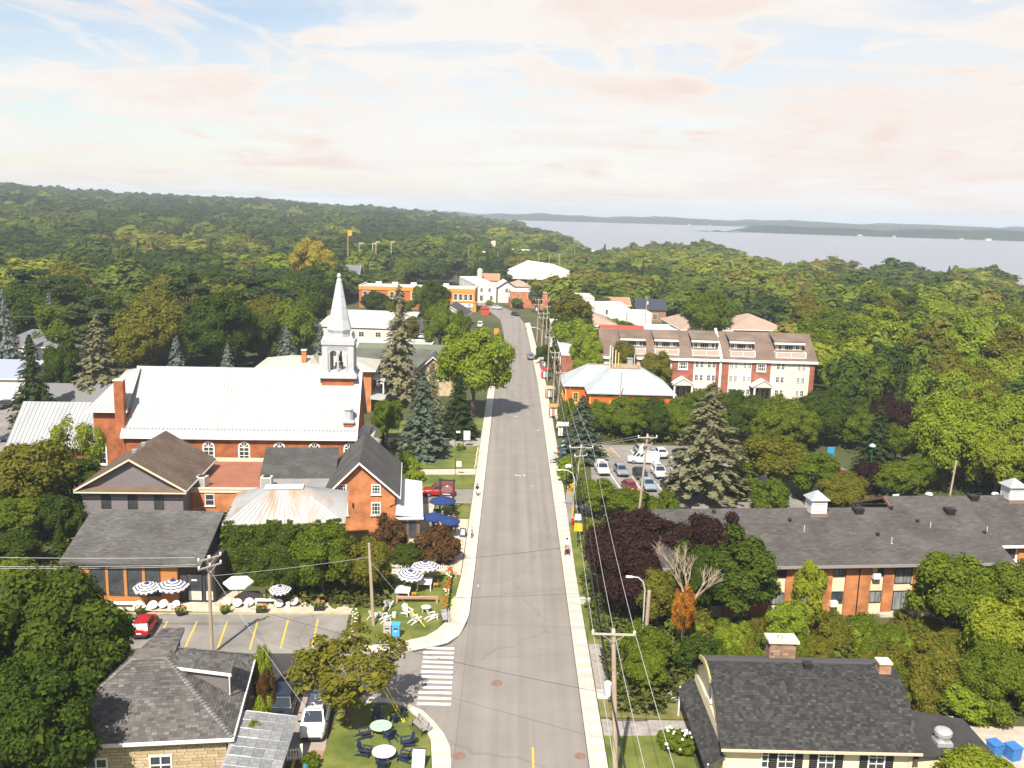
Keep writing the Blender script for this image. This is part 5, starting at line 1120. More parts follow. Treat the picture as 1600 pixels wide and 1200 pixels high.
def motel():
    r = thing('long_motel', 'long brick and cream motel with a greige roof and one white cupola', 'motel', (28.4, 90.6, 0), radians(6.5))
    walls(r, -12.3, 23.2, 0, 15.5, -.3, 5.85, M_cream)
    MB().ext([(-12.31, .0, 5.8), (-12.31, 7.7, 8.8), (-12.31, 15.5, 5.8)], (-.15, 0, 0)).box(-12.5, -12.32, 0, 15.5, -.3, 5.8).build('gable', M_or_brick, r)
    gable_roof(r, -12.4, 23.2, -.2, 15.6, 5.9, 8.75, mat('roof_edge', (.07, .07, .07)), .8, 'x', .14)
    zl = 5.9-.8*2.85/7.9
    shingles(r, (-13.2, -1, zl+.15), (24, -1, zl+.15), (24, 7.7, 8.9), (-13.2, 7.7, 8.9), .55, .26, M_motel_sh, 0, 'shingle', .012, .3, .004, 90)
    shingles(r, (24, 16.4, zl+.15), (-13.2, 16.4, zl+.15), (-13.2, 7.7, 8.9), (24, 7.7, 8.9), .55, .26, M_motel_sh, 0, 'shingle', .012, .3, .004, 91)
    MB().box(-13.2, 24.05, -1.12, -1.003, zl-.15, zl+.14).build('gutter', mat('taupe_gutter', (.25, .23, .22)), r)
    bays = [(-9.0, -8.0, 'p'), (-8, -6.4, 'w'), (-6.4, -5.2, 'p'), (-5.2, -3.6, 'd'), (-3.6, -1.7, 'p'), (-1.7, 0, 'w'), (0, 1.6, 'p'), (1.6, 3.4, 'd'), (3.4, 4.9, 'p'), (4.9, 6.3, 'w'), (6.3, 9.0, 'p'), (9.0, 10.4, 'w'), (10.4, 11.5, 'p'), (11.5, 13.6, 'd'), (13.6, 15.6, 'p'), (15.6, 17.6, 'd'), (17.6, 18.8, 'p'), (18.8, 20.4, 'w'), (20.4, 23.2, 'p')]
    motel_parts(r, bays, 0, 0, M_or_brick, (1.15, 4.05))
    MB().box(7.65, 7.75, -.3, -.223, -.2, 5.7).build('drainpipe', M_black, r)
    MB().box(9.15, 9.68, -.06, -.05, 4.2, 5.35).build('yellow_pane', M_yellow_pane, r)
    for x, z in ((9.45, 4.0), (5.15, 1.1)): MB().box(x-.38, x+.38, -.6, -.1, z, z+.55).build('window_air_conditioner', M_trim, r)
    MB().box(10, 16, -.9, -.24, -.3, .3).build('sill_slab', M_walk, r)
    cupola(r, 5.9, 7.1, 8.75)
    roof_bits(r, [('box', 10.6, 6.9, 8.55), ('cap', 14.6, 7.3, 8.75), ('cap', 16.6, 5.3, 7.9), ('box', 21.0, 6.6, 8.5), ('cap', 2.4, 5.6, 8.05), ('pipe', 3.4, 4.1, 7.5), ('cap', 11.1, 3.2, 7.2), ('pipe', 12.1, 2.1, 6.8), ('pipe', 17.6, 4.4, 7.6), ('cap', 23.2, 3.4, 7.2), ('pipe', 23.6, 3.6, 7.3), ('cap', -5.5, 7.0, 8.6)])
motel()
def motel2():
    r = thing('second_motel_wing', 'further motel wing with grey roof, cupola and balconies at the right edge', 'motel', (52.4, 97.6, 0), radians(6.5))
    walls(r, -8.0, 22, 0, 14, -.3, 5.85, M_cream)
    gable_roof(r, -8, 22, 0, 14, 6.0, 8.9, mat('roof_edge', (.07, .07, .07)), .7, 'x', .14)
    zl = 6.0-.7*2.9/7
    shingles(r, (-8.7, -.7, zl+.15), (22.7, -.7, zl+.15), (22.7, 7, 9.05), (-8.7, 7, 9.05), .55, .26, M_motel_sh, 0, 'shingle', .012, .3, .004, 92)
    shingles(r, (22.7, 14.7, zl+.15), (-8.7, 14.7, zl+.15), (-8.7, 7, 9.05), (22.7, 7, 9.05), .55, .26, mat_island('slate_blue_shingle', [(0.05, 0.05, 0.0525), (0.065, 0.065, 0.0675)], .9), 0, 'shingle', .012, .3, .004, 93)
    bt = mat('brown_fascia', (.16, .09, .06))
    MB().ext([(-8.75, 7, 8.75), (-8.75, -.7, zl-.05), (-8.75, -.7, zl+.2), (-8.75, 7, 9.1)], (-.2, 0, 0)).ext([(-8.75, 7, 8.75), (-8.75, 14.7, zl-.05), (-8.75, 14.7, zl+.2), (-8.75, 7, 9.1)], (-.2, 0, 0)).build('verge_board', bt, r)
    MB().box(-.0, 22.7, -.82, -.703, zl-.12, zl+.16).build('gutter', M_trim, r)
    for i, x in enumerate((2.1, 5.0, 8.2)):
        for z in (3.95, 1.2): win(r, x, z, 1.7, 1.4, y=-.03, nx=3, ny=1, fw=.07, frame=M_alu, pane=M_pane2 if i % 2 else M_pane, sill=False)
    for x in (3.3, 6.5): MB().box(x, x+1.0, -.22, -.003, -.3, 5.75).build('pier', M_or_brick, r)
    b = MB().box(1.5, 5.5, -1.6, -.25, 2.55, 2.7).box(1.5, 5.5, -1.6, -1.5, 2.702, 3.5).build('balcony', M_cream, r)
    MB().box(2.3, 3.1, -.65, -.05, 3.55, 4.05).build('window_air_conditioner', M_trim, r)
    cupola(r, 6.5, 6.6, 8.9, 1.05)
    roof_bits(r, [('white', -2.2, 9.0, 8.3), ('white', 6.4, 9.5, 8.1), ('box', 1.6, 6.4, 8.7), ('cap', 6.6, 4.0, 7.8), ('pipe', 6.2, 3.4, 7.5), ('white', -1.6, 2.4, 6.9), ('white', -1.1, 1.8, 6.7)])
motel2()
M_orange = mat('orange_paint', (.55, .105, .02), .8, (.60, .13, .03), .8)
M_gold = mat('yellow_trim', (.78, .42, .03), .6)
M_pale_metal = mat('ice_blue_metal', (.34, .375, .415), .45, (.40, .43, .46), .3, spec=.4)
def orange_house():
    r = thing('orange_house', 'orange painted house with yellow trim and a pale metal hip roof deck', 'house', (11.6, 185.5, 0), radians(.5))
    walls(r, 0, 4.4, 7.4, 18.6, -.3, 4.4, M_orange); walls(r, 4.41, 21, 0, 18.6, -.3, 4.4, M_orange)
    m = M_pale_metal; D = [(9.5, 8.3), (15.6, 8.3), (15.6, 14.6), (5.2, 14.6), (5.2, 12.6), (9.5, 12.6)]; zd = 7.9; ze = 4.35
    E = [(-.6, 6.8), (3.8, 6.8), (3.8, -.6), (21.7, -.6), (21.7, 19.0), (-.6, 19.0)]
    rf = MB(); P = lambda q, z: (q[0], q[1], z)
    rf.poly([P(E[0], ze), P(E[1], ze), P(D[5], zd), P(D[4], zd)]).poly([P(E[1], ze), P(E[2], ze), P(D[0], zd), P(D[5], zd)]).poly([P(E[2], ze), P(E[3], ze), P(D[1], zd), P(D[0], zd)]).poly([P(E[3], ze), P(E[4], ze), P(D[2], zd), P(D[1], zd)]).poly([P(E[4], ze), P(E[5], ze), P(D[3], zd), P(D[2], zd)]).poly([P(E[5], ze), P(E[0], ze), P(D[4], zd), P(D[3], zd)])
    for a, b in zip(E, E[1:]+E[:1]): rf.poly([P(a, ze-.18), P(b, ze-.18), P(b, ze), P(a, ze)])
    rf.poly([P(q, ze-.18) for q in reversed(E)])
    rf.build('roof', m, r)
    for q, n in (((E[0], E[1], D[5], D[4]), 8), ((E[2], E[3], D[1], D[0]), 30), ((E[3], E[4], D[2], D[1]), 40)): seams(r, P(q[0], ze+.01), P(q[1], ze+.01), P(q[2], zd+.01), P(q[3], zd+.01), n, m)
    MB().poly([P(q, zd+.03) for q in D]).build('roof_deck', mat('deck_brown', (.28, .20, .14), .9, (.33, .25, .19), 1), r)
    rl = MB()
    for q in ((9.7, 8.5), (12.6, 8.5), (15.4, 8.5), (15.4, 12.5), (9.7, 12.4)): rl.box(q[0]-.06, q[0]+.06, q[1]-.06, q[1]+.06, zd+.03, zd+1.1)
    for z in (.35, .7, 1.05): rl.box(9.7, 15.4, 8.46, 8.54, zd+z, zd+z+.06).box(15.36, 15.44, 8.55, 12.5, zd+z, zd+z+.06).box(9.66, 9.74, 8.55, 12.4, zd+z, zd+z+.06)
    rl.build('deck_railing', mat('raw_pine', (.52, .33, .17)), r)
    br = MB()
    for k in range(6): br.box(4.9+k*2.9, 6.2+k*2.9, -.3, -.003, 3.85, 4.15)
    for k in range(3): br.box(.6+k*1.5, 1.4+k*1.5, 7.1, 7.398, 3.85, 4.15)
    br.build('eave_bracket', M_black, r)
    tr = MB().box(4.4, 21.05, -.08, -.003, 3.55, 3.8).box(4.4, 4.62, -.07, -.004, -.3, 3.5).box(0, 4.4, 7.32, 7.396, 3.55, 3.8).box(0, .22, 7.33, 7.395, -.3, 3.5).box(4.2, 4.4, 7.33, 7.395, -.3, 3.5); tr.build('trim_board', M_gold, r)
    win(r, 9.0, .5, 1.15, 2.3, y=-.03, nx=2, ny=3, frame=M_gold, fw=.2); win(r, 2.2, .7, 1.3, 2.3, y=7.37, nx=2, ny=3, frame=M_gold, fw=.22); win(r, 15, .5, 1.15, 2.3, y=-.03, nx=2, ny=3, frame=M_gold, fw=.2)
    for y in (10, 14, 17): win(r, y, .7, 1.2, 2.3, y=-.03, face='W', nx=2, ny=3, frame=M_gold, fw=.2)
    MB().box(13.3, 14.4, 12.2, 13.4, zd+.03, zd+1.5).box(13.2, 14.5, 12.1, 13.5, zd+1.502, zd+1.65).build('rooftop_unit', M_grey_metal, r)
    MB().tube([(14.8, 12.6, zd), (14.8, 12.6, zd+2.6)], .1, 8).build('flue_pipe', M_tower, r)
    MB().box(7.0, 7.5, 14.0, 14.5, zd, zd+.5).build('roof_vent', M_black, r)
orange_house()
for i, (x, y, h, c) in enumerate(((21.0, 197.5, 6.6, (.62, .6, .52)), (21.5, 197.2, 6.3, (.62, .6, .52)), (22.0, 195.8, 5.8, (.62, .6, .52)), (22.6, 195.6, 5.4, (.75, .45, .12)))):
    o = MB().tube([(0, 0, 0), (0, 0, h-2.2)], .11, 6).build('deck_pole', mat('pole_%d' % (i == 3), c), None, (x, y, 7.93))
    tag(o, ['tall pale pole on the roof deck, farthest left of four', 'tall pale pole on the roof deck, second from the left', 'pale pole on the roof deck, third from the left', 'short orange pole on the roof deck railing'][i], 'pole')
M_red_brick = mat_brick('dark_red_brick', (.26, .075, .05), (.32, .10, .065), (.34, .22, .17))
M_apt = mat('ivory_cladding', (.60, .56, .485), .8, (.64, .60, .52), .4)
M_apt_roof = mat_island('taupe_shingle', [(0.161, 0.116, 0.0927), (0.189, 0.141, 0.113), (0.174, 0.129, 0.101)], .9, .25)
def apartments():
    r = thing('apartment_building', 'ivory and red brick apartment building with brown roof and balcony dormers', 'apartments', (20.3, 207.2, 0), 0)
    W = 47.2; ze = 8.75; zr = 13.6; yr = 7.5
    walls(r, 0, W-1.1, 0, 14.8, -.3, ze, M_apt); walls(r, W-1.05, W-.05, -.12, 14.7, -.3, ze-.01, M_red_brick, 'end_wall')
    gable_roof(r, 0, W, 0, 15, ze, zr, mat('roof_edge_brown', (.12, .09, .075)), .45, 'x', .14, gable=M_apt)
    zl = ze-.45*(zr-ze)/7.5
    shingles(r, (-.45, -.45, zl+.15), (W+.45, -.45, zl+.15), (W+.45, yr, zr+.15), (-.45, yr, zr+.15), .7, .34, M_apt_roof, 0, 'shingle', .012, .2, .004, 95)
    MB().box(-.5, W+.5, -.62, -.453, zl-.45, zl+.1).box(-.4, W+.4, -.4, -.004, zl-.5, zl-.2).build('cornice', M_trim, r)
    for x0, x1 in ((15.5, 20.3), (25.3, 28.1), (33.2, 37.4), (2.0, 6.0)): MB().box(x0, x1, -.14, -.003, -.3, ze-.3).build('brick_panel', M_red_brick, r)
    for x in (16.0+1.95, 33.2+2.1): win(r, x, 6.0, 2.1, 1.75, y=-.16, nx=4, ny=2, fw=.22, mw=.09)
    for x in (9.2, 13.6, 21.6, 24.3, 29.2, 32.2, 39.6, 44.2):
        for z in (6.55, 3.6, .65):
            for s in (-.52, .52): win(r, x+s, z, .85, 1.35, y=-.03, nx=2, ny=2, fw=.1, pane=M_pane if (int(x*7+z*3+s*9) % 3) else M_pane2, sill=False)
    for x in (17.8, 35.4):
        p = MB().ext([(x-2.3, -3.0, 2.9), (x+2.3, -3.0, 2.9), (x, -3.0, 4.3)], (0, 2.9, 0)).build('porch', M_apt, r)
        MB().ext([(x-2.6, -3.2, 2.85), (x, -3.2, 4.45), (x, -3.2, 4.6), (x-2.6, -3.2, 3.0)], (0, 3.1, 0)).ext([(x+2.6, -3.2, 2.85), (x, -3.2, 4.45), (x, -3.2, 4.6), (x+2.6, -3.2, 3.0)], (0, 3.1, 0)).build('porch_roof', M_trim, p)
        MB().box(x-2.1, x-1.75, -2.9, -2.55, -.2, 2.9).box(x+1.75, x+2.1, -2.9, -2.55, -.2, 2.9).build('porch_column', M_trim, p)
        for s in (-.6, .6): win(r, x+s, .1, .9, 2.2, y=-.16, nx=1, ny=2, fw=.12, sill=False, name='door')
    for x0, x1 in ((4.0, 9.6), (11.6, 17.0), (19.9, 26.0), (28.4, 33.9), (38.4, 45.2)):
        xm = (x0+x1)/2
        d = MB().box(x0+.5, x1-.5, 2.6, 7.2, 9.2, 12.2).build('dormer', M_apt, r)
        MB().box(x0, x1, 1.7, 2.599, 11.9, 12.45).build('dormer_fascia', M_trim, d)
        MB().ext([(x0-.1, 1.6, 12.46), (x1+.1, 1.6, 12.46), (x1+.1, 7.4, 13.7), (x0-.1, 7.4, 13.7)], (0, 0, .12)).build('dormer_roof', M_apt_roof, d)
        for s, w_ in ((-2.0, .8), (0, 2.0), (2.0, .8)): win(r, xm+s*.98, 9.55, w_, 2.15, y=2.57, nx=4 if w_ > 1 else 2, ny=2, fw=.1, sill=False)
        bl = MB().box(x0, x1, .25, .37, 9.05, 9.25).box(x0, x1, .25, .37, 10.3, 10.42).box(x0, x0+.14, .252, 2.6, 9.2, 10.4).box(x1-.14, x1, .252, 2.6, 9.2, 10.4).box(x0, x1, .4, 2.6, 8.95, 9.05)
        for x in (x0, xm, x1-.12): bl.box(x, x+.12, .24, .38, 9.251, 10.299)
        bl.build('balcony', M_trim, d); MB().box(x0+.12, x1-.12, .29, .32, 9.3, 10.28).build('balcony_glass', mat('smoked_panel', (.45, .36, .32), .25), d)
    pw = MB().ext([(26.0, -.75, zl-.3), (26.0, 7.5, zr+.0), (26.0, 7.5, zr+.9), (26.0, -.75, zl+.55)], (.5, 0, 0)).box(26.0, 26.5, -.3, -.145, -.3, zl-.31); pw.build('party_wall', M_trim, r)
    roof_bits(r, [('cap', 8, 9, 13.0), ('cap', 21.5, 9, 13.0)])
apartments()
def block(name, label, cat, x, y, w_, d, h, wm, rm, rot=0.0, kind='flat', zr=None, wins=(), trim=None, oh=.4, axis='x', group=None, z=None, frame=None):
    """plain building: wins = rows of (z, height, width, [x ...], face, nx, ny)"""
    r = thing(name, label, cat, (x, y, ground_z(x, y) if z is None else z), rot, group)
    if kind == 'flat': flat_building(r, 0, w_, 0, d, h, wm, rm, trim)
    else:
        walls(r, 0, w_, 0, d, -.5, h, wm)
        if kind == 'gable': gable_roof(r, 0, w_, 0, d, h, zr, rm, oh, axis, .15, gable=wm, trim=trim)
        else:
            a = min(w_, d)/2; ax = (a, w_-a) if w_ > d else (w_/2-.01, w_/2+.01); ay = (d/2-.01, d/2+.01) if w_ > d else (a, d-a)
            hip_roof(r, 0, w_, 0, d, h, zr, ax[0], ax[1], ay[0], ay[1], rm, oh, trim=trim)
    for zb, hh, ww, xs, face, nx, ny in wins:
        for q in xs: win(r, q, zb, ww, hh, y={'S': -.03, 'W': -.03, 'E': w_+.03}[face], face=face, nx=nx, ny=ny, fw=.1, sill=False, frame=frame)
    return r
M_pale_felt = mat('pale_felt', (.36, .34, .30)); M_white_wall = mat('white_wall', (.62, .61, .585), .8, (.57, .555, .53), .3); M_tan_roof = mat('tan_roof', (.30, .215, .165), .9, (.35, .26, .20), .4)
M_grey_roof = mat('grey_blue_roof', (.115, .12, .135), .9, (.15, .155, .17), .4); M_white_roof = mat('white_membrane', (.46, .465, .47), .7, (.38, .385, .39), .3); M_dark_roof = mat('dark_roof', (.06, .06, .068), .9)
M_rust = mat('rust_orange_wall', (.40, .10, .038), .85, (.45, .125, .05), .4); M_amber = mat('amber_wall', (.55, .25, .05), .85); M_beige = mat('beige_wall', (.58, .48, .36), .85)
def orange_block():
    r = thing('orange_block', 'long two storey orange building with amber cornice and rooftop boxes', 'building', (-60.1, 372, 0), radians(-2))
    walls(r, 0, 45.5, 0, 16, -.5, 8.3, M_rust)
    MB().box(.2, 45.3, .2, 15.8, 8.302, 8.5).build('roof', mat('grey_membrane', (.42, .39, .36), .9, (.5, .47, .44), .3), r)
    MB().box(-.15, 45.7, -.15, .19, 8.502, 9.0).box(-.15, .19, .2, 16, 8.502, 9.0).box(45.3, 45.7, .2, 16, 8.502, 9.0).build('parapet', mat('stone_coping', (.6, .52, .44)), r)
    MB().box(-.2, 45.7, -.25, -.003, 7.2, 8.4).build('cornice', M_amber, r)
    for x0, x1, z1 in ((11.2, 15.0, 7.15), (36.5, 45.6, 7.15), (20, 23, 7.15)): MB().box(x0, x1, -.12, -.004, -.4 if x0 > 30 else 3.4, z1).build('amber_panel', M_amber, r)
    for xs, w_ in (((2.4, 4.7, 7.0), 1.7), ((13.0, 21.5, 29.0), 1.8), ((38, 40, 42, 44), 1.5)):
        for x in xs: win(r, x, 4.1, w_, 2.6, y=-.13, nx=1, ny=2, fw=.15)
    MB().box(.6, 8.2, -1.2, -.05, 2.6, 3.2).build('awning', mat('cream_trim', (.6, .52, .38)), r)
    for x in (2.5, 6.4): win(r, x, .2, 2.2, 2.2, y=-.03, nx=2, ny=1, fw=.12, frame=mat('blue_frame', (.25, .4, .55)), sill=False)
    MB().box(36.3, 46.3, -2.4, -.13, -.4, 3.5).box(36.1, 46.5, -2.6, -.13, 3.502, 3.8).build('shopfront', M_amber, r)
    s = MB().box(37.5, 45, -2.5, -2.41, 2.0, 3.2).build('shop_sign', M_trim, r)
    MB().box(38.2, 39.6, -2.53, -2.505, 2.2, 3.0).box(43.2, 44.2, -2.53, -2.505, 2.2, 3.0).box(39.9, 42.9, -2.53, -2.505, 2.45, 2.8).build('sign_lettering', mat('sign_blue', (.10, .32, .60)), s)
    for x in (40.2, 43.4): win(r, x, -.1, 2.0, 1.9, y=-2.43, nx=2, ny=1, fw=.12, sill=False)
    for x in (5.5, 12.0, 19.5, 27.5, 32.5): MB().box(x, x+2.2, 6, 8, 8.502, 9.9).build('rooftop_unit', M_trim, r)
orange_block()
W = lambda z, h, w, xs, face='S', nx=2, ny=2: (z, h, w, xs, face, nx, ny)
block('white_long_house', 'long white house with white metal roof behind the steeple', 'house', -56.5, 277, 26, 44, 4.6, mat('peach_wall', (.66, .58, .50)), M_white_roof, radians(-3), 'gable', 7.0, [W(1.8, 1.5, 1.7, [12.5, 17.5, 22.5])], M_trim)
block('low_white_shed', 'low flat roofed white building behind the ragged spruce', 'building', -45, 242, 24, 16, 3.6, M_white_wall, M_white_roof, 0, 'flat', None, [W(1, 1.5, 1.6, [13, 17, 20])])
block('green_roofed_house', 'house with a green grey low roof just beyond the steeple', 'house', -37, 224, 22, 14, 4.4, M_beige, mat('green_roof', (.115, .135, .085), .9, (.15, .165, .11), .4), 0, 'gable', 6.4, [W(1.4, 1.6, 1.8, [4, 9, 14])], M_trim)
block('white_cottage', 'white cottage with dark steep roof in front of the orange building', 'house', -26.5, 318, 11, 14, 4.2, M_white_wall, M_dark_roof, radians(-6), 'gable', 7.4, [W(1, 1.6, 1.4, [3, 7])], M_trim, axis='y')
block('white_inn', 'white two storey corner building with row of shop windows along the bend', 'building', -15.6, 405, 9, 46, 7.5, M_white_wall, M_white_roof, radians(12), 'flat', None, [W(4.6, 1.7, 1.2, [2.5, 6.0]), W(.8, 2.4, 1.5, [2.5]), W(1.0, 2.0, 1.3, [6.8]), (4.6, 1.7, 1.3, [5, 12, 19, 26, 33], 'W', 2, 2), (.7, 2.2, 1.6, [3.5, 7, 11, 15, 19, 24], 'W', 2, 2)])
block('white_inn_wing', 'white wing with black edged gable beside the corner building', 'building', -6.2, 408, 8, 14, 6.6, M_white_wall, M_white_roof, radians(8), 'gable', 9.2, [W(4.4, 1.8, 1.3, [3.8])], M_black, axis='y')
block('brick_shop', 'orange brick shop with grey boarded side at the road bend', 'shop', -.6, 389, 10.5, 13, 6.6, mat_brick('shop_brick', (.44, .13, .06), (.5, .17, .08), (.45, .3, .2)), M_white_roof, radians(4), 'flat', None, [W(4.0, 1.8, 1.2, [3.2, 7.6]), (3.8, 1.8, 1.5, [4, 8], 'W', 2, 2)])
block('corner_shop', 'second orange brick shop with flat white roof behind the utility poles', 'shop', 11.5, 383, 11, 14, 7.0, mat_brick('shop_brick', (.44, .13, .06), (.5, .17, .08), (.45, .3, .2)), M_white_roof, radians(2), 'flat', None, [W(4.2, 1.6, 1.2, [3.0, 6.4])])
block('white_flat_row', 'low white flat roofed row in front of the arena', 'building', 8.0, 428, 24, 16, 5.6, M_white_wall, M_white_roof, radians(2), 'flat', None, [W(2.2, 1.8, 1.4, [3, 9, 15, 21])])
block('brown_roof_shop', 'small shop with tan hip roof between white buildings', 'shop', -3, 428, 12, 12, 5.6, M_beige, M_tan_roof, radians(2), 'hip', 8.2)
block('white_tower_house', 'tall white three storey house with grey cornice and small windows', 'house', 18.6, 332, 10.3, 17, 9.9, M_white_wall, mat('grey_membrane', (.42, .39, .36)), radians(2), 'flat', None, [W(7.0, 1.7, 1.0, [2.6, 5.1, 7.7], 'S', 1, 2), W(3.2, 1.7, 1.0, [2.2, 8], 'S', 1, 2), (5, 1.7, 1.0, [4, 9], 'W', 1, 2)], mat('grey_cornice', (.48, .46, .44)))
block('white_extension', 'white two storey extension beside the tall white house', 'house', 29.1, 333, 11.5, 15, 7.2, M_white_wall, M_white_roof, radians(2), 'flat', None, [W(4.4, 1.7, 1.0, [4.4], 'S', 1, 2), W(1.2, 2.0, 1.1, [8.2], 'S', 1, 2)])
block('terracotta_house', 'small white house with terracotta roof behind the white extension', 'house', 33, 352, 11, 12, 6.0, M_white_wall, mat('terracotta_roof', (.33, .18, .115)), radians(2), 'gable', 8.4, (), M_trim)
block('white_garage', 'low white garage at the end of the white extension', 'garage', 40.8, 335, 9, 12, 4.6, M_white_wall, M_white_roof, radians(2), 'flat')
block('blue_roofed_house', 'brown house with steep dark blue roof beside the yard', 'house', 46.5, 352, 11, 11, 4.6, mat('brown_brick', (.28, .15, .09)), mat('blue_roof', (.035, .04, .06), .8), radians(0), 'gable', 8.0, [W(1, 2.0, 1.6, [3, 7])], None)
block('tan_roofed_shop', 'low shop with tan hip roof below the tall white house', 'shop', 19.5, 296, 14, 26, 4.6, M_white_wall, M_tan_roof, radians(2), 'hip', 7.4, (), M_trim)
block('red_roofed_store', 'low store with red roof behind the apartments', 'store', 26, 268, 12, 12, 5.0, M_beige, mat('red_metal_roof', (.36, .06, .035), .7), 0, 'gable', 7.4)
block('yard_wall', 'long pale warehouse behind the apartment roof', 'building', 40.5, 300, 13, 12, 3.4, M_beige, M_white_roof, 0, 'flat')
block('tan_hip_house', 'grey house with tan hip roof and railings, left of the big green tree', 'house', 53.5, 296, 16, 30, 4.2, mat('sage_wall', (.36, .37, .33)), M_tan_roof, radians(3), 'hip', 7.6, (), M_trim)
block('tan_hip_hall', 'wide hall with tan hip roof and small porch gable, right of the big tree', 'hall', 70.0, 302, 19.5, 24, 4.0, M_beige, M_tan_roof, radians(2), 'hip', 7.8, [W(.6, 2, 2.0, [6, 12, 16])], M_trim)
block('red_brick_house', 'small dark brick house with a white flat roof left of the maple', 'house', 12.0, 219, 6.5, 30, 6.6, M_red_brick, M_white_roof, radians(0), 'flat', None, [(3.5, 2, 1.2, [5, 12, 19], 'W', 2, 2)])
block('pale_porch_house', 'pale narrow house behind the roadside trees', 'house', 12.0, 282, 6, 14, 6.0, M_white_wall, M_white_roof, 0, 'flat', None, [W(3.4, 1.5, 1.0, [2, 4.4])])
def arena():
    r = thing('arena', 'wide arena hall with pale peach hip roof beyond the shops', 'hall', (-3.6, 500, 0), radians(-4))
    walls(r, 0, 34, 0, 50, -.5, 4.4, mat('slate_blue_wall', (.22, .26, .32)))
    M_ar = mat('peach_metal', (.70, .62, .55), .6, (.66, .60, .54), .3)
    E = [(-2.5, -3, 4.8), (36.5, -3, 4.4), (36.5, 52, 4.4), (-2.5, 52, 5.6)]; T = (10, 26, 12.2); T2 = (24, 26, 10.6)
    MB().poly([E[0], E[1], T2, T]).poly([E[1], E[2], T2]).poly([E[2], E[3], T, T2]).poly([E[3], E[0], T]).poly([(p[0], p[1], p[2]-.5) for p in reversed(E)]).poly([(E[0][0], E[0][1], 4.0), (E[1][0], E[1][1], 3.8), E[1], E[0]]).build('roof', M_ar, r)
    c = MB()
    for x in (1, 7, 13, 19, 25, 32): c.box(x-.7, x+.7, -.7, -.01, -.4, 4.0)
    c.build('pillar', M_beige, r)
    for x in (4, 10, 16, 22, 28.5): win(r, x, 1.2, 3.2, 2.6, y=-.03, nx=2, ny=1, fw=.15, frame=M_dark_trim, sill=False)
arena()
def brick_turret_house():
    r = thing('terracotta_gable_house', 'house with terracotta roof and round topped dovecote tower', 'house', (-16.5, 462, 0), 0)
    walls(r, 0, 10, 0, 12, -.5, 5.4, M_beige); gable_roof(r, 0, 10, 0, 12, 5.4, 8.3, mat('terracotta_roof', (.33, .18, .115)), .4, 'x', .15, gable=M_beige)
    MB().lathe([(1.35, 3), (1.3, 9.6), (1.35, 9.62), (1.1, 10.5), (.5, 11.1), (.02, 11.2)], 14, (.6, -.6)).build('round_tower', mat('pink_plaster', (.66, .50, .42)), r)
brick_turret_house()
block('white_villa', 'white villa with slate blue hip roof among spruces at the left edge', 'house', -118, 214, 18, 12, 6.0, M_white_wall, M_grey_roof, 0, 'hip', 9.2, [W(1.0, 1.5, 1.6, [3, 8]), W(3.6, 1.2, 1.4, [6, 12])], M_trim)
block('villa_wing', 'low white wing with brown roof in front of the white villa', 'house', -121, 206, 11, 8, 2.6, M_white_wall, mat('brown_low_roof', (.10, .065, .05)), 0, 'gable', 4.6, [W(.7, 1.2, 1.5, [5, 9])], M_trim)
block('metal_roofed_hall', 'white hall with seamed blue grey metal roof at the left edge', 'hall', -108, 178, 15, 16, 5.4, M_white_wall, mat('blue_grey_metal', (.28, .31, .38), .5), radians(2), 'gable', 7.6, (), M_trim)
block('slate_house', 'house with dark blue hip roof and dormers behind the spruce', 'house', -116, 252, 17, 18, 4.6, M_white_wall, M_grey_roof, radians(18), 'hip', 9.6, [W(2.4, 1.7, 1.2, [3, 6, 9, 12, 15])], M_trim)
block('grey_garage', 'grey roofed garage behind the church sacristy', 'garage', -85, 166, 12, 10, 3.4, M_beige, mat('grey_garage_roof', (.15, .15, .155), .9), radians(4), 'gable', 6.0)
block('dark_roof_house', 'house with dark roof and white skylight below the yellow tree', 'house', -112, 470, 14, 14, 5, M_white_wall, M_grey_roof, radians(10), 'hip', 10.2)
block('dark_gable_house', 'dark roofed house with a white gable right of the yellow tree', 'house', -95, 462, 20, 14, 5, M_white_wall, M_grey_roof, radians(2), 'gable', 10.0, (), M_trim)
def dome_house():
    z = ground_z(-58, 585); r = thing('domed_pool_house', 'dark roofed house with a pale blue glass dome', 'house', (-66, 580, z), 0)
    walls(r, 0, 17, 0, 12, -1, 4.6, M_beige); hip_roof(r, 0, 17, 0, 12, 4.6, 7.2, 4, 13, 5, 7, M_grey_roof, 1.2)
    MB().lathe([(5.4, 6.5), (5.3, 8.2), (4.4, 9.9), (2.8, 11.2), (.1, 11.8)], 16, (8, 4)).build('dome', mat('pale_blue_glazing', (.28, .42, .50), .3), r)
    hip_roof(r, 9, 21, -12, -2, 3.6, 6.2, 14, 16, -8, -6, M_dark_roof, .8, name='porch_roof')
dome_house()
block('beige_chalet', 'beige gabled chalet in the wood below the lake end of the hill', 'house', -28.5, 610, 10, 10, 8, M_beige, M_beige, 0, 'gable', 12)
def pink_church():
    z = 0; r = thing('pink_hotel', 'pink brick building with white stepped tower among far trees', 'building', (-17, 690, ground_z(-14, 690)), 0)
    walls(r, 0, 9, 0, 12, -1, 9.5, mat('pink_brick', (.50, .26, .20))); MB().box(.2, 5, .5, 6, 9.502, 13).box(1.0, 4, 1, 4, 13.002, 16.5).build('tower', mat('pink_plaster', (.66, .50, .42)), r)
    MB().box(-.3, 9.3, -.3, 12.3, 9.504, 10.2).build('cornice', M_trim, r)
pink_church()
block('long_white_school', 'long white flat building near the lake end of the road', 'building', 24, 800, 46, 18, 8.5, mat('pink_white', (.68, .60, .55)), M_white_roof, radians(-3), 'flat', z=ground_z(30, 800)-0)
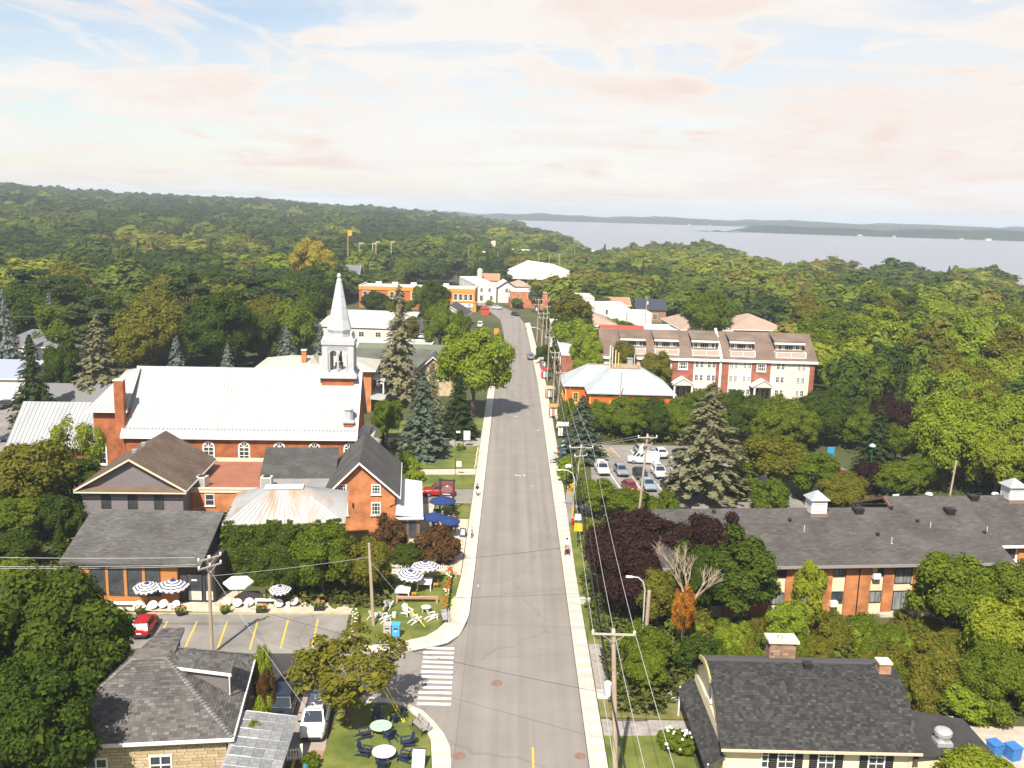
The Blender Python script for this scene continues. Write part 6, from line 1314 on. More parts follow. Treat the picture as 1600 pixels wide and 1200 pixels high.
block('pale_warehouse', 'pale grey warehouse left of the long white building', 'building', -2, 720, 14, 16, 9.5, M_white_wall, M_white_roof, 0, 'flat', z=ground_z(0, 720))
block('grey_annex', 'grey low building in front of the long white building', 'building', 11, 690, 12, 12, 6.5, mat('grey_stucco', (.30, .27, .25)), M_pale_felt, 0, 'flat', z=ground_z(10, 690))
block('white_chapel', 'tiny white gabled house on the wooded hillside beside the tall flag', 'house', -106, 560, 8, 9, 9, M_white_wall, M_white_roof, 0, 'gable', 13, axis='y')
block('beige_lake_shed', 'beige shed with flat roof by the clearing in the lakeside wood', 'shed', 156, 412, 11, 6, 2.6, mat('pink_white', (.68, .60, .55)), M_white_roof, 0, 'flat', group=None)
def heap(label, x, y, rx, ry, h, m):
    rs = random.Random(int(x)); P = []
    for i in range(7):
        t = i/6; P.append([(cos(a*2*pi/18)*rx*(1-t**1.6)*rs.uniform(.92, 1.08), sin(a*2*pi/18)*ry*(1-t**1.6)*rs.uniform(.92, 1.08), h*t+(rs.uniform(-.2, .2) if i else -.4)) for a in range(19)])
        P[-1][-1] = P[-1][0]
    o = MB().grid(P).build('sand_heap', m, None, (x, y, ground_z(x, y)), smooth=True); return tag(o, label, 'heap')
heap('long pale sand bank in the clearing behind the apartments', 108, 345, 14, 8, 5.5, mat('pink_sand', (.52, .40, .33), .95, (.45, .36, .3), .3))
heap('grey rubble heap at the right end of the sand bank', 124, 330, 10, 6, 4.2, mat('rubble', (.44, .38, .32), .95, (.3, .26, .22), .8))
def mast(label, x, y, h, arm, m, name='lamp_mast', flag=None):
    r = thing(name, label, 'mast', (x, y, ground_z(x, y)), 0); MB().tube([(0, 0, 0), (0, 0, h)], [.22, .14], 6).build('pole', m, r)
    if arm: MB().box(-.1, arm, -.15, .15, h-.2, h+.2).build('arm', m, r)
    if flag: MB().ext([(0.1, 0, h-3.4), (flag, .5, h-3.0), (flag*.9, .2, h-.2), (.1, 0, h)], (0, .06, 0)).build('flag', mat('flag_orange', (.65, .30, .05)), r)
for i, (x, y, h, a) in enumerate(((-84, 520, 18.5, 2.4), (-77, 522, 18.5, 2.4), (-74.5, 518, 19.5, 2.4), (-67, 524, 19.5, 2))): mast('pale floodlight mast in the wood, %s of the four' % ('leftmost', 'second from left', 'third from left', 'rightmost')[i], x, y, h, a, M_beige)
mast('tall pole with orange yellow flag above the hillside trees', -90, 520, 25.5, 0, mat('flag_pole', (.6, .35, .08)), 'flag_pole', 2.2)
0 and mast('orange flag beside the rightmost floodlight mast', -62, 522, 17.5, 0, mat('flag_pole', (.6, .35, .08)), 'flag_pole', 1.6)
def plant_all():
    D, M, Lt, Li, Ol, Ye, Pu, Br, Bl, Sp, Ta, Og = L_dark, L_mid, L_light, L_lime, L_olive, L_yellow, L_purple, L_bronze, L_blue, L_spruce, L_tan, L_orange
    for k, x, y, R, H, lf, nm, cat, lab in (
    ('maple0', -33.0, 65.4, 6.2, 13.2, D, 'maple_tree', 'tree', 'huge dark green maple beside the slate roofed stone house'),
    ('maple1', -31.0, 56.5, 4.6, 10.4, D, 'maple_tree', 'tree', 'lower dark maple crown in the bottom left corner'),
    ('round1', -58.7, 112, 5.8, 10.9, Ol, 'tree', 'tree', 'broad olive tree at the left edge above the dark maple'),
    ('round3', -53.1, 97, 3.3, 4.6, D, 'tree', 'tree', 'dark shrubby tree left of the timber cafe'),
    ('tall2', -55.4, 116, 3.9, 7.6, D, 'tree', 'tree', 'dark tree against the left wall of the grey gabled house'),
    ('loose1', -56.3, 119.5, 3.7, 12.0, Li, 'tree', 'tree', 'thin yellow green tree in front of the white sacristy roof'),
    ('round2', -61.5, 104, 4.4, 8.2, D, 'tree', 'tree', 'dark tree at the left edge below the broad olive tree'),
    ('round1', -56.6, 103.5, 3.6, 6.4, M, 'tree', 'tree', 'green tree between the left edge and the narrow cedars'),
    ('bush2', -57, 95, 3.0, 4.4, M, 'shrub', 'shrub', 'wide shrub above the big maple at the left edge'),
    ('round3', -52.6, 106, 3.0, 6.0, D, 'tree', 'tree', 'dark tree touching the grey gabled house corner'),
    ('round1', 17.2, 95.5, 3.6, 8.6, Pu, 'maple_tree', 'tree', 'dark purple maple squeezed between the two others'),
    ('spruce1', -49.9, 101, 1.2, 4.6, D, 'cedar', 'cedar', 'left one of two narrow cedars behind the cafe corner'),
    ('spruce0', -47.9, 102, 1.0, 4.3, D, 'cedar', 'cedar', 'right one of two narrow cedars behind the cafe corner'),
    ('bush0', -50.3, 93, 2.4, 3.0, M, 'shrub', 'shrub', 'rounded shrub beside the cafe left corner'),
    ('spruce0', -77.1, 175, 6.0, 19, Ta, 'spruce_tree', 'spruce', 'large olive spruce behind the church sacristy'),
    ('spruce1', -110.4, 205, 3.6, 20, Bl, 'spruce_tree', 'spruce', 'tall blue spruce cut by the left edge'),
    ('spruce0', -108.6, 222, 3.3, 18.4, Bl, 'spruce_tree', 'spruce', 'blue spruce above the white villa roof'),
    ('spruce1', -82.1, 160, 4.4, 16.8, Sp, 'spruce_tree', 'spruce', 'dark spruce in front of the white villa'),
    ('round1', -86.4, 180, 3.9, 13, D, 'tree', 'tree', 'dark leafy tree between the villa and the olive spruce'),
    ('round2', -82.8, 205, 6.2, 13.4, Ol, 'tree', 'tree', 'olive round tree beside the slate blue dormered house'),
    ('spruce1', -64.2, 180, 3.6, 14.4, Bl, 'spruce_tree', 'spruce', 'small blue spruce above the left end of the church roof'),
    ('spruce0', -53.2, 176, 3.0, 13.6, Bl, 'spruce_tree', 'spruce', 'slim blue spruce above the middle of the church roof'),
    ('spruce1', -47.8, 200, 4.0, 14.6, Bl, 'spruce_tree', 'spruce', 'blue spruce behind the presbytery roof'),
    ('spruce0', -41.5, 205, 3.4, 14, Bl, 'spruce_tree', 'spruce', 'pale blue spruce just left of the steeple'),
    ('maple1', -66.1, 213, 9.2, 20.5, D, 'tree', 'tree', 'massive dark tree behind the church roof'),
    ('pine1', -85.5, 250, 7.4, 23, Sp, 'pine_tree', 'pine', 'tall layered pine behind the massive dark tree'),
    ('round3', -54.9, 234, 7.3, 16.4, M, 'tree', 'tree', 'green tree left of the steeple above the blue spruces'),
    ('round1', -60.5, 226, 6.2, 14.4, D, 'tree', 'tree', 'dark tree beside the massive one behind the church'),
    ('maple0', -83.1, 398, 10.6, 25, Ye, 'tree', 'tree', 'bright yellow green tree on the slope above the steeple'),
    ('round2', -92.6, 238, 7.3, 16.5, Ol, 'tree', 'tree', 'brownish olive tree left of the layered pine'),
    ('ragged0', -22.6, 190, 5.2, 24.6, Ta, 'spruce_tree', 'spruce', 'tall ragged old spruce right of the steeple'),
    ('spruce1', -13.9, 150, 4.8, 13.7, L_bg, 'spruce_tree', 'spruce', 'big blue grey spruce on the church lawn'),
    ('spruce0', -8.9, 163, 3.6, 10.9, Sp, 'spruce_tree', 'spruce', 'dark green spruce right of the blue grey spruce'),
    ('spruce1', -14.4, 173, 2.5, 11.6, Ta, 'spruce_tree', 'spruce', 'golden topped spruce behind the blue grey spruce'),
    ('maple2', -7.0, 181, 7.9, 18.6, Lt, 'maple_tree', 'tree', 'bright green maple overhanging the street'),
    ('round2', -20.8, 158, 2.9, 7.9, M, 'tree', 'tree', 'small round tree beside the church front'),
    ('tall1', -24.4, 300, 5.2, 17, D, 'tree', 'tree', 'tall dark tree in front of the orange building'),
    ('round1', -19.5, 258, 5.0, 14.8, M, 'tree', 'tree', 'round tree left of the white van, taller of a pair'),
    ('round3', -14.3, 257, 3.9, 12.6, M, 'tree', 'tree', 'round tree left of the white van, shorter of a pair'),
    ('tall2', -28.8, 268, 2.8, 9.4, Ol, 'tree', 'tree', 'small olive tree behind the ragged spruce'),
    ('round1', -18.6, 91.8, 3.5, 8.3, M, 'tree', 'tree', 'leafy tree hiding the right half of the ivy house'),
    ('round3', -21.6, 91.6, 2.3, 5.4, D, 'tree', 'tree', 'low dark tree in front of the ivy wall'),
    ('round2', -14.2, 92.2, 2.9, 6.8, Ol, 'tree', 'tree', 'dark olive tree beside the striped garden umbrellas'),
    ('bush1', -13.3, 103.5, 2.6, 5.0, Br, 'shrub', 'shrub', 'bronze shrub under the brick gable, left of two'),
    ('bush2', -7.9, 103, 3.1, 4.2, Br, 'shrub', 'shrub', 'bronze shrub spreading over the pavement edge, right of two'),
    ('round3', -11.0, 100.5, 2.0, 3.0, D, 'shrub', 'shrub', 'dark shrub between the two bronze shrubs'),
    ('loose0', -12.0, 68.2, 5.2, 7.4, Ol, 'apple_tree', 'tree', 'open olive fruit tree on the corner lawn with dark chairs'),
    ('spruce1', 11.8, 148, 4.0, 11.2, L_bg, 'spruce_tree', 'spruce', 'blue spruce beside the parking lot and right pavement'),
    ('bush0', 9.4, 136, 2.0, 4.4, Lt, 'shrub', 'shrub', 'bright shrub by the pavement below the blue spruce'),
    ('bush1', 10.6, 170, 1.9, 6.0, M, 'shrub', 'shrub', 'tall shrub left of the blue spruce by the orange house'),
    ('round1', 11.6, 120, 3.0, 5.6, M, 'tree', 'tree', 'round tree behind the street pole with crossarm'),
    ('round3', 16.2, 118, 3.4, 5.0, M, 'tree', 'tree', 'wide bushy tree at the front edge of the parking lot'),
    ('bush0', 21.2, 119.6, 1.9, 4.4, M, 'shrub', 'shrub', 'small shrub at the parking lot edge beside the tall pole'),
    ('bush2', 10.4, 110, 1.5, 3.2, Lt, 'shrub', 'shrub', 'bright clipped shrub on the roadside lawn'),
    ('tall2', 12.7, 109, .7, 3.2, Li, 'sapling', 'sapling', 'thin yellow green sapling on the roadside lawn'),
    ('round1', 16.9, 166, 3.0, 6.9, M, 'tree', 'tree', 'first tree of the row behind the car park, next to the spruce'),
    ('round2', 21.4, 168, 3.9, 7.6, M, 'tree', 'tree', 'largest tree of the row behind the car park'),
    ('round3', 26.0, 169, 3.6, 7.2, D, 'tree', 'tree', 'dark middle tree of the row behind the car park'),
    ('round1', 30.2, 169.5, 3.4, 6.6, M, 'tree', 'tree', 'tree of the car park row below the apartment porch'),
    ('round2', 34.0, 170, 3.2, 5.6, D, 'tree', 'tree', 'last tree of the car park row, behind the pale old spruce'),
    ('ragged1', 27.9, 128, 6.0, 17.4, Ta, 'spruce_tree', 'spruce', 'pale old spruce with bare trunk behind the motel'),
    ('round2', 38.6, 134, 5.6, 9.2, Ol, 'tree', 'tree', 'round olive tree right of the pale old spruce'),
    ('round1', 43.6, 131, 4.2, 7.4, M, 'tree', 'tree', 'green tree behind the motel, right of the round olive tree'),
    ('round2', 45.6, 124.5, 3.4, 5.2, Ol, 'tree', 'tree', 'low tree pressed against the motel roof behind the cupola'),
    ('bush0', 36.2, 125.0, 2.8, 4.6, M, 'shrub', 'shrub', 'shrub behind the motel ridge beside the bare spruce trunk'),
    ('round3', 56.5, 133, 3.6, 5.6, M, 'tree', 'tree', 'green tree hiding the back lot, right of the red car'),
    ('bush1', 33.8, 132, 2.8, 5.4, M, 'shrub', 'shrub', 'shrub between the pale spruce and the olive tree'),
    ('round3', 47.2, 128, 3.3, 5.2, Ol, 'tree', 'tree', 'low olive tree behind the white motel cupola'),
    ('round1', 50.2, 167, 4.9, 8.3, M, 'tree', 'tree', 'broad tree right of the apartments, left of a clump'),
    ('round3', 58.4, 173, 5.4, 8.6, D, 'tree', 'tree', 'broad dark tree right of the apartments, middle of a clump'),
    ('round2', 43.5, 171, 3.6, 6.0, M, 'tree', 'tree', 'tree in front of the right apartment porch'),
    ('round1', 61.5, 161, 3.6, 7.0, M, 'tree', 'tree', 'green tree behind the small dark spruce'),
    ('round3', 69.4, 166, 4.9, 9.0, Pu, 'tree', 'tree', 'dark purple leaved tree behind the single spruce'),
    ('spruce0', 58.5, 146, 3.8, 11.6, Sp, 'spruce_tree', 'spruce', 'single green spruce beside the lamp and blue sign'),
    ('bush1', 53.6, 136, 2.6, 4.6, Pu, 'shrub', 'shrub', 'purple shrub behind the motel roof ridge'),
    ('maple1', 65.8, 138, 6.2, 15, Lt, 'maple_tree', 'tree', 'big bright maple above the second motel wing, left of two'),
    ('maple2', 75.8, 141, 5.8, 15.4, Lt, 'maple_tree', 'tree', 'big bright maple at the right edge, right of two'),
    ('round2', 61.0, 136, 2.9, 6.0, M, 'tree', 'tree', 'tree at the foot of the bright maple, left side'),
    ('round1', 87.0, 172, 5.5, 14, Ol, 'tree', 'tree', 'tall olive tree behind the bright maples'),
    ('round2', 79.4, 179, 5.6, 12.4, D, 'tree', 'tree', 'dark tree between the purple tree and bright maples'),
    ('maple0', 17.6, 209, 4.4, 14.0, Lt, 'maple_tree', 'tree', 'dense bright maple above the orange house roof'),
    ('round2', 25.0, 205.4, 3.6, 12.6, Ol, 'tree', 'tree', 'olive tree behind the roof deck poles'),
    ('round1', 31.8, 204.6, 3.8, 10.6, Ol, 'tree', 'tree', 'olive tree covering the left part of the apartment facade'),
    ('round1', 16.0, 262, 4.3, 11.2, D, 'tree', 'tree', 'dark roadside tree behind the utility poles'),
    ('maple2', 58.8, 283, 8.6, 18.6, M, 'tree', 'tree', 'very broad green tree between the two tan hip roofs'),
    ('maple1', 12.9, 93, 4.9, 9.9, Pu, 'maple_tree', 'tree', 'dark purple maple next to the pavement, left of two'),
    ('maple2', 20.8, 92.5, 4.6, 10.4, Pu, 'maple_tree', 'tree', 'dark purple maple at the motel end, right of two'),
    ('round2', 12.6, 88.5, 3.8, 7.4, Pu, 'maple_tree', 'tree', 'low purple tree behind the lamp post'),
    ('bare0', 17.4, 84.4, 5.4, 12.5, M_bark_pale, 'dead_tree', 'tree', 'bare pale dead tree in front of the purple maples'),
    ('tall1', 22.8, 86.2, 4.1, 10.3, D, 'tree', 'tree', 'dark green tree covering the left end of the motel facade'),
    ('tall2', 28.5, 84, 1.8, 8.8, Li, 'tree', 'tree', 'slim bright green tree before the motel windows'),
    ('round2', 26.0, 81.4, 2.2, 5.6, Lt, 'tree', 'tree', 'bright young tree below the slim bright tree'),
    ('round2', 19.0, 88.0, 3.0, 8.6, D, 'tree', 'tree', 'dark tree filling the gap at the motel left corner'),
    ('round1', 15.0, 86.5, 2.6, 6.6, Ol, 'tree', 'tree', 'olive tree between purple maples and orange leaves'),
    ('loose1', 16.6, 82, 1.3, 6.6, Og, 'vine_column', 'vine', 'column of orange autumn leaves beside the dead tree'),
    ('round1', 12.4, 76.6, 2.3, 5.2, M, 'tree', 'tree', 'leafy tree behind the street lamp, upper of a pair'),
    ('round2', 12.2, 74.0, 2.1, 4.2, M, 'tree', 'tree', 'leafy tree beside the near utility pole, lower of a pair'),
    ('bush0', 17.4, 77.6, 2.1, 3.9, D, 'shrub', 'shrub', 'dark shrub left of the cottage roof peak'),
    ('round2', 42.6, 85, 4.3, 9.6, M, 'tree', 'tree', 'airy tree in front of the motel right end'),
    ('round1', 43.4, 77, 3.4, 8.4, Li, 'tree', 'tree', 'yellow green tree at the right edge above the gravel yard'),
    ('round2', 36.7, 74.5, 2.6, 5.5, Ol, 'tree', 'tree', 'olive tree behind the cottage chimney end'),
    ('maple2', 40.6, 72.5, 2.9, 6.4, M, 'tree', 'tree', 'green tree below the yellow green one at the right edge'),
    ('round3', 31.9, 57.6, 3.0, 5.2, Li, 'tree', 'tree', 'lime green tree in the bottom right corner'),
    ('bush0', 13.4, 65.6, 1.6, 1.5, M, 'shrub', 'shrub', 'white flowering hydrangea shrub on the cottage lawn')):
        tree(k, x, y, R, H, lf, lab, nm, cat)
    rs = random.Random(14); n = 0
    for i in range(74):
        x = rs.uniform(17.5, 46); y = rs.uniform(71.6, 86.0)
        if x < 31 and y < 73.8: continue
        tree(rs.choice(['bush0', 'bush1', 'bush2', 'round2']), x, y, rs.uniform(1.4, 2.5), rs.uniform(2.2, 4.4 if y < 79 else 3.0), *rs.choice([(M, 'green shrub in the overgrown strip below the motel'), (Ol, 'olive shrub in the overgrown strip below the motel'), (Lt, 'bright shrub in the overgrown strip below the motel')]), 'shrub', 'shrub', 'overgrown shrubs between motel and cottage')
    for i in range(20):
        x = 36+i*1.9+rs.uniform(-.6, .6); y = 184+rs.uniform(-6, 8)-i*.3
        tree(rs.choice(['round1', 'round2', 'bush1']), x, y, rs.uniform(2.2, 3.3), rs.uniform(4.2, 6.2), *rs.choice([(D, 'dark shrub in the hedge below the apartments'), (M, 'green shrub in the hedge below the apartments')]), 'shrub', 'shrub', 'hedge shrubs below the apartments')
    for i in range(12):
        x = 14+i*2.0; y = 176+rs.uniform(-1, 4)
        tree(rs.choice(['bush0', 'bush1', 'bush2']), x, y, rs.uniform(1.9, 2.5), rs.uniform(2.6, 3.6), rs.choice([D, M]), 'green shrub in the hedge below the orange house', 'shrub', 'shrub', 'hedge shrubs below the orange house')
    for i, (x, y, h) in enumerate(((-20.6, 152, 3.2), (-16.2, 139.6, 4.0), (-15.6, 146.2, 4.4))):
        tree('spruce0', x, y, 1.0, h, D, ('narrow cedar at the church porch', 'narrow cedar beside the church path, left of two', 'narrow cedar under the blue grey spruce')[i], 'cedar', 'cedar')
    tree('fine0', -18.6, 153, 1.0, 1.8, M, 'round clipped shrub on the lawn by the church', 'shrub', 'shrub')
    tree('fine1', -13.2, 135.2, 1.3, 1.6, Li, 'yellow green shrub beside the pale metal lean-to', 'shrub', 'shrub'); tree('fine2', -7.9, 154, 1.0, 1.0, M, 'low shrub at the foot of the lawn notice posts', 'shrub', 'shrub')
    for i, (x, y) in enumerate(((-15.4, 142.6), (-14.4, 141.0), (-15.8, 144.4), (-13.9, 134.6))): tree('fine0', x, y, 1.2, 1.9, (M, Lt)[i % 2], 'shrub in the flower bed beside the church path', 'shrub', 'shrub', 'shrubs beside the church path')
    for i, (x, y, R, H) in enumerate(((21, 163, 3.3, 6.2), (26, 163.5, 3.3, 6.4), (31, 163, 3.3, 6.4), (36, 163.5, 3.5, 6.8), (40.5, 164, 3.8, 7.2), (45.5, 161.5, 4.0, 7.8), (51, 160.5, 3.8, 7.4), (56, 164, 4.2, 8.2), (64, 152, 3.4, 7.0))): tree(('round1', 'round2', 'round3')[i % 3], x, y, R, H, (M, D, M)[i % 3], ('dense tree at the back edge of the car park', 'dark tree at the back edge of the car park')[i % 3 == 1], 'tree', 'tree', 'trees along the back edge of the car park')
    for i, (x, y, R, H) in enumerate(((49, 80, 3.6, 8), (54, 84, 4.2, 9), (60, 88, 4.0, 8.6), (52, 90, 3.4, 7), (66, 92, 4.4, 9.4), (58, 79, 3.8, 7.6), (72, 88, 4.6, 10), (66, 80, 4.0, 8), (80, 98, 5, 11))): tree(('round1', 'round2', 'maple1')[i % 3], x, y, R, H, (M, Ol, Lt)[i % 3], 'leafy tree in the garden before the second motel wing', 'tree', 'tree', 'trees in the garden before the second motel wing')
    for i, (x, y, z, h, lf, lab) in enumerate(((-19.5, 71.6, 0, 4.6, Lt, 'tall ivy clump at the back corner of the stone house'), (-18.6, 68.6, 0, 3.9, Br, 'reddish creeper on the side of the stone house'), (-18.0, 65.6, 0, 3.6, Lt, 'green creeper between stone house and tin roof'), (-17.6, 62.4, 0, 3.4, Li, 'yellowish creeper hanging beside the gutter downspout'))):
        tree('bush%d' % (i % 3), x, y, .85, h, lf, lab, 'creeper', 'creeper')
    for i, (x, y) in enumerate(((-14.4, 70.9), (-13.6, 62.2))): tree('fine%d' % i, x, y, .8, 1.0, M, ('low shrub beside the white car', 'low shrub by the brick path')[i], 'shrub', 'shrub')
    for i, (k, x, y, R, H, lf, lab) in enumerate((('round2', -9.6, 246, 2.6, 6.0, M, 'small tree in front of the white van'), ('tall1', 12.6, 300, 3.2, 10.0, D, 'dark narrow tree behind the far utility poles'), ('round1', 12.8, 320, 3.0, 8.0, M, 'roadside tree below the tall white house'), ('round3', 2.2, 386, 3.0, 4.4, M, 'bushy tree in front of the orange brick shop'), ('tall2', 9.2, 372, 3.2, 11.0, D, 'tall dark tree between the two brick shops'), ('round1', 25, 318, 4.0, 7.0, M, 'round tree in front of the white extension'), ('round2', 31.5, 310, 4.4, 6.0, Lt, 'bright hedge tree beside the warehouse yard'), ('round3', 37, 306, 4.0, 5.4, M, 'green hedge tree at the left of the yard'), ('round1', 24.5, 468, 6, 8, M, 'round tree right of the arena front'), ('round3', -8.5, 470, 5, 6.2, Lt, 'bright bush between dovecote house and arena'), ('bush1', -9.6, 375+20, 2.0, 2.2, Li, 'yellow flower bush in front of the white inn'), ('round1', 8.2, 246, 1.9, 5.0, D, 'dark shrub beside the red awning'), ('tall1', 10.2, 232, 2.2, 8.2, D, 'dark tree left of the red brick house'), ('round2', -36, 300, 5, 11, M, 'tree behind the white long house, right side'), ('round3', -48, 338, 6, 10, D, 'dark tree left of the orange building'), ('round1', -33, 352, 4.6, 12, M, 'tree before the middle of the orange building, left of two'), ('tall1', -28.5, 350, 4.4, 13, D, 'tree before the middle of the orange building, right of two'))):
        tree(k, x, y, R, H, lf, lab)
    ub = np.random.RandomState(3); P = []
    for x0, x1, y0, y1, n in ((16, 45, 71.5, 87.5, 9000), (9, 17, 70.5, 82, 2200), (8.4, 24, 84, 100, 3500), (-60, -45.5, 86, 122, 3500), (9, 24, 104, 122, 2500), (12, 36, 161.5, 180, 4000), (36, 74, 158, 198, 6000), (44, 80, 118, 150, 4000), (-24.5, -12, 89.6, 97, 1800)):
        P.append(np.stack([ub.uniform(x0, x1, n), ub.uniform(y0, y1, n), ub.uniform(.05, 1.0, n)**1.3*1.1], 1))
    P = np.concatenate(P); k = ~((P[:, 0] > 39) & (P[:, 0] < 59) & (P[:, 1] > 133)) & ~((P[:, 0] > 30) & (P[:, 1] < 70.5)) & ~((P[:, 0] < 31) & (P[:, 0] > 13.5) & (P[:, 1] < 72.5)) & ~((P[:, 0] > 16) & (P[:, 1] > 88.5+ (P[:, 0]-28)*.11) & (P[:, 1] < 112))
    P = P[k]; Nn = unit(np.tile([0, 0, 1.0], (len(P), 1))+ub.normal(scale=.55, size=P.shape)); V, Q = cards(P, Nn, .28, ub)
    o = stuff(inst('undergrowth', np_mesh('undergrowth', V, Q, mat_leaf('leaf_undergrowth', [(0.04, .06, .012), (.075, .10, .018), (.12, .13, .03), (.10, .10, .035)], 0, .25)))); o['label'] = 'weeds and low leaves between the trees'
    rs2 = random.Random(5); b = MB()
    for i in range(26):
        a, e = rs2.uniform(0, 6.28), rs2.uniform(.2, 1.4); p = Vector((13.4+cos(a)*sin(e)*1.5, 65.6+sin(a)*sin(e)*1.5, .5+cos(e)*1.1)); s = rs2.uniform(.09, .17)
        b.lathe([(s*.3, p.z-s*.7), (s, p.z), (s*.7, p.z+s*.6), (s*.1, p.z+s*.8)], 7, (p.x, p.y))
    h = [o for o in bpy.data.objects if o.get('label', '').startswith('white flowering')][0]; q = stuff(b.build('blossom', mat('hydrangea_white', (.75, .74, .62), .9), h)); q.location = (-13.4, -65.6, 0)
plant_all()
M_tyre = mat('tyre_rubber', (.018, .018, .018), .85); M_rim = mat('alloy_rim', (.45, .46, .47), .35, metal=.8); M_cglass = mat('car_glass', (.018, .03, .045), .05, spec=.45)
M_tail = mat('tail_light', (.45, .02, .015), .25); M_head = mat('head_light', (.75, .77, .78), .15); M_plate = mat('licence_plate', (.7, .7, .68), .5); M_under = mat('car_trim', (.025, .025, .027), .6)
CARS = {}
def car_meshes(kind):
    if kind in CARS: return CARS[kind]
    S = {'sedan': (2.3, .90, .92, 1.44, (-1.75, -1.0, .35, 1.05), .86, .98), 'hatch': (2.05, .87, .95, 1.50, (-2.0, -1.55, .35, 1.05), .88, .95), 'suv': (2.3, .94, 1.05, 1.68, (-2.24, -1.95, .45, 1.15), 1.02, 1.05), 'van': (2.55, .98, 1.15, 1.95, (-2.5, -2.38, 1.0, 1.75), 1.08, 1.15)}[kind]
    L_, W_, zb, zr, g, zh, zt = S; ys = [-L_, -L_+.12, -L_+.5, -1.35, -.4, .5, 1.1, 1.6, L_-.3, L_-.06, L_]
    def top(y):
        if y > g[3]: return zb+(zh-zb)*min(1, (y-g[3])/.5) - max(0, (y-(L_-.75)))*.18
        if y < g[0]: return zt-max(0, (-L_+.35-y))*.25
        return zb
    rows = []
    for y in ys:
        e = max(0, abs(y)-(L_-.55))/.55; w_ = W_*(1-.16*e*e); zl = .26+.10*e; z = top(y)
        rows.append([(-w_*.86, y, zl), (-w_*.98, y, zl+.10), (-w_, y, .62), (-w_*.97, y, z-.14), (-w_*.90, y, z-.03), (-w_*.5, y, z+.015), (0, y, z+.025), (w_*.5, y, z+.015), (w_*.90, y, z-.03), (w_*.97, y, z-.14), (w_, y, .62), (w_*.98, y, zl+.10), (w_*.86, y, zl)])
    b = MB(); b.grid(rows); b.poly(rows[0]); b.poly(rows[-1][::-1])
    wb, wt = W_*.90, W_*.70
    B = [(-wb, g[0], zt if kind == 'sedan' else zb), (wb, g[0], zt if kind == 'sedan' else zb), (wb, g[3], zb), (-wb, g[3], zb)]; T = [(-wt, g[1], zr-.06), (wt, g[1], zr-.06), (wt, g[2], zr-.04), (-wt, g[2], zr-.04)]
    B = [(p[0], p[1], p[2]-.06) for p in B]
    for k in range(4): b.poly([B[k], B[(k+1) % 4], T[(k+1) % 4], T[k]])
    b.grid([[(-wt, g[1], zr-.06), (-wt*.6, g[1]+.06, zr), (wt*.6, g[1]+.06, zr), (wt, g[1], zr-.06)], [(-wt*1.0, (g[1]+g[2])/2, zr-.02), (-wt*.6, (g[1]+g[2])/2, zr+.02), (wt*.6, (g[1]+g[2])/2, zr+.02), (wt*1.0, (g[1]+g[2])/2, zr-.02)], [(-wt, g[2], zr-.04), (-wt*.6, g[2]-.05, zr), (wt*.6, g[2]-.05, zr), (wt, g[2], zr-.04)]])
    paint = mat('car_paint', (.3, .3, .3), .25, spec=.6)
    P = {'body': b.mesh('body', paint, True)}
    def pane(i, j, u0, u1, v0, v1):
        m = MB(); q = []
        for u, v in ((u0, v0), (u1, v0), (u1, v1), (u0, v1)):
            lo = Vector(B[i]).lerp(Vector(B[j]), u); hi = Vector(T[i]).lerp(Vector(T[j]), u); q.append(lo.lerp(hi, v))
        n = (q[1]-q[0]).cross(q[3]-q[0]).normalized(); return m.poly([p+n*.012 for p in q])
    P['rear_window'] = pane(0, 1, .07, .93, .22, .9).mesh('rear_window', M_cglass); P['windscreen'] = pane(2, 3, .05, .95, .14, .95).mesh('windscreen', M_cglass)
    ends = (.07, .5, .94) if kind != 'van' else (.66, .80, .95)
    P['side'] = [pane(1, 2, ends[0], ends[1]-.015, .2, .88).mesh('side_window', M_cglass), pane(1, 2, ends[1]+.015, ends[2], .2, .88).mesh('side_window', M_cglass), pane(3, 0, 1-ends[1]+.015, 1-ends[0], .2, .88).mesh('side_window', M_cglass), pane(3, 0, 1-ends[2], 1-ends[1]-.015, .2, .88).mesh('side_window', M_cglass)]
    def wheel():
        t = MB(); n = 16; i = 0
        ring = lambda x, r: [(x, cos(2*pi*k/n)*r, sin(2*pi*k/n)*r) for k in range(n)]
        R0 = [ring(-.11, .2), ring(-.11, .31), ring(-.08, .34), ring(.08, .34), ring(.11, .31), ring(.11, .2)]
        t.grid([r+[r[0]] for r in R0]); r = MB(); r.poly(ring(.09, .205)); r.poly(ring(-.09, .205)[::-1])
        for k in range(5): a = 2*pi*k/5; r.obox((.1, cos(a)*.11, sin(a)*.11), (.012, 0, 0), (0, cos(a)*.09, sin(a)*.09), (0, -sin(a)*.025, cos(a)*.025))
        return t.mesh('wheel', M_tyre), r.mesh('rim', M_rim)
    P['wheel'] = CARS.setdefault('wheel', wheel()); P['wx'] = W_-.10; P['wy'] = (1.35 if kind != 'van' else 1.6)
    P['headlight'] = MB().obox((0, 0, 0), (.2, 0, 0), (0, .07, 0), (0, .02, .075)).mesh('headlight', M_head); P['taillight'] = MB().box(-.17, .17, -.05, .05, -.09, .13).mesh('taillight', M_tail)
    P['plate'] = MB().box(-.22, .22, -.01, .01, -.06, .06).mesh('licence_plate', M_plate); P['bumper'] = MB().box(-W_*.72, W_*.72, -.05, .04, -.11, .09).mesh('bumper', M_under)
    P['mirror'] = MB().box(-.1, .1, -.05, .05, -.06, .06).mesh('mirror', M_under); P['dim'] = S; CARS[kind] = P; return P
PAINT = {}
def paint(c, metal=0.25):
    k = tuple(c)
    if k not in PAINT: PAINT[k] = mat('paint_%d' % len(PAINT), c, .28, spec=.6, metal=metal)
    return PAINT[k]
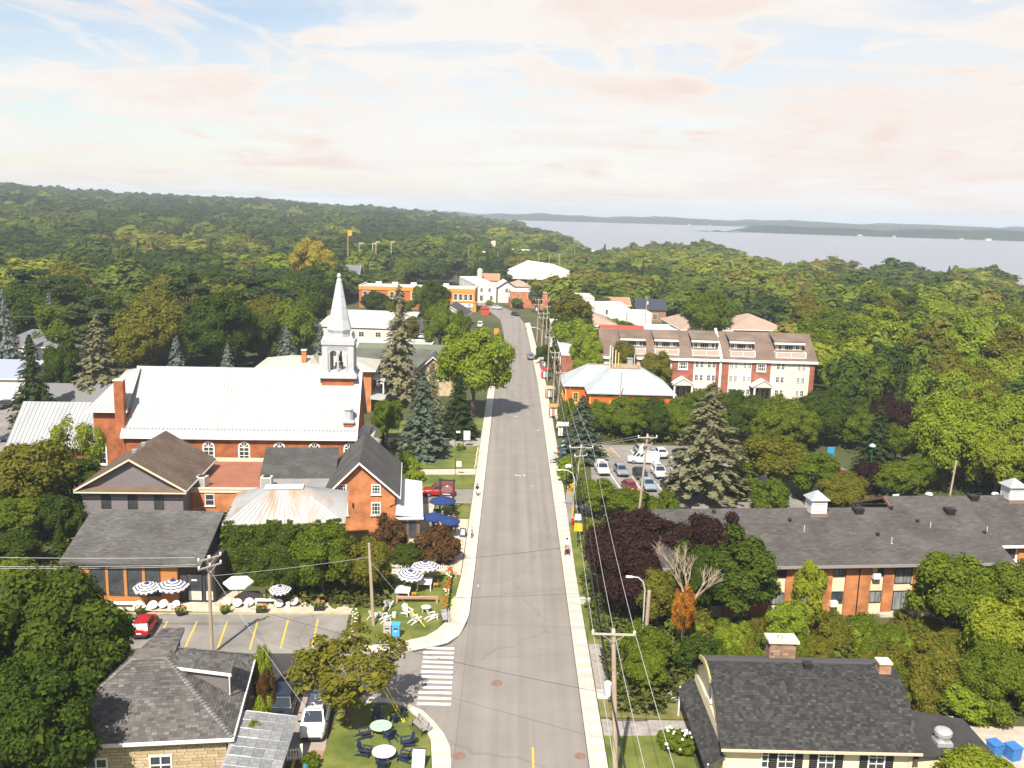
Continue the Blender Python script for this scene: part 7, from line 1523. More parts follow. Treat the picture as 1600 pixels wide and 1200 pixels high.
CARPROTO = {}
def car(kind, label, x, y, rot, col, rack=False, group=None, z=0.05, cat='car', sunroof=False):
    p = car_meshes(kind); L_, W_, zb, zr, g, zh, zt = p['dim']
    if kind not in CARPROTO:
        r = thing('parked_car', label, cat, (x, y, z), rot); CARPROTO[kind] = r
        inst('body', p['body'], r); inst('rear_window', p['rear_window'], r); inst('windscreen', p['windscreen'], r)
        for s in p['side']: inst('side_window', s, r)
        for sx in (-1, 1):
            for sy in (-1, 1): w_ = inst('wheel', p['wheel'][0], r, (sx*p['wx'], sy*p['wy'], .34), (0, 0, 0 if sx > 0 else pi)); inst('rim', p['wheel'][1], w_)
            inst('headlight', p['headlight'], r, (sx*(W_-.27), L_-.13, zh-.22), -sx*.5); inst('taillight', p['taillight'], r, (sx*(W_-.24), -L_+.05, zt-.24), sx*.35)
            inst('mirror', p['mirror'], r, (sx*(W_+.06), g[3]-.35, zb+.02))
        inst('licence_plate', p['plate'], r, (0, -L_-.005, .62)); inst('bumper', p['bumper'], r, (0, L_-.0, .42)); inst('bumper', p['bumper'], r, (0, -L_+.0, .38))
    else: r = dup(CARPROTO[kind], (x, y, z), rot, label)
    r['label'] = label; r['category'] = cat; r.name = {'van': 'parked_van', 'suv': 'parked_suv'}.get(kind, 'parked_car')
    if group: r['group'] = group
    recolour(r, ('body',), paint(col))
    if rack:
        for s in (-1, 1): MB().tube([(s*W_*.66, g[1]+.2, zr+.04), (s*W_*.66, g[2]-.15, zr+.04)], .025, 6).build('roof_rail', M_under, r)
    return r
def cars():
    R7 = radians(7.5); R5 = radians(5)
    bl, wh, si, re, ma, db = (.016, .017, .02), (.74, .75, .75), (.40, .42, .44), (.42, .012, .01), (.22, .012, .015), (.03, .04, .07)
    o = car('hatch', 'red hatchback parked in the yellow lined lot', -33.65, 83.3, radians(6), re)
    MB().box(-.62, .62, -.16, .0, -.02, .03).build('spoiler', paint(re), o, (0, -1.5, 1.5))
    o = car('suv', 'dark charcoal car behind the blue white tin roof', -17.3, 69.3, pi+radians(4), (.03, .032, .04), True)
    MB().box(-.42, .42, -.4, .35, 0, .012).build('sunroof', M_cglass, o, (0, -.1, 1.695))
    o = car('van', 'white van under the open fruit tree', -14.35, 67.6, pi+radians(4), wh, True)
    car('sedan', 'white sedan in the back row of the car park', 25.5, 153.6, R5, wh); car('hatch', 'silver car half hidden by the car park pole', 22.4, 155.4, R5, si); car('sedan', 'black car in the back row next to the white sedan', 28.6, 153.2, R5, bl)
    car('hatch', 'blue grey car behind the pale old spruce, back row', 33.2, 153.8, R5, (.12, .16, .22)); car('sedan', 'red car behind the pale old spruce, back row', 36.6, 155.0, R5, ma)
    o = car('suv', 'white utility truck at the left end of the middle row', 14.7, 142.4, pi+R5, wh, False, cat='truck'); MB().box(-.8, .8, -2.2, -.2, 1.05, 1.12).box(-.85, .85, -.25, -.18, 1.1, 1.75).build('ladder_rack', M_trim, o)
    car('hatch', 'silver grey car second from the left in the middle row', 17.6, 141.8, pi+R5, (.26, .29, .33)); car('sedan', 'black car beside the tall pole in the middle row', 20.4, 140.4, pi+R5, bl); car('suv', 'white car right of the tall pole', 23.4, 141.4, pi+R5, wh); car('van', 'white van in the lane behind the white car', 22.0, 148.6, radians(84), wh)
    car('sedan', 'silver sedan left of the pale old spruce', 26.5, 141.9, pi+R5, (.45, .48, .5))
    car('hatch', 'maroon car at the left of the front row', 17.9, 133.8, R5, ma); car('sedan', 'silver blue car in the front row beside the pole', 20.8, 134.6, pi+R5, (.28, .36, .44)); car('suv', 'black car in the front row behind the shrubs', 23.8, 134.3, R5, bl); car('sedan', 'black sedan with red tail lights in the front row', 26.9, 134.2, R5, bl); car('hatch', 'dark red car at the right of the front row', 30.0, 135.0, R5, ma)
    car('suv', 'grey car parked at the right kerb up the street', 5.5, 254, radians(2), (.16, .20, .23)); car('sedan', 'white car in the road bend', -6.0, 380.5, radians(58), wh); car('sedan', 'black car driving out of the road bend', 1.3, 358.5, pi+radians(25), bl)
    car('suv', 'red car on the drive behind the pub sign', -9.6, 128.2, radians(93), re)
    car('sedan', 'black car in the church car park, left one', -96.2, 176.5, pi, bl); car('suv', 'dark grey car in the church car park, right one', -92.8, 177.2, pi, (.10, .12, .13), True); car('sedan', 'dark blue car in the church car park near the edge', -81.9, 151.5, pi/2, db)
    car('sedan', 'red car in the back lot beyond the motel cupola', 51.0, 143.4, radians(86), re)
    car('van', 'white box van near the bright maple up the street', -10.6, 321, radians(0), wh); car('suv', 'white car with blue cover behind the ragged spruce', -27.5, 288, radians(80), (.5, .55, .62))
cars()
for (a, b) in (((15.8, 143.8), (16.7, 133.6)), ((19.1, 140.5), (19.75, 132.6)), ((22.3, 138.0), (22.8, 132)), ((25.4, 138), (25.9, 131)), ((20.95, 157.2), (21.35, 151.8)), ((26.8, 157.6), (27.3, 152.0)), ((24.0, 157.6), (24.4, 152))): line('parking_line', a, b, .14, .055, M_white)
for (a, b) in (((17.6, 158.5), (18.6, 152)), ((15.5, 159), (17, 152)), ((15.4, 157), (18, 155.6)), ((47.8, 148), (48.6, 141)), ((45.6, 148.4), (51, 147.8))): line('parking_line', a, b, .16, .055, M_yellow)
M_insul = mat('porcelain', (.72, .72, .70), .3); M_wire = mat('wire_grey', (.34, .34, .35), .5); M_wire_b = mat('wire_black', (.03, .03, .033), .6); M_drum = mat('transformer_grey', (.50, .53, .55), .5)
def pole(label, x, y, top, arms=(), drum=None, r0=.17, cat='utility pole', name='utility_pole'):
    """top: (x, y, z) of the head; arms: (z, half length, direction angle)"""
    t = thing(name, label, cat, (x, y, 0), 0); tx, ty, tz = top[0]-x, top[1]-y, top[2]
    MB().tube([(0, 0, -.3), (tx*.5, ty*.5, tz*.5), (tx, ty, tz)], [r0, r0*.88, r0*.72], 10).build('post', M_wood_pole, t)
    for z, hl, a in arms:
        f = z/tz; c = Vector((tx*f, ty*f, z)); e = Vector((cos(a), sin(a), 0)); n = Vector((-sin(a), cos(a), 0))
        m = MB().obox(c-n*.19, e*hl, n*.05, Vector((0, 0, .06))); arm = m.build('crossarm', mat('grey_timber', (.42, .38, .32), .9), t)
        b = MB().tube([c-n*.22+e*hl*.55, c-n*.2-Vector((0, 0, .6))], .025, 5).tube([c-n*.22-e*hl*.55, c-n*.2-Vector((0, 0, .6))], .025, 5); b.build('brace', M_grey_metal, t)
        for s in (-.94, 0 if hl > 1 else .94, .94):
            p = c-n*.19+e*hl*s; MB().lathe([(.03, .06), (.10, .12), (.06, .17), (.10, .22), (.05, .3)], 8, (p.x, p.y)).build('insulator', M_insul, arm, (0, 0, p.z))
    if drum:
        f = drum[0]/tz; MB().lathe([(.05, -.55), (.27, -.5), (.29, .4), (.2, .5), (.05, .55)], 12).build('transformer', M_drum, t, (tx*f+drum[1], ty*f+drum[2], drum[0]))
    return t
pole('pole with tilted crossarms at the yellow lined lot', -26.0, 79.0, (-26.05, 79, 9.3), ((9.1, 1.15, radians(50)), (8.35, 1.15, radians(50))))
pole('plain wooden pole on the chair garden lawn', -12.5, 85.7, (-12.95, 85.7, 8.4))
pole('tall near pole with crossarm and transformer at the right pavement', 8.25, 60.3, (7.5, 60.3, 12.1), ((11.8, 1.5, 0),), (7.7, -.45, .05), .2)
pole('street pole with crossarm beside the lot entrance', 8.9, 122, (9.75, 122, 9.5), ((9.15, 1.6, 0), (8.0, 1.0, 0.5)))
pole('tall reddish pole in front of the car park', 16.2, 112, (16.9, 112, 13.6), ((13.15, 1.2, .1), (12.2, .8, .7)), (11.6, -.5, -.1))
pole('street pole beside the souvenir stalls', 9.1, 176, (9.5, 176, 10.4), ((9.9, .9, .2),))
pole('leaning street pole at the orange house corner', 9.3, 196, (9.3, 196, 11.2), ((10.7, 1.0, .1), (9.6, .7, .3)))
pole('street pole in front of the red awning', 8.9, 222, (9.1, 222, 10.8), ((10.4, 1.1, .1),), (8.6, .45, 0))
pole('far pole with double crossarm above the parked grey car', 8.6, 262, (8.9, 262, 12.0), ((11.7, 1.6, .15), (10.4, 1.3, .15)))
pole('far pole with transformers before the tall white house', 8.0, 290, (8.2, 290, 13.2), ((12.8, 1.2, .2), (11.2, 1.2, .2)), (9.8, -.5, 0))
pole('thin pole behind the far double crossarm', 10.6, 285, (10.8, 285, 11.6), ((11.2, .8, .2),))
pole('pole in the yard behind the tan hip roofs', 46.0, 325, (46.3, 325, 11.5), ((11.1, .7, .4),), (9.4, .4, 0))
pole('pale pole beside the dark garden tree behind the steeple', -97.2, 230, (-97.2, 230, 12), ((11.6, .9, .2),))
pole('lone pale post in the trees left of the steeple', -62, 232, (-62, 232, 11.4))
pole('slim pole beside the orange house facade', 21.9, 184.0, (22.0, 184.0, 9.0), (), None, .13)
pole('leaning grey pole behind the second motel wing', 58.0, 120, (58.6, 120, 9.2), (), None, .15)
for i, (x, y, h) in enumerate(((-28, 600, 17), (-9, 560, 15), (15, 560, 15), (21, 556, 14), (27, 556, 15), (41, 640, 20))): pole('distant pole among far trees, number %s from the left' % ('first', 'second', 'third', 'fourth', 'fifth', 'sixth')[i], x, y, (x, y, h), ((h-.5, 1.4, .1),) if i > 1 else (), None, .2)
def wire(label, pts, r=.024, m=None, sag=.5, group=None, name='overhead_wire'):
    mb = MB(); P = []
    for a, b in zip(pts, pts[1:]):
        a = Vector(a); b = Vector(b); L_ = (b-a).length
        for k in range(10): t = k/10; P.append(a.lerp(b, t)-Vector((0, 0, sag*4*t*(1-t)*L_/60)))
    P.append(Vector(pts[-1])); mb.tube(P, r, 5)
    return tag(mb.build(name, m or M_wire), label, 'wire', group)
for i, (dx, dz) in enumerate(((-1.41, .3), (0, .3), (1.41, .3))):
    pl = ('left', 'middle', 'right')[i]
    wire('%s of three bare power wires along the right pavement' % pl, [(7.5+dx*1.25, 18, 12.6), (7.5+dx, 60.1, 11.8+dz), (9.72+dx*1.06, 121.8, 9.15+dz), (9.5+dx*.6, 175.8, 9.9+dz), (9.3+dx*.65, 195.8, 10.7+dz), (9.1+dx*.7, 221.8, 10.4+dz), (8.9+dx, 261.8, 11.7+dz), (8.2+dx*.8, 290, 12.8+dz), (5+dx*.8, 345, 12)], .02, mat('wire_pale', (.42, .42, .41), .5), .7)
wire('thick black cable bundle along the right pavement', [(7.7, 18, 8.0), (7.6, 60.1, 7.0), (9.2, 121.8, 6.4), (9.2, 175.8, 6.6), (9.2, 221.8, 7.2), (8.7, 261.8, 8), (8.0, 290, 8.4)], .06, M_wire_b, .8)
wire('thin black cable under the bundle along the right pavement', [(8.0, 18, 6.6), (7.85, 60.1, 6.1), (9.1, 121.8, 5.7), (9.2, 175.8, 5.9), (9.1, 221.8, 6.2)], .035, M_wire_b, .9)
wire('slack black cable hanging from pole to pole over the right lawn', [(7.6, 60.1, 9.2), (9.4, 121.8, 7.6), (9.3, 175.8, 7.4)], .03, M_wire_b, .6)
for i, (p, q) in enumerate((((-27.0, 78.2, 9.4), (-62, 74.5, 10.6)), ((-26.9, 78.3, 8.7), (-62, 76, 9.0)), ((-26.6, 78.5, 8.5), (-62, 78, 8.0)))): wire('%s of three wires crossing before the timber cafe' % ('upper', 'middle', 'lower')[i], [q, p], .022, M_wire, .6)
wire('wire from the lot pole to the chair garden pole', [(-26, 79, 7.4), (-12.8, 85.7, 7.0)], .02, M_wire, .5)
wire('service wire from the lot pole to the stone house', [(-26, 79, 8.0), (-14.0, 64, 3.0)], .016, M_wire, .3)
wire('wire across the street from garden pole to purple maple', [(-12.8, 85.7, 6.4), (8.4, 92, 6.6), (14.2, 90, 6.4)], .018, M_wire_b, 1.0)
wire('wire across the street to the near utility pole', [(-26, 79, 5.6), (7.6, 60.3, 7.3)], .016, M_wire_b, .9)
wire('low wire across the street near the crosswalk', [(-13, 84.5, 3.4), (8.3, 82, 5.6)], .014, M_wire_b, .6)
wire('guy wire with yellow guard on the chair garden lawn', [(-12.85, 85.7, 6.6), (-7.5, 85.6, .1)], .014, M_wire, .0)
o = MB().tube([(-9.4, 85.64, 2.35), (-7.55, 85.6, .1)], .05, 6).build('guy_guard', mat('guard_yellow', (.75, .62, .02), .6)); tag(o, 'slanted yellow guard tube over a white garden chair', 'guy guard')
o = MB().tube([(-9.6, 70.2, 2.0), (-7.6, 68.3, .1)], .04, 6).tube([(-9.3, 70.5, 1.9), (-7.5, 68.45, .1)], .04, 6).build('guy_guard', mat('guard_yellow', (.75, .62, .02), .6)); tag(o, 'yellow guard tubes beside the open fruit tree', 'guy guard')
for i, (p, q) in enumerate((((16.0, 111.8, 13.4), (9.8, 121.8, 9.5)), ((17.6, 112, 13.4), (9.9, 121.8, 9.3)), ((-97.2, 230, 11.8), (-160, 222, 11.0)), ((-97.2, 230, 11.8), (-62, 232, 11.0)), ((-62, 232, 11.0), (-20, 240, 11.5)))): wire(('upper wire from the reddish pole to the street pole', 'lower wire from the reddish pole to the street pole', 'wire left of the pale pole behind the church', 'wire right of the pale pole behind the church', 'wire passing behind the steeple')[i], [p, q], .024, M_wire, .5)
def lamp(label, x, y, h, dx, dy=0, post=True, z0=0, name='street_lamp', m=None):
    t = thing(name, label, 'street lamp', (x, y, 0), 0); m = m or mat('lamp_aluminium', (.62, .63, .64), .4, metal=.4)
    P = [(0, 0, z0), (0, 0, h-1.2), (dx*.15, dy*.15, h-.45), (dx*.5, dy*.5, h-.05), (dx, dy, h)]; MB().tube(P if post else P[1:], .06, 8).build('arm', m, t)
    MB().obox((dx*1.12, dy*1.12, h), (.3 if dx else .12, 0, 0), (0, .3 if dy else .12, 0), (0, 0, .06)).build('lamp_head', M_trim, t); return t
lamp('curved white street lamp among purple maples', 12.6, 80, 8.0, -1.3, 0, True, 0)
MB().tube([(12.9, 80.3, -.2), (13.05, 80.3, 6.6)], .17, 8).build('lamp_post', M_wood_pole, [o for o in bpy.data.objects if o.get('label') == 'curved white street lamp among purple maples'][0], (-12.6, -80, 0))
lamp('curved lamp arm on the street pole by the lot entrance', 8.95, 121.2, 6.2, -1.9, 0, True, 0)
lamp('curved lamp arm above the parked grey car', 8.4, 258, 8.2, -3.6, 0); lamp('lamp on the slate blue house pole', -96.4, 231, 9.6, 2.4, 0)
def ball(label, x, y, h):
    t = thing('globe_lamp', label, 'lamp', (x, y, 0)); MB().tube([(0, 0, 0), (0, 0, h)], .06, 8).build('post', M_black, t); MB().lathe([(.05, h), (.24, h+.12), (.28, h+.32), (.16, h+.52), (.02, h+.58)], 12).build('globe', M_insul, t)
ball('twin globe lamp, left one, near the bright shrub', 8.55, 131.5, 3.6); ball('twin globe lamp, right one, near the bright shrub', 8.95, 131.6, 3.6)
t = thing('park_lamp', 'green park lamp beside the single spruce', 'lamp', (56.0, 141.5, 0)); MB().tube([(0, 0, 0), (0, 0, 5.6)], .08, 8).build('post', mat('lamp_green', (.02, .09, .06), .5), t); MB().lathe([(.1, 5.5), (.5, 5.6), (.46, 5.8), (.2, 6.0), (.05, 6.05)], 12).build('lamp_head', mat('lamp_mint', (.35, .52, .45), .5), t)
def board(name, label, cat, x, y, w_, h, z, m, rot=0.0, posts=True, group=None, face=None, pm=None):
    t = thing(name, label, cat, (x, y, 0), rot, group); MB().box(-w_/2, w_/2, -.03, .03, z, z+h).build('panel', m, t)
    if posts:
        for s in (-1, 1): MB().box(s*w_/2-.04, s*w_/2+.04, .032, .1, 0, z+h).build('post', pm or M_black, t)
    return t
M_navy = mat('navy_sign', (.02, .035, .10), .6); M_charc = mat('charcoal_timber', (.035, .033, .035), .7)
def pub_sign():
    t = thing('pub_sign', 'tall charcoal sign frame with oval crest and navy boards', 'sign', (-7.95, 121.2, 0), radians(-4))
    for s in (-1, 1): MB().box(s*.92-.1, s*.92+.1, -.1, .1, 0, 4.55).build('post', M_charc, t)
    MB().box(-1.1, 1.1, -.09, .09, 4.2, 4.42).build('beam', M_charc, t)
    e = [(cos(2*pi*k/20)*.72, -.06, 3.15+sin(2*pi*k/20)*.48) for k in range(20)]; c = MB().ext(e, (0, .1, 0)).build('crest', mat('crest_grey', (.16, .14, .15), .7), t)
    MB().ext([(-.12, -.09, 3.45), (.16, -.09, 3.45), (.2, -.09, 3.6), (-.06, -.09, 3.62)], (0, .025, 0)).build('emblem', M_trim, c); MB().box(-.05, .05, -.09, -.065, 2.8, 3.4).box(-.45, .45, -.09, -.065, 3.1, 3.16).build('emblem', mat('rust_paint', (.35, .10, .06)), c)
    rnd = random.Random(1)
    for k in range(5):
        z = 2.28-k*.36; b = MB().box(-.78, .78, -.04, .04, z, z+.3).build('board', M_navy if k != 1 else mat('blackish_red', (.14, .03, .03)), t); x = -.6+rnd.uniform(0, .2); L_ = MB()
        while x < .45: w_ = rnd.uniform(.1, .28); L_.box(x, x+w_, -.055, -.042, z+.09, z+.21); x += w_+.06
        L_.build('lettering', M_trim, b)
pub_sign()
def small(label, x, y, z, w_, h, m, rot=0.0, name='sign', off=.0):
    t = thing(name, label, 'sign', (x, y, 0), rot); MB().box(-w_/2+off, w_/2+off, -.02, .02, z, z+h).build('panel', m, t); MB().box(-.04, .04, .022, .08, 0, z+h+.5 if off else z+h).build('post', M_black, t); return t
small('small white hanging sign on the narrow lawn', -7.9, 138.9, 1.3, .75, .85, M_trim, 0, 'hanging_sign', .55); small('white notice board on the church lawn, right one', -7.6, 156.2, 1.2, 1.1, 1.6, M_trim, 0, 'notice_board', .6); small('low white notice on the church lawn post, left one', -9.0, 156.6, 2.3, .7, .35, M_trim, 0, 'notice_board', .5)
small('yellow diamond shaped warning board on the pavement pole', 8.75, 109.0, 2.0, 1.0, 1.0, mat('sign_yellow', (.80, .42, .01), .6), 0, 'warning_sign'); small('white sign behind the yellow board', 8.9, 112.0, 2.4, .8, .8, M_trim)
small('blue information board beside the purple tree', 51.6, 147.0, 2.0, 1.1, 2.0, mat('info_blue', (.03, .25, .42), .6)); small('tilted white sign behind the motel roof', 54.6, 128, 1.2, 1.2, .9, M_trim, .4)
small('orange diamond roadwork sign at the left kerb up the street', -4.6, 296, 1.0, 1.5, 1.8, mat('work_orange', (.75, .25, .02), .6), 0, 'roadwork_sign'); small('small orange sign on the right kerb', 8.2, 148.8, .9, .5, .9, mat('work_orange', (.75, .25, .02)))
t = thing('advertising_frame', 'tilted black frame board with white poster on the corner lawn', 'sign board', (-5.85, 62.7, 0), radians(-3)); q = [(-.52, -.45, .02), (.52, -.45, .02), (.52, .15, 1.25), (-.52, .15, 1.25)]; MB().ext(q, (0, .05, .04)).build('frame', M_black, t)
q2 = [(-.45, -.44, .1), (.45, -.44, .1), (.45, .12, 1.2), (-.45, .12, 1.2)]; MB().ext([(a, b-.03, c) for a, b, c in q2], (0, .02, .01)).build('poster', mat('poster_white', (.78, .78, .80), .6), t)
pr = MB()
for k, (w_, v) in enumerate(((.22, .82), (.28, .66), (.26, .58), (.2, .42), (.36, .1))): c0 = Vector((0, -.475+v*.56, .1+v*1.1)); pr.obox(c0, (w_, 0, 0), (0, .012, .024), (0, -.004, .002))
pr.build('lettering', mat('poster_print', (.42, .43, .52)), t)
t = thing('a_frame_sign', 'small navy pavement sign beside the pub terrace', 'sign', (-5.25, 111.6, 0.03), radians(-8)); MB().ext([(-.38, -.3, 0), (.38, -.3, 0), (.38, 0, 1.05), (-.38, 0, 1.05)], (0, .03, 0)).build('panel', M_navy, t); MB().obox((0, -.1, .8), (.26, 0, 0), (0, .03, .1), (0, -.01, .003)).obox((0, -.2, .45), (.26, 0, 0), (0, .05, .17), (0, -.01, .003)).build('lettering', M_trim, t); MB().ext([(-.38, .33, 0), (.38, .33, 0), (.38, .04, 1.04), (-.38, .04, 1.04)], (0, .03, 0)).build('back_panel', M_black, t)
M_chair_w = mat('white_garden_paint', (.74, .73, .71), .55); M_chair_b = mat('navy_garden_paint', (.022, .032, .075), .5); M_plank = mat('brown_plank', (.36, .20, .12), .8, (.46, .28, .18), 1.5)
ADI = {}
def adirondack(label, x, y, rot, m, group):
    """low garden chair with fan back and wide arms, faces -y"""
    if 'p' not in ADI:
        r = thing('garden_chair', label, 'chair', (x, y, .05), rot, group); ADI['p'] = r
        for k in range(5): MB().obox((0, -.30+k*.14, .36-k*.028), (.28, 0, 0), (0, .06, -.012), (0, .002, .012)).build('seat_slat', m, r)
        for k, xx in enumerate((-.24, -.12, 0, .12, .24)):
            h = (.72, .82, .86, .82, .72)[k]; MB().ext([(xx*.8-.05, .27, .24), (xx*.8+.05, .27, .24), (xx*1.25+.055, .27+h*.38, .24+h*.92), (xx*1.25, .27+h*.40, .28+h*.92), (xx*1.25-.055, .27+h*.38, .24+h*.92)], (0, .025, .0)).build('back_slat', m, r)
        for s in (-1, 1):
            MB().box(s*.36-.08, s*.36+.08, -.42, .36, .56, .59).build('armrest', m, r); MB().box(s*.32-.035, s*.32+.035, -.40, -.31, 0, .558).build('leg', m, r)
            MB().ext([(s*.3-.02, -.36, .34), (s*.3-.02, -.36, .24), (s*.3-.02, .75, 0), (s*.3-.02, .85, 0), (s*.3-.02, .5, .22)], (.04, 0, 0)).build('side_rail', m, r)
        return r
    r = dup(ADI['p'], (x, y, .05), rot, label, group); recolour(r, ('seat_slat', 'back_slat', 'armrest', 'leg', 'side_rail'), m); return r
for i, (x, y, a) in enumerate(((-12.7, 87.4, 2.7), (-11.5, 86.9, 2.3), (-11.6, 90.0, 2.9), (-9.5, 88.3, .75), (-8.5, 86.7, 2.3), (-6.95, 87.5, 2.15))):
    adirondack(('white garden chair half behind the plain pole', 'white garden chair left of the small drum stool', 'white garden chair in the tree shade, farthest back', 'white garden chair with tall back touched by the yellow guard', 'white garden chair nearest the bins, under the yellow guard end', 'white garden chair nearest the grey bench')[i], x, y, a, M_chair_w, 'white garden chairs on the corner lawn')
for i, (x, y, a) in enumerate(((-8.2, 68.6, -1.1), (-10.3, 66.1, 1.9), (-8.4, 66.0, -2.5), (-7.0, 65.1, -1.2), (-9.9, 63.7, 1.3), (-7.0, 63.2, -1.9), (-8.45, 62.1, 3.1), (-9.6, 68.5, .4))):
    adirondack(('navy garden chair at the upper right of the mint table', 'navy garden chair left of the mint table', 'navy garden chair lower right of the mint table', 'navy garden chair with high back near the bench', 'navy garden chair left of the white round table', 'navy garden chair right of the white round table', 'navy garden chair at the front of the white round table', 'navy garden chair behind the mint table by the trunk')[i], x, y, a, M_chair_b, 'navy garden chairs on the lower lawn')
def round_table(label, x, y, r_, h, m, legm, name='round_table'):
    t = thing(name, label, 'table', (x, y, .05)); MB().lathe([(r_*.98, h-.04), (r_, h-.02), (r_, h), (r_*.97, h+.012)], 24).build('tabletop', m, t)
    for k in range(4): a = k*pi/2+.6; MB().tube([(cos(a)*r_*.7, sin(a)*r_*.7, h-.05), (cos(a)*r_*.78, sin(a)*r_*.78, 0)], .03, 6).build('leg', legm, t)
    return t
round_table('white round side table on the corner lawn', -7.75, 89.1, .5, .55, M_chair_w, M_chair_w); round_table('mint glass round table among navy chairs', -9.2, 67.0, .85, .5, mat('mint_glass', (.30, .44, .36), .15, (.42, .54, .47), 2.5), M_black); round_table('white round table among navy chairs', -8.5, 63.5, .88, .5, mat('table_white', (.62, .64, .70), .3, (.72, .72, .72), 1.5), M_black)
def drum(label, x, y, m=None): return tag(MB().lathe([(.2, 0), (.215, .03), (.215, .52), (.2, .55)], 16).build('drum_stool', m or M_chair_w, None, (x, y, .065)), label, 'stool', 'white drum stools')
drum('pale drum stool on the corner lawn', -10.75, 87.6, mat('cream_drum', (.62, .56, .48)))
for i, (x, y) in enumerate(((-34.95, 87.95), (-32.98, 88.0), (-25.68, 88.9), (-21.61, 89.3))): drum('white drum stool on the cafe terrace, %s' % ('first, by the long bench end', 'second, under the bigger striped umbrella', 'third, beside the white umbrella chairs', 'last, between the half hidden chairs')[i], x, y)
BOWL = {}
def bowl_chair(label, x, y, rot, m):
    if not BOWL: BOWL['s'] = MB().lathe([(.02, 0), (.2, .04), (.36, .13), (.43, .24), (.45, .25), (.36, .17), (.2, .08), (.02, .04)], 18).mesh('shell', M_chair_w); BOWL['l'] = MB().tube([(-.25, -.2, 0), (0, 0, .34)], .018, 5).tube([(.25, -.2, 0), (0, 0, .34)], .018, 5).tube([(0, .28, 0), (0, 0, .34)], .018, 5).mesh('leg_frame', M_black); BOWL['c'] = MB().lathe([(.02, .1), (.24, .115), (.27, .15), (.02, .17)], 12).mesh('cushion', m)
    t = thing('bowl_chair', label, 'chair', (x, y, .065), rot, 'white bowl chairs on the cafe terrace'); s = inst('shell', BOWL['s'], t, (0, 0, .3), (radians(40), 0, 0)); c = inst('cushion', BOWL['c'], s); c.material_slots[0].link = 'OBJECT'; c.material_slots[0].material = m; inst('leg_frame', BOWL['l'], t)
for i, (x, y, a) in enumerate(((-36.09, 88.5, -.1), (-34.7, 88.6, .2), (-33.75, 88.9, -.1), (-32.45, 88.8, -.3), (-27.75, 89.6, .1), (-26.62, 89.6, 0), (-25.55, 89.9, .2), (-22.6, 89.8, .5), (-21.0, 90.3, -.5))):
    y -= .45
    bowl_chair('white bowl chair on the cafe terrace, ' + ('beside the long bench', 'second from the long bench', 'under the striped umbrellas', 'at the entrance side of the striped umbrellas', 'left one under the plain white umbrella', 'middle one under the plain white umbrella', 'right one touching the short bench', 'right of the short bench', 'tilted, at the far right')[i], x, y, a, mat('sage_cushion', (.42, .48, .38), .9) if i % 3 else mat('cream_cushion', (.66, .62, .52), .9))
def bench(label, x, y, L_, rot=0.0, h=.5, m=None, name='bench', z=.06):
    m = m or M_chair_w; t = thing(name, label, 'bench', (x, y, z), rot); MB().box(-L_/2, L_/2, -.22, .22, h-.14, h).build('seat', m, t)
    for s in (-1, 1): MB().box(s*L_/2-(.2 if s > 0 else 0), s*L_/2+(.2 if s < 0 else 0), -.21, .21, 0, h-.142).build('leg', m, t)
    return t
bench('long white slab bench on the cafe terrace left end', -37.7, 88.3, 2.4, radians(3)); bench('white slab bench between bowl chairs', -24.0, 90.0, 2.2, radians(3))
t = bench('reddish brown picnic bench across the lawn', -8.9, 91.4, 4.3, radians(3), .6, M_plank); bench('brown bench behind the striped garden umbrella', -6.9, 98.3, 3.4, radians(2), .6, M_plank)
def slat_bench(label, x, y, rot, m):
    t = thing('park_bench', label, 'bench', (x, y, .06), rot)
    for k in range(5): MB().box(-.9, .9, -.25+k*.1, -.17+k*.1, .42, .46).build('seat_slat', m, t)
    for k in range(4): MB().obox((0, .3+k*.035, .55+k*.11), (.9, 0, 0), (0, .012, .004), (0, -.015, .045)).build('back_slat', m, t)
    for s in (-1, 1): MB().box(s*.75-.03, s*.75+.03, -.25, -.19, 0, .6).box(s*.75-.03, s*.75+.03, .2, .26, 0, .419).box(s*.75-.03, s*.75+.03, -.25, .25, .38, .419).obox((s*.75, .36, .68), (.03, 0, 0), (0, .07, .26), (0, -.02, .01)).build('side_frame', M_black, t)
    MB().box(-1.1, 1.1, -.5, .6, -.055, -.01).build('base_slab', M_walk, t)
slat_bench('grey slatted park bench at the corner of the flower lawn', -5.75, 87.3, radians(-86), mat('grey_slat', (.36, .36, .40), .6)); slat_bench('slatted park bench beside the curved pavement', -6.25, 67.3, radians(-55), mat('taupe_slat', (.28, .25, .25), .6))
M_navy_cl = mat('navy_canvas', (.014, .035, .13), .85); M_strp = mat('grey_navy_stripe', (.06, .07, .12), .85); M_canvas = mat('white_canvas', (.74, .73, .71), .85)
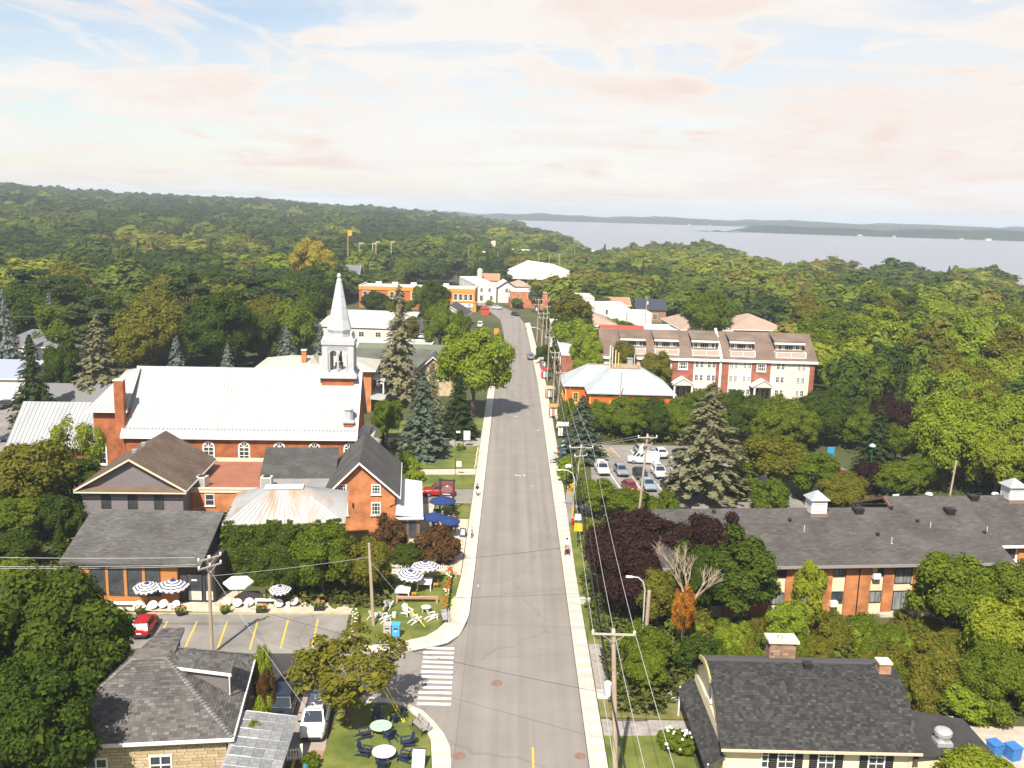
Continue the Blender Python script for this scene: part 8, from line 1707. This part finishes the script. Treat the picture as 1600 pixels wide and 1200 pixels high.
def umbrella(label, x, y, r_, h, kind, tilt=(0, 0), n=8, group=None, pole_m=None):
    t = thing('umbrella', label, 'umbrella', (x, y, .06), 0, group); c = MB(); rise = r_*.36
    rings = [(r_*(1-k/9), h-.32+rise*(k/9)**.9) for k in range(10)]
    for k in range(9):
        mi = 1 if (kind == 'stripe' and k % 2 == 1) else 0; (ra, za), (rb, zb) = rings[k], rings[k+1]; rb = max(rb, .03)
        for j in range(n):
            a, b = 2*pi*j/n+.2, 2*pi*(j+1)/n+.2; c.poly([(cos(a)*ra, sin(a)*ra, za), (cos(b)*ra, sin(b)*ra, za), (cos(b)*rb, sin(b)*rb, zb), (cos(a)*rb, sin(a)*rb, zb)], mi)
    o = c.build('canopy', [M_navy_cl if kind == 'navy' else M_canvas, M_strp], t, (0, 0, 0), (tilt[0], tilt[1], 0)); v = MB()
    for j in range(n):
        for q in range(4):
            a, b = 2*pi*(j+q/4)/n+.2, 2*pi*(j+(q+.94)/4)/n+.2; f = lambda s, A, B, u: (cos(A)*s*(1-u)+cos(B)*s*u, sin(A)*s*(1-u)+sin(B)*s*u)
            A, B = 2*pi*j/n+.2, 2*pi*(j+1)/n+.2; p0, p1 = f(r_, A, B, q/4), f(r_, A, B, (q+.94)/4); v.poly([(*p0, h-.32), (*p1, h-.32), (*p1, h-.5), (*p0, h-.5)], q % 2 if kind == 'stripe' else 0)
    v.build('valance', [M_navy_cl if kind == 'navy' else M_canvas, M_strp], o)
    if kind == 'stripe' or n == 8: MB().lathe([(r_*.2, h-.32+rise*.83), (.05, h-.26+rise), (.02, h-.1+rise)], n, (0, 0), 0, .2).build('top_cap', M_navy_cl if kind != 'plain' else M_canvas, o)
    for j in range(n): a = 2*pi*j/n+.2; MB().tube([(cos(a)*r_*.97, sin(a)*r_*.97, h-.36), (0, 0, h-.4+rise)], .014, 4).build('rib', M_black, o)
    MB().tube([(0, 0, 0), (0, 0, h+rise-.35)], .03, 8).build('pole', pole_m or M_black, t); MB().lathe([(.3, 0), (.3, .06), (.06, .1)], 12).build('base', M_black, t); return t
umbrella('striped umbrella on the cafe terrace, left of two touching', -35.5, 89.1, 1.35, 2.3, 'stripe', (.12, 0)); umbrella('larger striped umbrella on the cafe terrace, right of two touching', -33.25, 89.7, 1.6, 2.35, 'stripe', (.1, .05))
umbrella('plain white six sided umbrella on the cafe terrace', -26.8, 90.2, 1.5, 2.6, 'plain', (.08, .03), 6); umbrella('striped umbrella half hidden by the ivy tree', -22.4, 89.6, 1.1, 2.2, 'stripe', (.1, 0))
umbrella('striped umbrella above the white table in the lawn', -8.5, 96.2, 1.5, 2.4, 'stripe'); umbrella('striped umbrella tilted beside the dark olive tree', -10.2, 94.2, 1.45, 2.3, 'stripe', (.1, .15))
umbrella('navy umbrella next to the pub sign', -8.3, 118.6, 1.75, 2.6, 'navy'); umbrella('navy umbrella behind the bronze shrub, left half', -8.9, 112.3, 1.6, 2.5, 'navy'); umbrella('navy umbrella behind the bronze shrub, right half', -7.1, 111.6, 1.3, 2.4, 'navy', (.1, .1))
def garden_table(label, x, y):
    t = thing('garden_table', label, 'table', (x, y, .05)); MB().box(-.75, .75, -1.0, 1.0, .72, .78).build('tabletop', M_chair_w, t)
    for sx in (-1, 1):
        for sy in (-1, 1): MB().box(sx*.68-.05, sx*.68+.05, sy*.92-.05, sy*.92+.05, 0, .718).build('leg', M_chair_w, t)
garden_table('white oblong table under the striped lawn umbrella', -8.45, 95.3); garden_table('white oblong table under the tilted striped umbrella', -10.5, 92.9)
def stool_chair(label, x, y, rot):
    m = mat('amber_chair', (.55, .22, .03), .6); t = thing('amber_chair', label, 'chair', (x, y, .05), rot, 'amber chairs around the lawn tables'); MB().box(-.23, .23, -.22, .22, .42, .46).build('seat', m, t); MB().obox((0, .24, .66), (.22, 0, 0), (0, .02, .0), (0, .03, .18)).build('backrest', m, t)
    for sx in (-1, 1):
        for sy in (-1, 1): MB().tube([(sx*.2, sy*.19, .42), (sx*.23, sy*.22, 0)], .02, 6).build('leg', m, t)
stool_chair('amber chair left of the white table', -9.6, 95.4, pi/2); stool_chair('amber chair right of the white table', -7.3, 95.3, -pi/2); stool_chair('amber chair right of the tilted umbrella table', -9.35, 92.7, -pi/2); stool_chair('amber chair behind the tilted umbrella', -10.4, 97.6, pi/2)
def bin_(label, x, y, m):
    t = thing('litter_bin', label, 'bin', (x, y, .05), radians(-2)); b = MB().box(-.36, .36, -.32, .32, 0, 1.2).build('body', m, t); MB().obox((0, 0, 1.26), (.38, 0, 0), (0, .34, .05), (0, -.01, .06)).build('lid', m, t); MB().box(-.2, .2, -.335, -.322, .86, .99).build('slot', M_black, t); MB().box(-.07, .07, -.333, -.321, .62, .74).build('emblem', M_trim, t)
bin_('grey litter bin beside the blue one on the corner lawn', -10.85, 83.4, mat('bin_grey', (.36, .33, .30), .6)); bin_('bright blue recycling bin on the corner lawn', -10.05, 83.4, mat('bin_blue', (.06, .30, .60), .5))
struct(MB().box(-11.4, -9.5, 81.7, 83.0, .0, .1).build('bin_pad', M_walk))
for i, (x, y) in enumerate(((37.7, 66.0), (38.9, 65.6))):
    t = thing('wheeled_bin', ('blue wheeled bin behind the flat felt roof, left one', 'blue wheeled bin behind the flat felt roof, right one')[i], 'bin', (x, y, .03), .3); m = mat('bin_blue2', (.04, .16, .42), .5); MB().ext([(-.4, -.4, 0), (.4, -.4, 0), (.45, -.45, 1.0), (-.45, -.45, 1.0)], (0, .85, 0)).build('body', m, t); MB().obox((0, 0, 1.05), (.48, 0, 0), (0, .5, .03), (0, -.01, .05)).build('lid', m, t)
def planter(label, x, y, fl, rot=0.0, w_=.45, box=False, m=None, z=.06):
    t = thing('planter', label, 'planter', (x, y, z), rot); m = m or M_black
    if box: MB().box(-w_, w_, -.28, .28, 0, .5).build('tub', m, t)
    else: MB().lathe([(w_*.7, 0), (w_*.95, .3), (w_, .34), (w_*.9, .36)], 14).build('tub', m, t)
    rs = np.random.RandomState(int(abs(x*37+y*11))); n = 130; P = np.stack([rs.uniform(-w_, w_, n), rs.uniform(-.3, .3, n), rs.uniform(.38, .85, n)], 1)
    V, Q = cards(P, unit(P*[1, 1, .4]+rs.normal(scale=.5, size=P.shape)), .11, rs); stuff(inst('leaves', np_mesh('leaves', V, Q, L_light), t)); b = MB(); rr = random.Random(int(abs(x*91)))
    for k in range(11): p = (rr.uniform(-w_, w_), rr.uniform(-.3, .3)); zz = rr.uniform(.7, .98); s = rr.uniform(.07, .13); b.lathe([(s*.3, zz-s*.5), (s, zz), (s*.2, zz+s*.6)], 6, p)
    stuff(b.build('blossom', fl, t))
F_coral = mat('coral_petal', (.65, .20, .13), .9); F_pink = mat('pink_petal', (.62, .10, .16), .9); F_red = mat('red_petal', (.60, .05, .02), .9); F_whit = mat('white_petal', (.72, .68, .58), .9)
for i, (x, y, f) in enumerate(((-35.4, 86.75, F_whit), (-31.55, 86.9, F_coral), (-27.4, 87.6, F_coral), (-23.9, 87.9, F_coral), (-18.4, 88.9, F_pink))): planter('black tub of flowers on the terrace edge, ' + ('behind the red hatchback', 'with coral blooms before the big striped umbrella', 'beside the lot pole', 'before the white slab bench', 'with pink blooms near the lawn')[i], x, y, f, .1, .5, i > 2)
for i, (x, y) in enumerate(((-14.35, 86.3), (-13.9, 83.6))): planter('weathered wooden planter box on the lawn edge, %s' % ('upper', 'lower')[i], x, y, F_whit, pi/2+.1, 1.0, True, mat('grey_plank', (.26, .21, .17), .9))
for i, y in enumerate((98.6, 97.0, 95.4, 93.8, 92.2, 90.6, 89.3)): planter('grey planter box in the row along the pavement, %s' % ('farthest', 'second farthest', 'third farthest', 'middle', 'third nearest', 'second nearest', 'nearest the grey bench')[i], -6.05+i*.02, y, (F_red, F_whit, F_red, F_red, F_whit, F_red, F_red)[i], pi/2, .72, True, mat('grey_box', (.30, .30, .33), .8))
rs = random.Random(6)
for i in range(34):
    y = 87.8+i*.3 if i < 17 else (143.3+(i-17)*.75); x = -5.2 if i < 17 else -5.05
    o = MB().lathe([(.14, 0), (.12, .12), (.05, .2)], 6).build('edging_stone', mat('edging_yellow', (.55, .46, .24), .9), None, (x+rs.uniform(-.1, .1), y, .05), rs.random(), label='small yellowish stone edging the lawn along the pavement'); o['category'] = 'stone'; o['group'] = 'edging stones along the lawns'
t = thing('picket_fence', 'white picket fence behind the striped garden umbrellas', 'fence', (-12.6, 99.2, .04), radians(2)); me = MB().ext([(-.045, 0, 0), (.045, 0, 0), (.045, 0, .95), (0, 0, 1.05), (-.045, 0, .95)], (0, .03, 0)).mesh('picket', M_trim)
for k in range(30): inst('picket', me, t, (k*.2, 0, 0))
MB().box(-.05, 5.9, .035, .08, .3, .38).box(-.05, 5.9, .035, .08, .72, .8).build('rail', M_trim, t)
t = thing('garden_gate', 'white garden gate between tin roof and brick path', 'gate', (-15.0, 62.6, .03), radians(10)); me = MB().box(-.04, .04, 0, .03, .15, 1.1).mesh('picket', M_trim)
for k in range(6): inst('picket', me, t, (-.55+k*.2, 0, 0))
MB().box(-.6, .5, .032, .07, .3, .4).box(-.6, .5, .032, .07, .9, 1.0).build('rail', M_trim, t); MB().box(.5, .72, -.08, .14, 0, 1.35).build('gate_post', M_trim, t)
for i, (x, y, zz) in enumerate(((-15.1, 63.9, 1.2), (-13.9, 61.8, .7))):
    o = MB().lathe([(.1, 0), (.2, .12), (.16, .34), (.05, .4)], 10).build('blue_pot', mat('pot_blue', (.03, .22, .36), .35), None, (x, y, 0)); tag(o, ('blue glazed pot hanging by the white gate', 'blue glazed pot on the brick path edge')[i], 'pot'); o.location.z = .03
sheet('brick_path', [(-14.2, 64.2), (-12.4, 64.2), (-12.6, 56), (-14.6, 56)], .04, mat('brick_paving', (.28, .15, .11), .9, (.36, .21, .16), 2.0))
t = thing('terrace_fence', 'dark low railing and flower boxes around the pub terrace', 'fence', (-6.3, 112.6, .04), 0)
for x0, y0, x1, y1 in ((0, 0, 0, 5), (-3.2, 0, 0, 0), (-3.2, 5.6, 0, 5.4)):
    d = Vector((x1-x0, y1-y0, 0)); n = 6; b = MB().tube([(x0, y0, .95), (x1, y1, .95)], .035, 6).tube([(x0, y0, .2), (x1, y1, .2)], .03, 6)
    for k in range(n+1): p = Vector((x0, y0, 0))+d*k/n; b.tube([p, p+Vector((0, 0, .98))], .03, 5)
    b.build('railing', M_black, t)
for i, (x, y) in enumerate(((-7.3, 113.6), (-7.0, 116.6), (-6.7, 114.9))): planter('flower box on the pub terrace, %s' % ('front', 'back', 'middle')[i], x, y, (F_whit, F_coral, F_pink)[i], .2*i, .6, True)
for i, (x, y) in enumerate(((-8.9, 114.6), (-8.0, 116.2), (-9.2, 119.4))): round_table('small dark pub table, %s' % ('front', 'under the navy umbrella edge', 'back')[i], x, y, .45, .75, M_charc, M_black)
def bicycle():
    t = thing('bicycle', 'grey bicycle parked on the left pavement', 'bicycle', (-4.15, 111.3, .14), radians(88)); m = mat('bike_grey', (.22, .22, .24), .5)
    for x in (-.52, .52):
        w_ = MB()
        P = [(x+cos(2*pi*k/20)*.33, 0, .35+sin(2*pi*k/20)*.33) for k in range(21)]; w_.tube(P, .022, 6)
        for k in range(8): a = 2*pi*k/8; w_.tube([(x, 0, .35), (x+cos(a)*.32, 0, .35+sin(a)*.32)], .006, 4)
        w_.build('wheel', M_tyre, t)
    MB().tube([(-.52, 0, .35), (-.12, 0, .35), (.38, 0, .85), (-.18, 0, .82), (-.12, 0, .35)], .022, 6).tube([(-.52, 0, .35), (-.2, 0, .82)], .016, 6).tube([(.52, 0, .35), (.36, 0, .98)], .02, 6).build('frame', m, t)
    MB().box(-.32, -.08, -.07, .07, .9, .95).build('saddle', M_black, t); MB().tube([(.33, -.26, 1.0), (.38, 0, 1.0), (.33, .26, 1.0)], .016, 6).build('handlebar', M_black, t); MB().tube([(-.12, -.12, .35), (-.12, .12, .35)], .03, 6).build('pedals', M_black, t)
bicycle()
t = thing('fire_hydrant', 'red hydrant with a yellow marker post at the right pavement', 'hydrant', (8.55, 116.8, 0)); MB().lathe([(.2, 0), (.17, .1), (.16, .7), (.2, .74), (.16, .95), (.04, 1.05)], 12).build('body', mat('hydrant_red', (.42, .02, .02), .5), t); MB().box(-.08, .08, .2, .26, 0, 2.5).build('marker_post', mat('marker_amber', (.75, .35, .03)), t)
t = thing('meter_cabinet', 'pale grey kerb cabinet at the right pavement', 'cabinet', (8.4, 92.3, .02)); MB().box(-.5, .5, -.25, .25, 0, .55).build('body', M_tower, t); MB().box(-.54, .54, -.29, .29, .552, .62).build('lid', M_walk, t)
for i, (x, y) in enumerate(((7.3, 153.6), (7.4, 149.5))): tag(MB().box(-.35, .35, -.25, .25, 0, .5).box(-.38, .38, -.28, .28, .502, .56).build('kerb_box', M_tower, None, (x, y, .13)), ('grey utility box on the right pavement, farther', 'grey utility box on the right pavement, nearer')[i], 'box')
t = thing('wheeled_bin', 'blue bin at the right pavement beside the blue spruce', 'bin', (8.75, 151.5, .0)); MB().ext([(-.45, -.5, 0), (.45, -.5, 0), (.5, -.55, 1.5), (-.5, -.55, 1.5)], (0, 1.0, 0)).build('body', mat('bin_blue2', (.04, .16, .42)), t); MB().box(-.52, .52, -.58, .48, 1.502, 1.58).build('lid', mat('bin_blue2', (.04, .16, .42)), t)
tag(MB().lathe([(.5, .5), (.55, 1.2), (.3, 1.8), (.28, 2.2), (.1, 2.3)], 12).build('propane_tank', mat('mint_paint', (.42, .60, .52), .5), None, (9.3, 153.5, 0)), 'pale mint tank beside the blue pavement bin', 'tank')
def stall(label, x, y, top, cols, w_=1.8):
    t = thing('market_stall', label, 'stall', (x, y, .02), 0)
    for sx in (-1, 1):
        for sy in (-1, 1): MB().box(sx*w_/2-.04, sx*w_/2+.04, sy*.9-.04, sy*.9+.04, 0, 2.3).build('post', M_black, t)
    MB().ext([(-w_/2-.2, -1.1, 2.3), (w_/2+.2, -1.1, 2.3), (w_/2, 0, 2.75), (-w_/2, 0, 2.75)], (0, 0, .04)).ext([(-w_/2-.2, 1.1, 2.3), (w_/2+.2, 1.1, 2.3), (w_/2, .0, 2.76), (-w_/2, .0, 2.76)], (0, 0, .04)).build('awning', top, t)
    for k, c in enumerate(cols): MB().box(-w_/2+.1+k*.45, -w_/2+.45+k*.45, -.95, -.85, .5, 1.9).build('hanging_cloth', c, t)
    MB().box(-w_/2+.1, w_/2-.1, -.5, .8, .7, .8).build('table', M_plank, t)
cw, cr, co, cp, cb = M_canvas, mat('scarlet_cloth', (.48, .03, .035), .8), mat('orange_cloth', (.50, .20, .08), .8), mat('plum_cloth', (.25, .03, .10), .8), mat('teal_cloth', (.22, .30, .32), .8)
stall('market stall with white cloths hanging, nearest of the row', 9.7, 165, cw, (cw, cw, M_navy), 1.9); stall('market stall with plum cloth, second of the row', 9.6, 171, mat('grey_awning', (.3, .28, .3)), (cw, cp, cw)); stall('market stall with orange awning in the row', 8.8, 181, co, (cw, co, cw)); stall('stall with pink and white awning in the row', 8.7, 200, mat('salmon_cloth', (.66, .30, .22)), (co, cw, cb)); stall('stall with bright red awning near the parked grey car', 8.4, 224, cr, (cr, cw, cb)); stall('stall with red and teal banners, farthest of the row', 8.5, 240, cb, (cr, cb, cw))
t = thing('flower_bed_box', 'timber flower bed with orange blooms at the lot entrance', 'planter', (9.6, 131.5, .03), 0); MB().box(-1, 1, -.9, .9, 0, .35).build('box', M_plank, t); bb = MB(); rr = random.Random(3)
for k in range(40): s = rr.uniform(.1, .2); zz = rr.uniform(.5, 1.1); bb.lathe([(s*.3, zz-s*.6), (s, zz), (s*.2, zz+s*.6)], 6, (rr.uniform(-.9, .9), rr.uniform(-.8, .8)))
stuff(bb.build('blossom', mat('orange_bloom', (.70, .30, .03)), t)); tree('fine0', 9.6, 131.5, .9, 1.1, L_light, 'green plant in the timber flower bed', 'shrub', 'shrub')
tag(MB().lathe([(.45, 0), (.5, .3), (.42, .9), (.3, 1.0)], 10).build('barrel', mat('barrel_brown', (.25, .15, .07), .8, (.35, .25, .1), 2), None, (4.9, 318, .02)), 'brown barrel marker at the right kerb far up the street', 'barrel')
t = thing('red_kiosk', 'small red kiosk beside the orange building', 'kiosk', (-11.6, 358, 0), 0); MB().box(0, 3, 0, 3, 0, 2.4).build('wall', mat('kiosk_red', (.42, .06, .03), .8), t); MB().ext([(-.3, -.3, 2.4), (3.3, -.3, 2.4), (1.5, -.3, 3.4)], (0, 3.6, 0)).build('roof', mat('kiosk_red', (.42, .06, .03)), t)
M_skin = mat('skin', (.50, .30, .21), .7)
def person(label, x, y, rot, shirt, pants, hair, sit=False, stride=.18, z=.14, push=False):
    """one continuous skinned body; hair, shirt and trousers colours by height zones"""
    J = {'hip': (0, 0, .92), 'ch': (0, .0, 1.30), 'nk': (0, .01, 1.48), 'hd': (0, -.02, 1.62), 'top': (0, .0, 1.74)}
    seg = [('hip', 'ch'), ('ch', 'nk'), ('nk', 'hd'), ('hd', 'top')]; R = {'hip': .16, 'ch': .17, 'nk': .06, 'hd': .10, 'top': .075}
    for s, n in ((-1, 'l'), (1, 'r')):
        st = stride*s
        if sit: J.update({'k'+n: (s*.12, -.45, .52), 'f'+n: (s*.12, -.45, .08), 't'+n: (s*.12, -.62, .04)}); J['hip'] = (0, 0, .5); J['ch'] = (0, .06, .9); J['nk'] = (0, .05, 1.08); J['hd'] = (0, 0, 1.22); J['top'] = (0, .02, 1.34)
        else: J.update({'k'+n: (s*.10, -st*.6-.02, .50), 'f'+n: (s*.11, -st+(.06 if st < 0 else 0), .08), 't'+n: (s*.12, -st-.14, .04)})
        J['g'+n] = (s*.09, 0, J['hip'][2]-.06); c = J['ch']; J['s'+n] = (s*.19, c[1], c[2]+.1)
        J['e'+n] = (s*.25, c[1]+(.02 if not push else -.12)+.08*s*stride*3, c[2]-.17); J['h'+n] = (s*.24 if not push else s*.2, c[1]-(.08 if not push else .4)+.25*s*stride, c[2]-.42 if not push else c[2]-.25)
        R.update({'g'+n: .11, 'k'+n: .065, 'f'+n: .045, 't'+n: .035, 's'+n: .07, 'e'+n: .045, 'h'+n: .04}); seg += [('hip', 'g'+n), ('g'+n, 'k'+n), ('k'+n, 'f'+n), ('f'+n, 't'+n), ('ch', 's'+n), ('s'+n, 'e'+n), ('e'+n, 'h'+n)]
    keys = list(J); me = bpy.data.meshes.new('person'); me.from_pydata([J[k] for k in keys], [(keys.index(a), keys.index(b)) for a, b in seg], []); o = bpy.data.objects.new('person', me); COL.objects.link(o)
    o.modifiers.new('skin', 'SKIN'); sv = me.skin_vertices[0].data
    for i, k in enumerate(keys): sv[i].radius = (R[k], R[k]); sv[i].use_root = (k == 'hip')
    sb = o.modifiers.new('sub', 'SUBSURF'); sb.levels = 1; sb.render_levels = 1
    dg = bpy.context.evaluated_depsgraph_get(); m2 = bpy.data.meshes.new_from_object(o.evaluated_get(dg)); m2.name = 'person'; bpy.data.objects.remove(o)
    m2.materials.clear()
    for m in (M_skin, shirt, pants, M_black): m2.materials.append(m)
    hz = J['hip'][2]; nz = J['nk'][2]
    for p in m2.polygons:
        c = p.center
        p.material_index = 3 if c.z < .09 else (2 if (c.z < hz+.06 and abs(c.x) < .2 and not (c.z < .5 and pants.name.startswith('shorts'))) else (1 if c.z < nz-.02 and not (abs(c.x) > .2 and c.z < hz+.26) else 0))
        p.use_smooth = True
    r = inst('person', m2, None, (x, y, z), rot); tag(r, label, 'person'); hd = J['hd']
    MB().lathe([(.105, hd[2]-.02), (.118, hd[2]+.05), (.10, hd[2]+.13), (.04, hd[2]+.165)], 12, (0, hd[1]+.025)).build('hair', hair, r)
    f = MB()
    for s in (-1, 1): f.box(s*.035-.012, s*.035+.012, hd[1]-.105, hd[1]-.09, hd[2]+.0, hd[2]+.018)
    f.box(-.025, .025, hd[1]-.103, hd[1]-.088, hd[2]-.06, hd[2]-.05); f.build('face', M_black, r); return r
sh = lambda n, c: mat(n, c, .9)
person('person walking on the left pavement in black top and white shorts', -4.15, 128.2, pi, sh('black_top', (.015, .015, .018)), sh('shorts_white', (.7, .68, .64)), sh('hair_brown', (.06, .035, .02)), False, .3)
person('person in a white top pushing a pink stroller on the right pavement', 7.3, 106.9, 0, sh('white_top', (.72, .68, .66)), sh('pink_trousers', (.55, .28, .26)), sh('hair_dark', (.03, .02, .015)), False, .2, .14, True)
t = thing('stroller', 'pink wheeled stroller with dark seat on the right pavement', 'stroller', (7.3, 106.1, .14), 0); MB().box(-.26, .26, -.35, .1, .32, .6).build('seat', M_black, t); MB().tube([(-.25, .38, 1.02), (-.27, -.38, .16)], .03, 6).tube([(.25, .38, 1.02), (.27, -.38, .16)], .03, 6).tube([(-.25, .38, 1.02), (.25, .38, 1.02)], .03, 6).tube([(-.27, .3, .16), (-.25, -.1, .6)], .03, 6).tube([(.27, .3, .16), (.25, -.1, .6)], .03, 6).build('frame', mat('stroller_pink', (.60, .28, .25), .6), t)
for x, y in ((-.28, -.4), (.28, -.4), (-.28, .32), (.28, .32)): MB().tube([(x-.02, y, .14), (x+.02, y, .14)], .14, 10).build('wheel', M_tyre, t)
for i, (x, y, a, c, p) in enumerate(((-9.4, 115.4, .6, (.55, .15, .08), 'in a red top'), (-9.6, 116.4, 2.2, (.15, .22, .45), 'in a blue top'), (-8.6, 113.9, -1, (.7, .68, .64), 'in a white top'), (-8.2, 117.2, 1.2, (.36, .34, .32), 'in a grey top'))): person('person %s seated on the pub terrace' % p, x, y, a, sh('shirt_%d' % i, c), sh('trousers_navy', (.03, .04, .08)), sh('hair_grey' if i % 2 else 'hair_blond', (.35, .3, .25) if i % 2 else (.35, .22, .09)), True, .0, .04)
for i, (x, y) in enumerate(((-9.4, 115.6), (-9.6, 116.6), (-8.6, 114.1), (-8.2, 117.4))):
    q = thing('pub_chair', 'dark pub chair under the seated person, %s' % ('red top', 'blue top', 'white top', 'grey top')[i], 'chair', (x, y, .04), (.6, 2.2, -1, 1.2)[i]); MB().box(-.22, .22, -.35, .15, .36, .4).build('seat', M_charc, q); MB().box(-.22, .22, .15, .19, .4, .85).build('backrest', M_charc, q)
    for sx in (-1, 1):
        for sy in (-.32, .12): MB().box(sx*.2-.02, sx*.2+.02, sy-.02, sy+.02, 0, .358).build('leg', M_charc, q)
plant_forest(max(60, 296-NTREE[0]))
def build_haze():
    m = bpy.data.materials.new('haze_air'); m.use_nodes = True; nt = m.node_tree; nt.nodes.clear()
    out = nt.nodes.new('ShaderNodeOutputMaterial'); v = nt.nodes.new('ShaderNodeVolumePrincipled')
    v.inputs['Color'].default_value = (0.74, 0.86, 1.0, 1); v.inputs['Density'].default_value = HAZE_DENSITY; v.inputs['Anisotropy'].default_value = 0.0
    nt.links.new(v.outputs[0], out.inputs['Volume'])
    stuff(MB().box(-9500, 9500, -300, 9500, -90, 78).build('haze', m))
HAZE_DENSITY = 0.00018
build_haze()
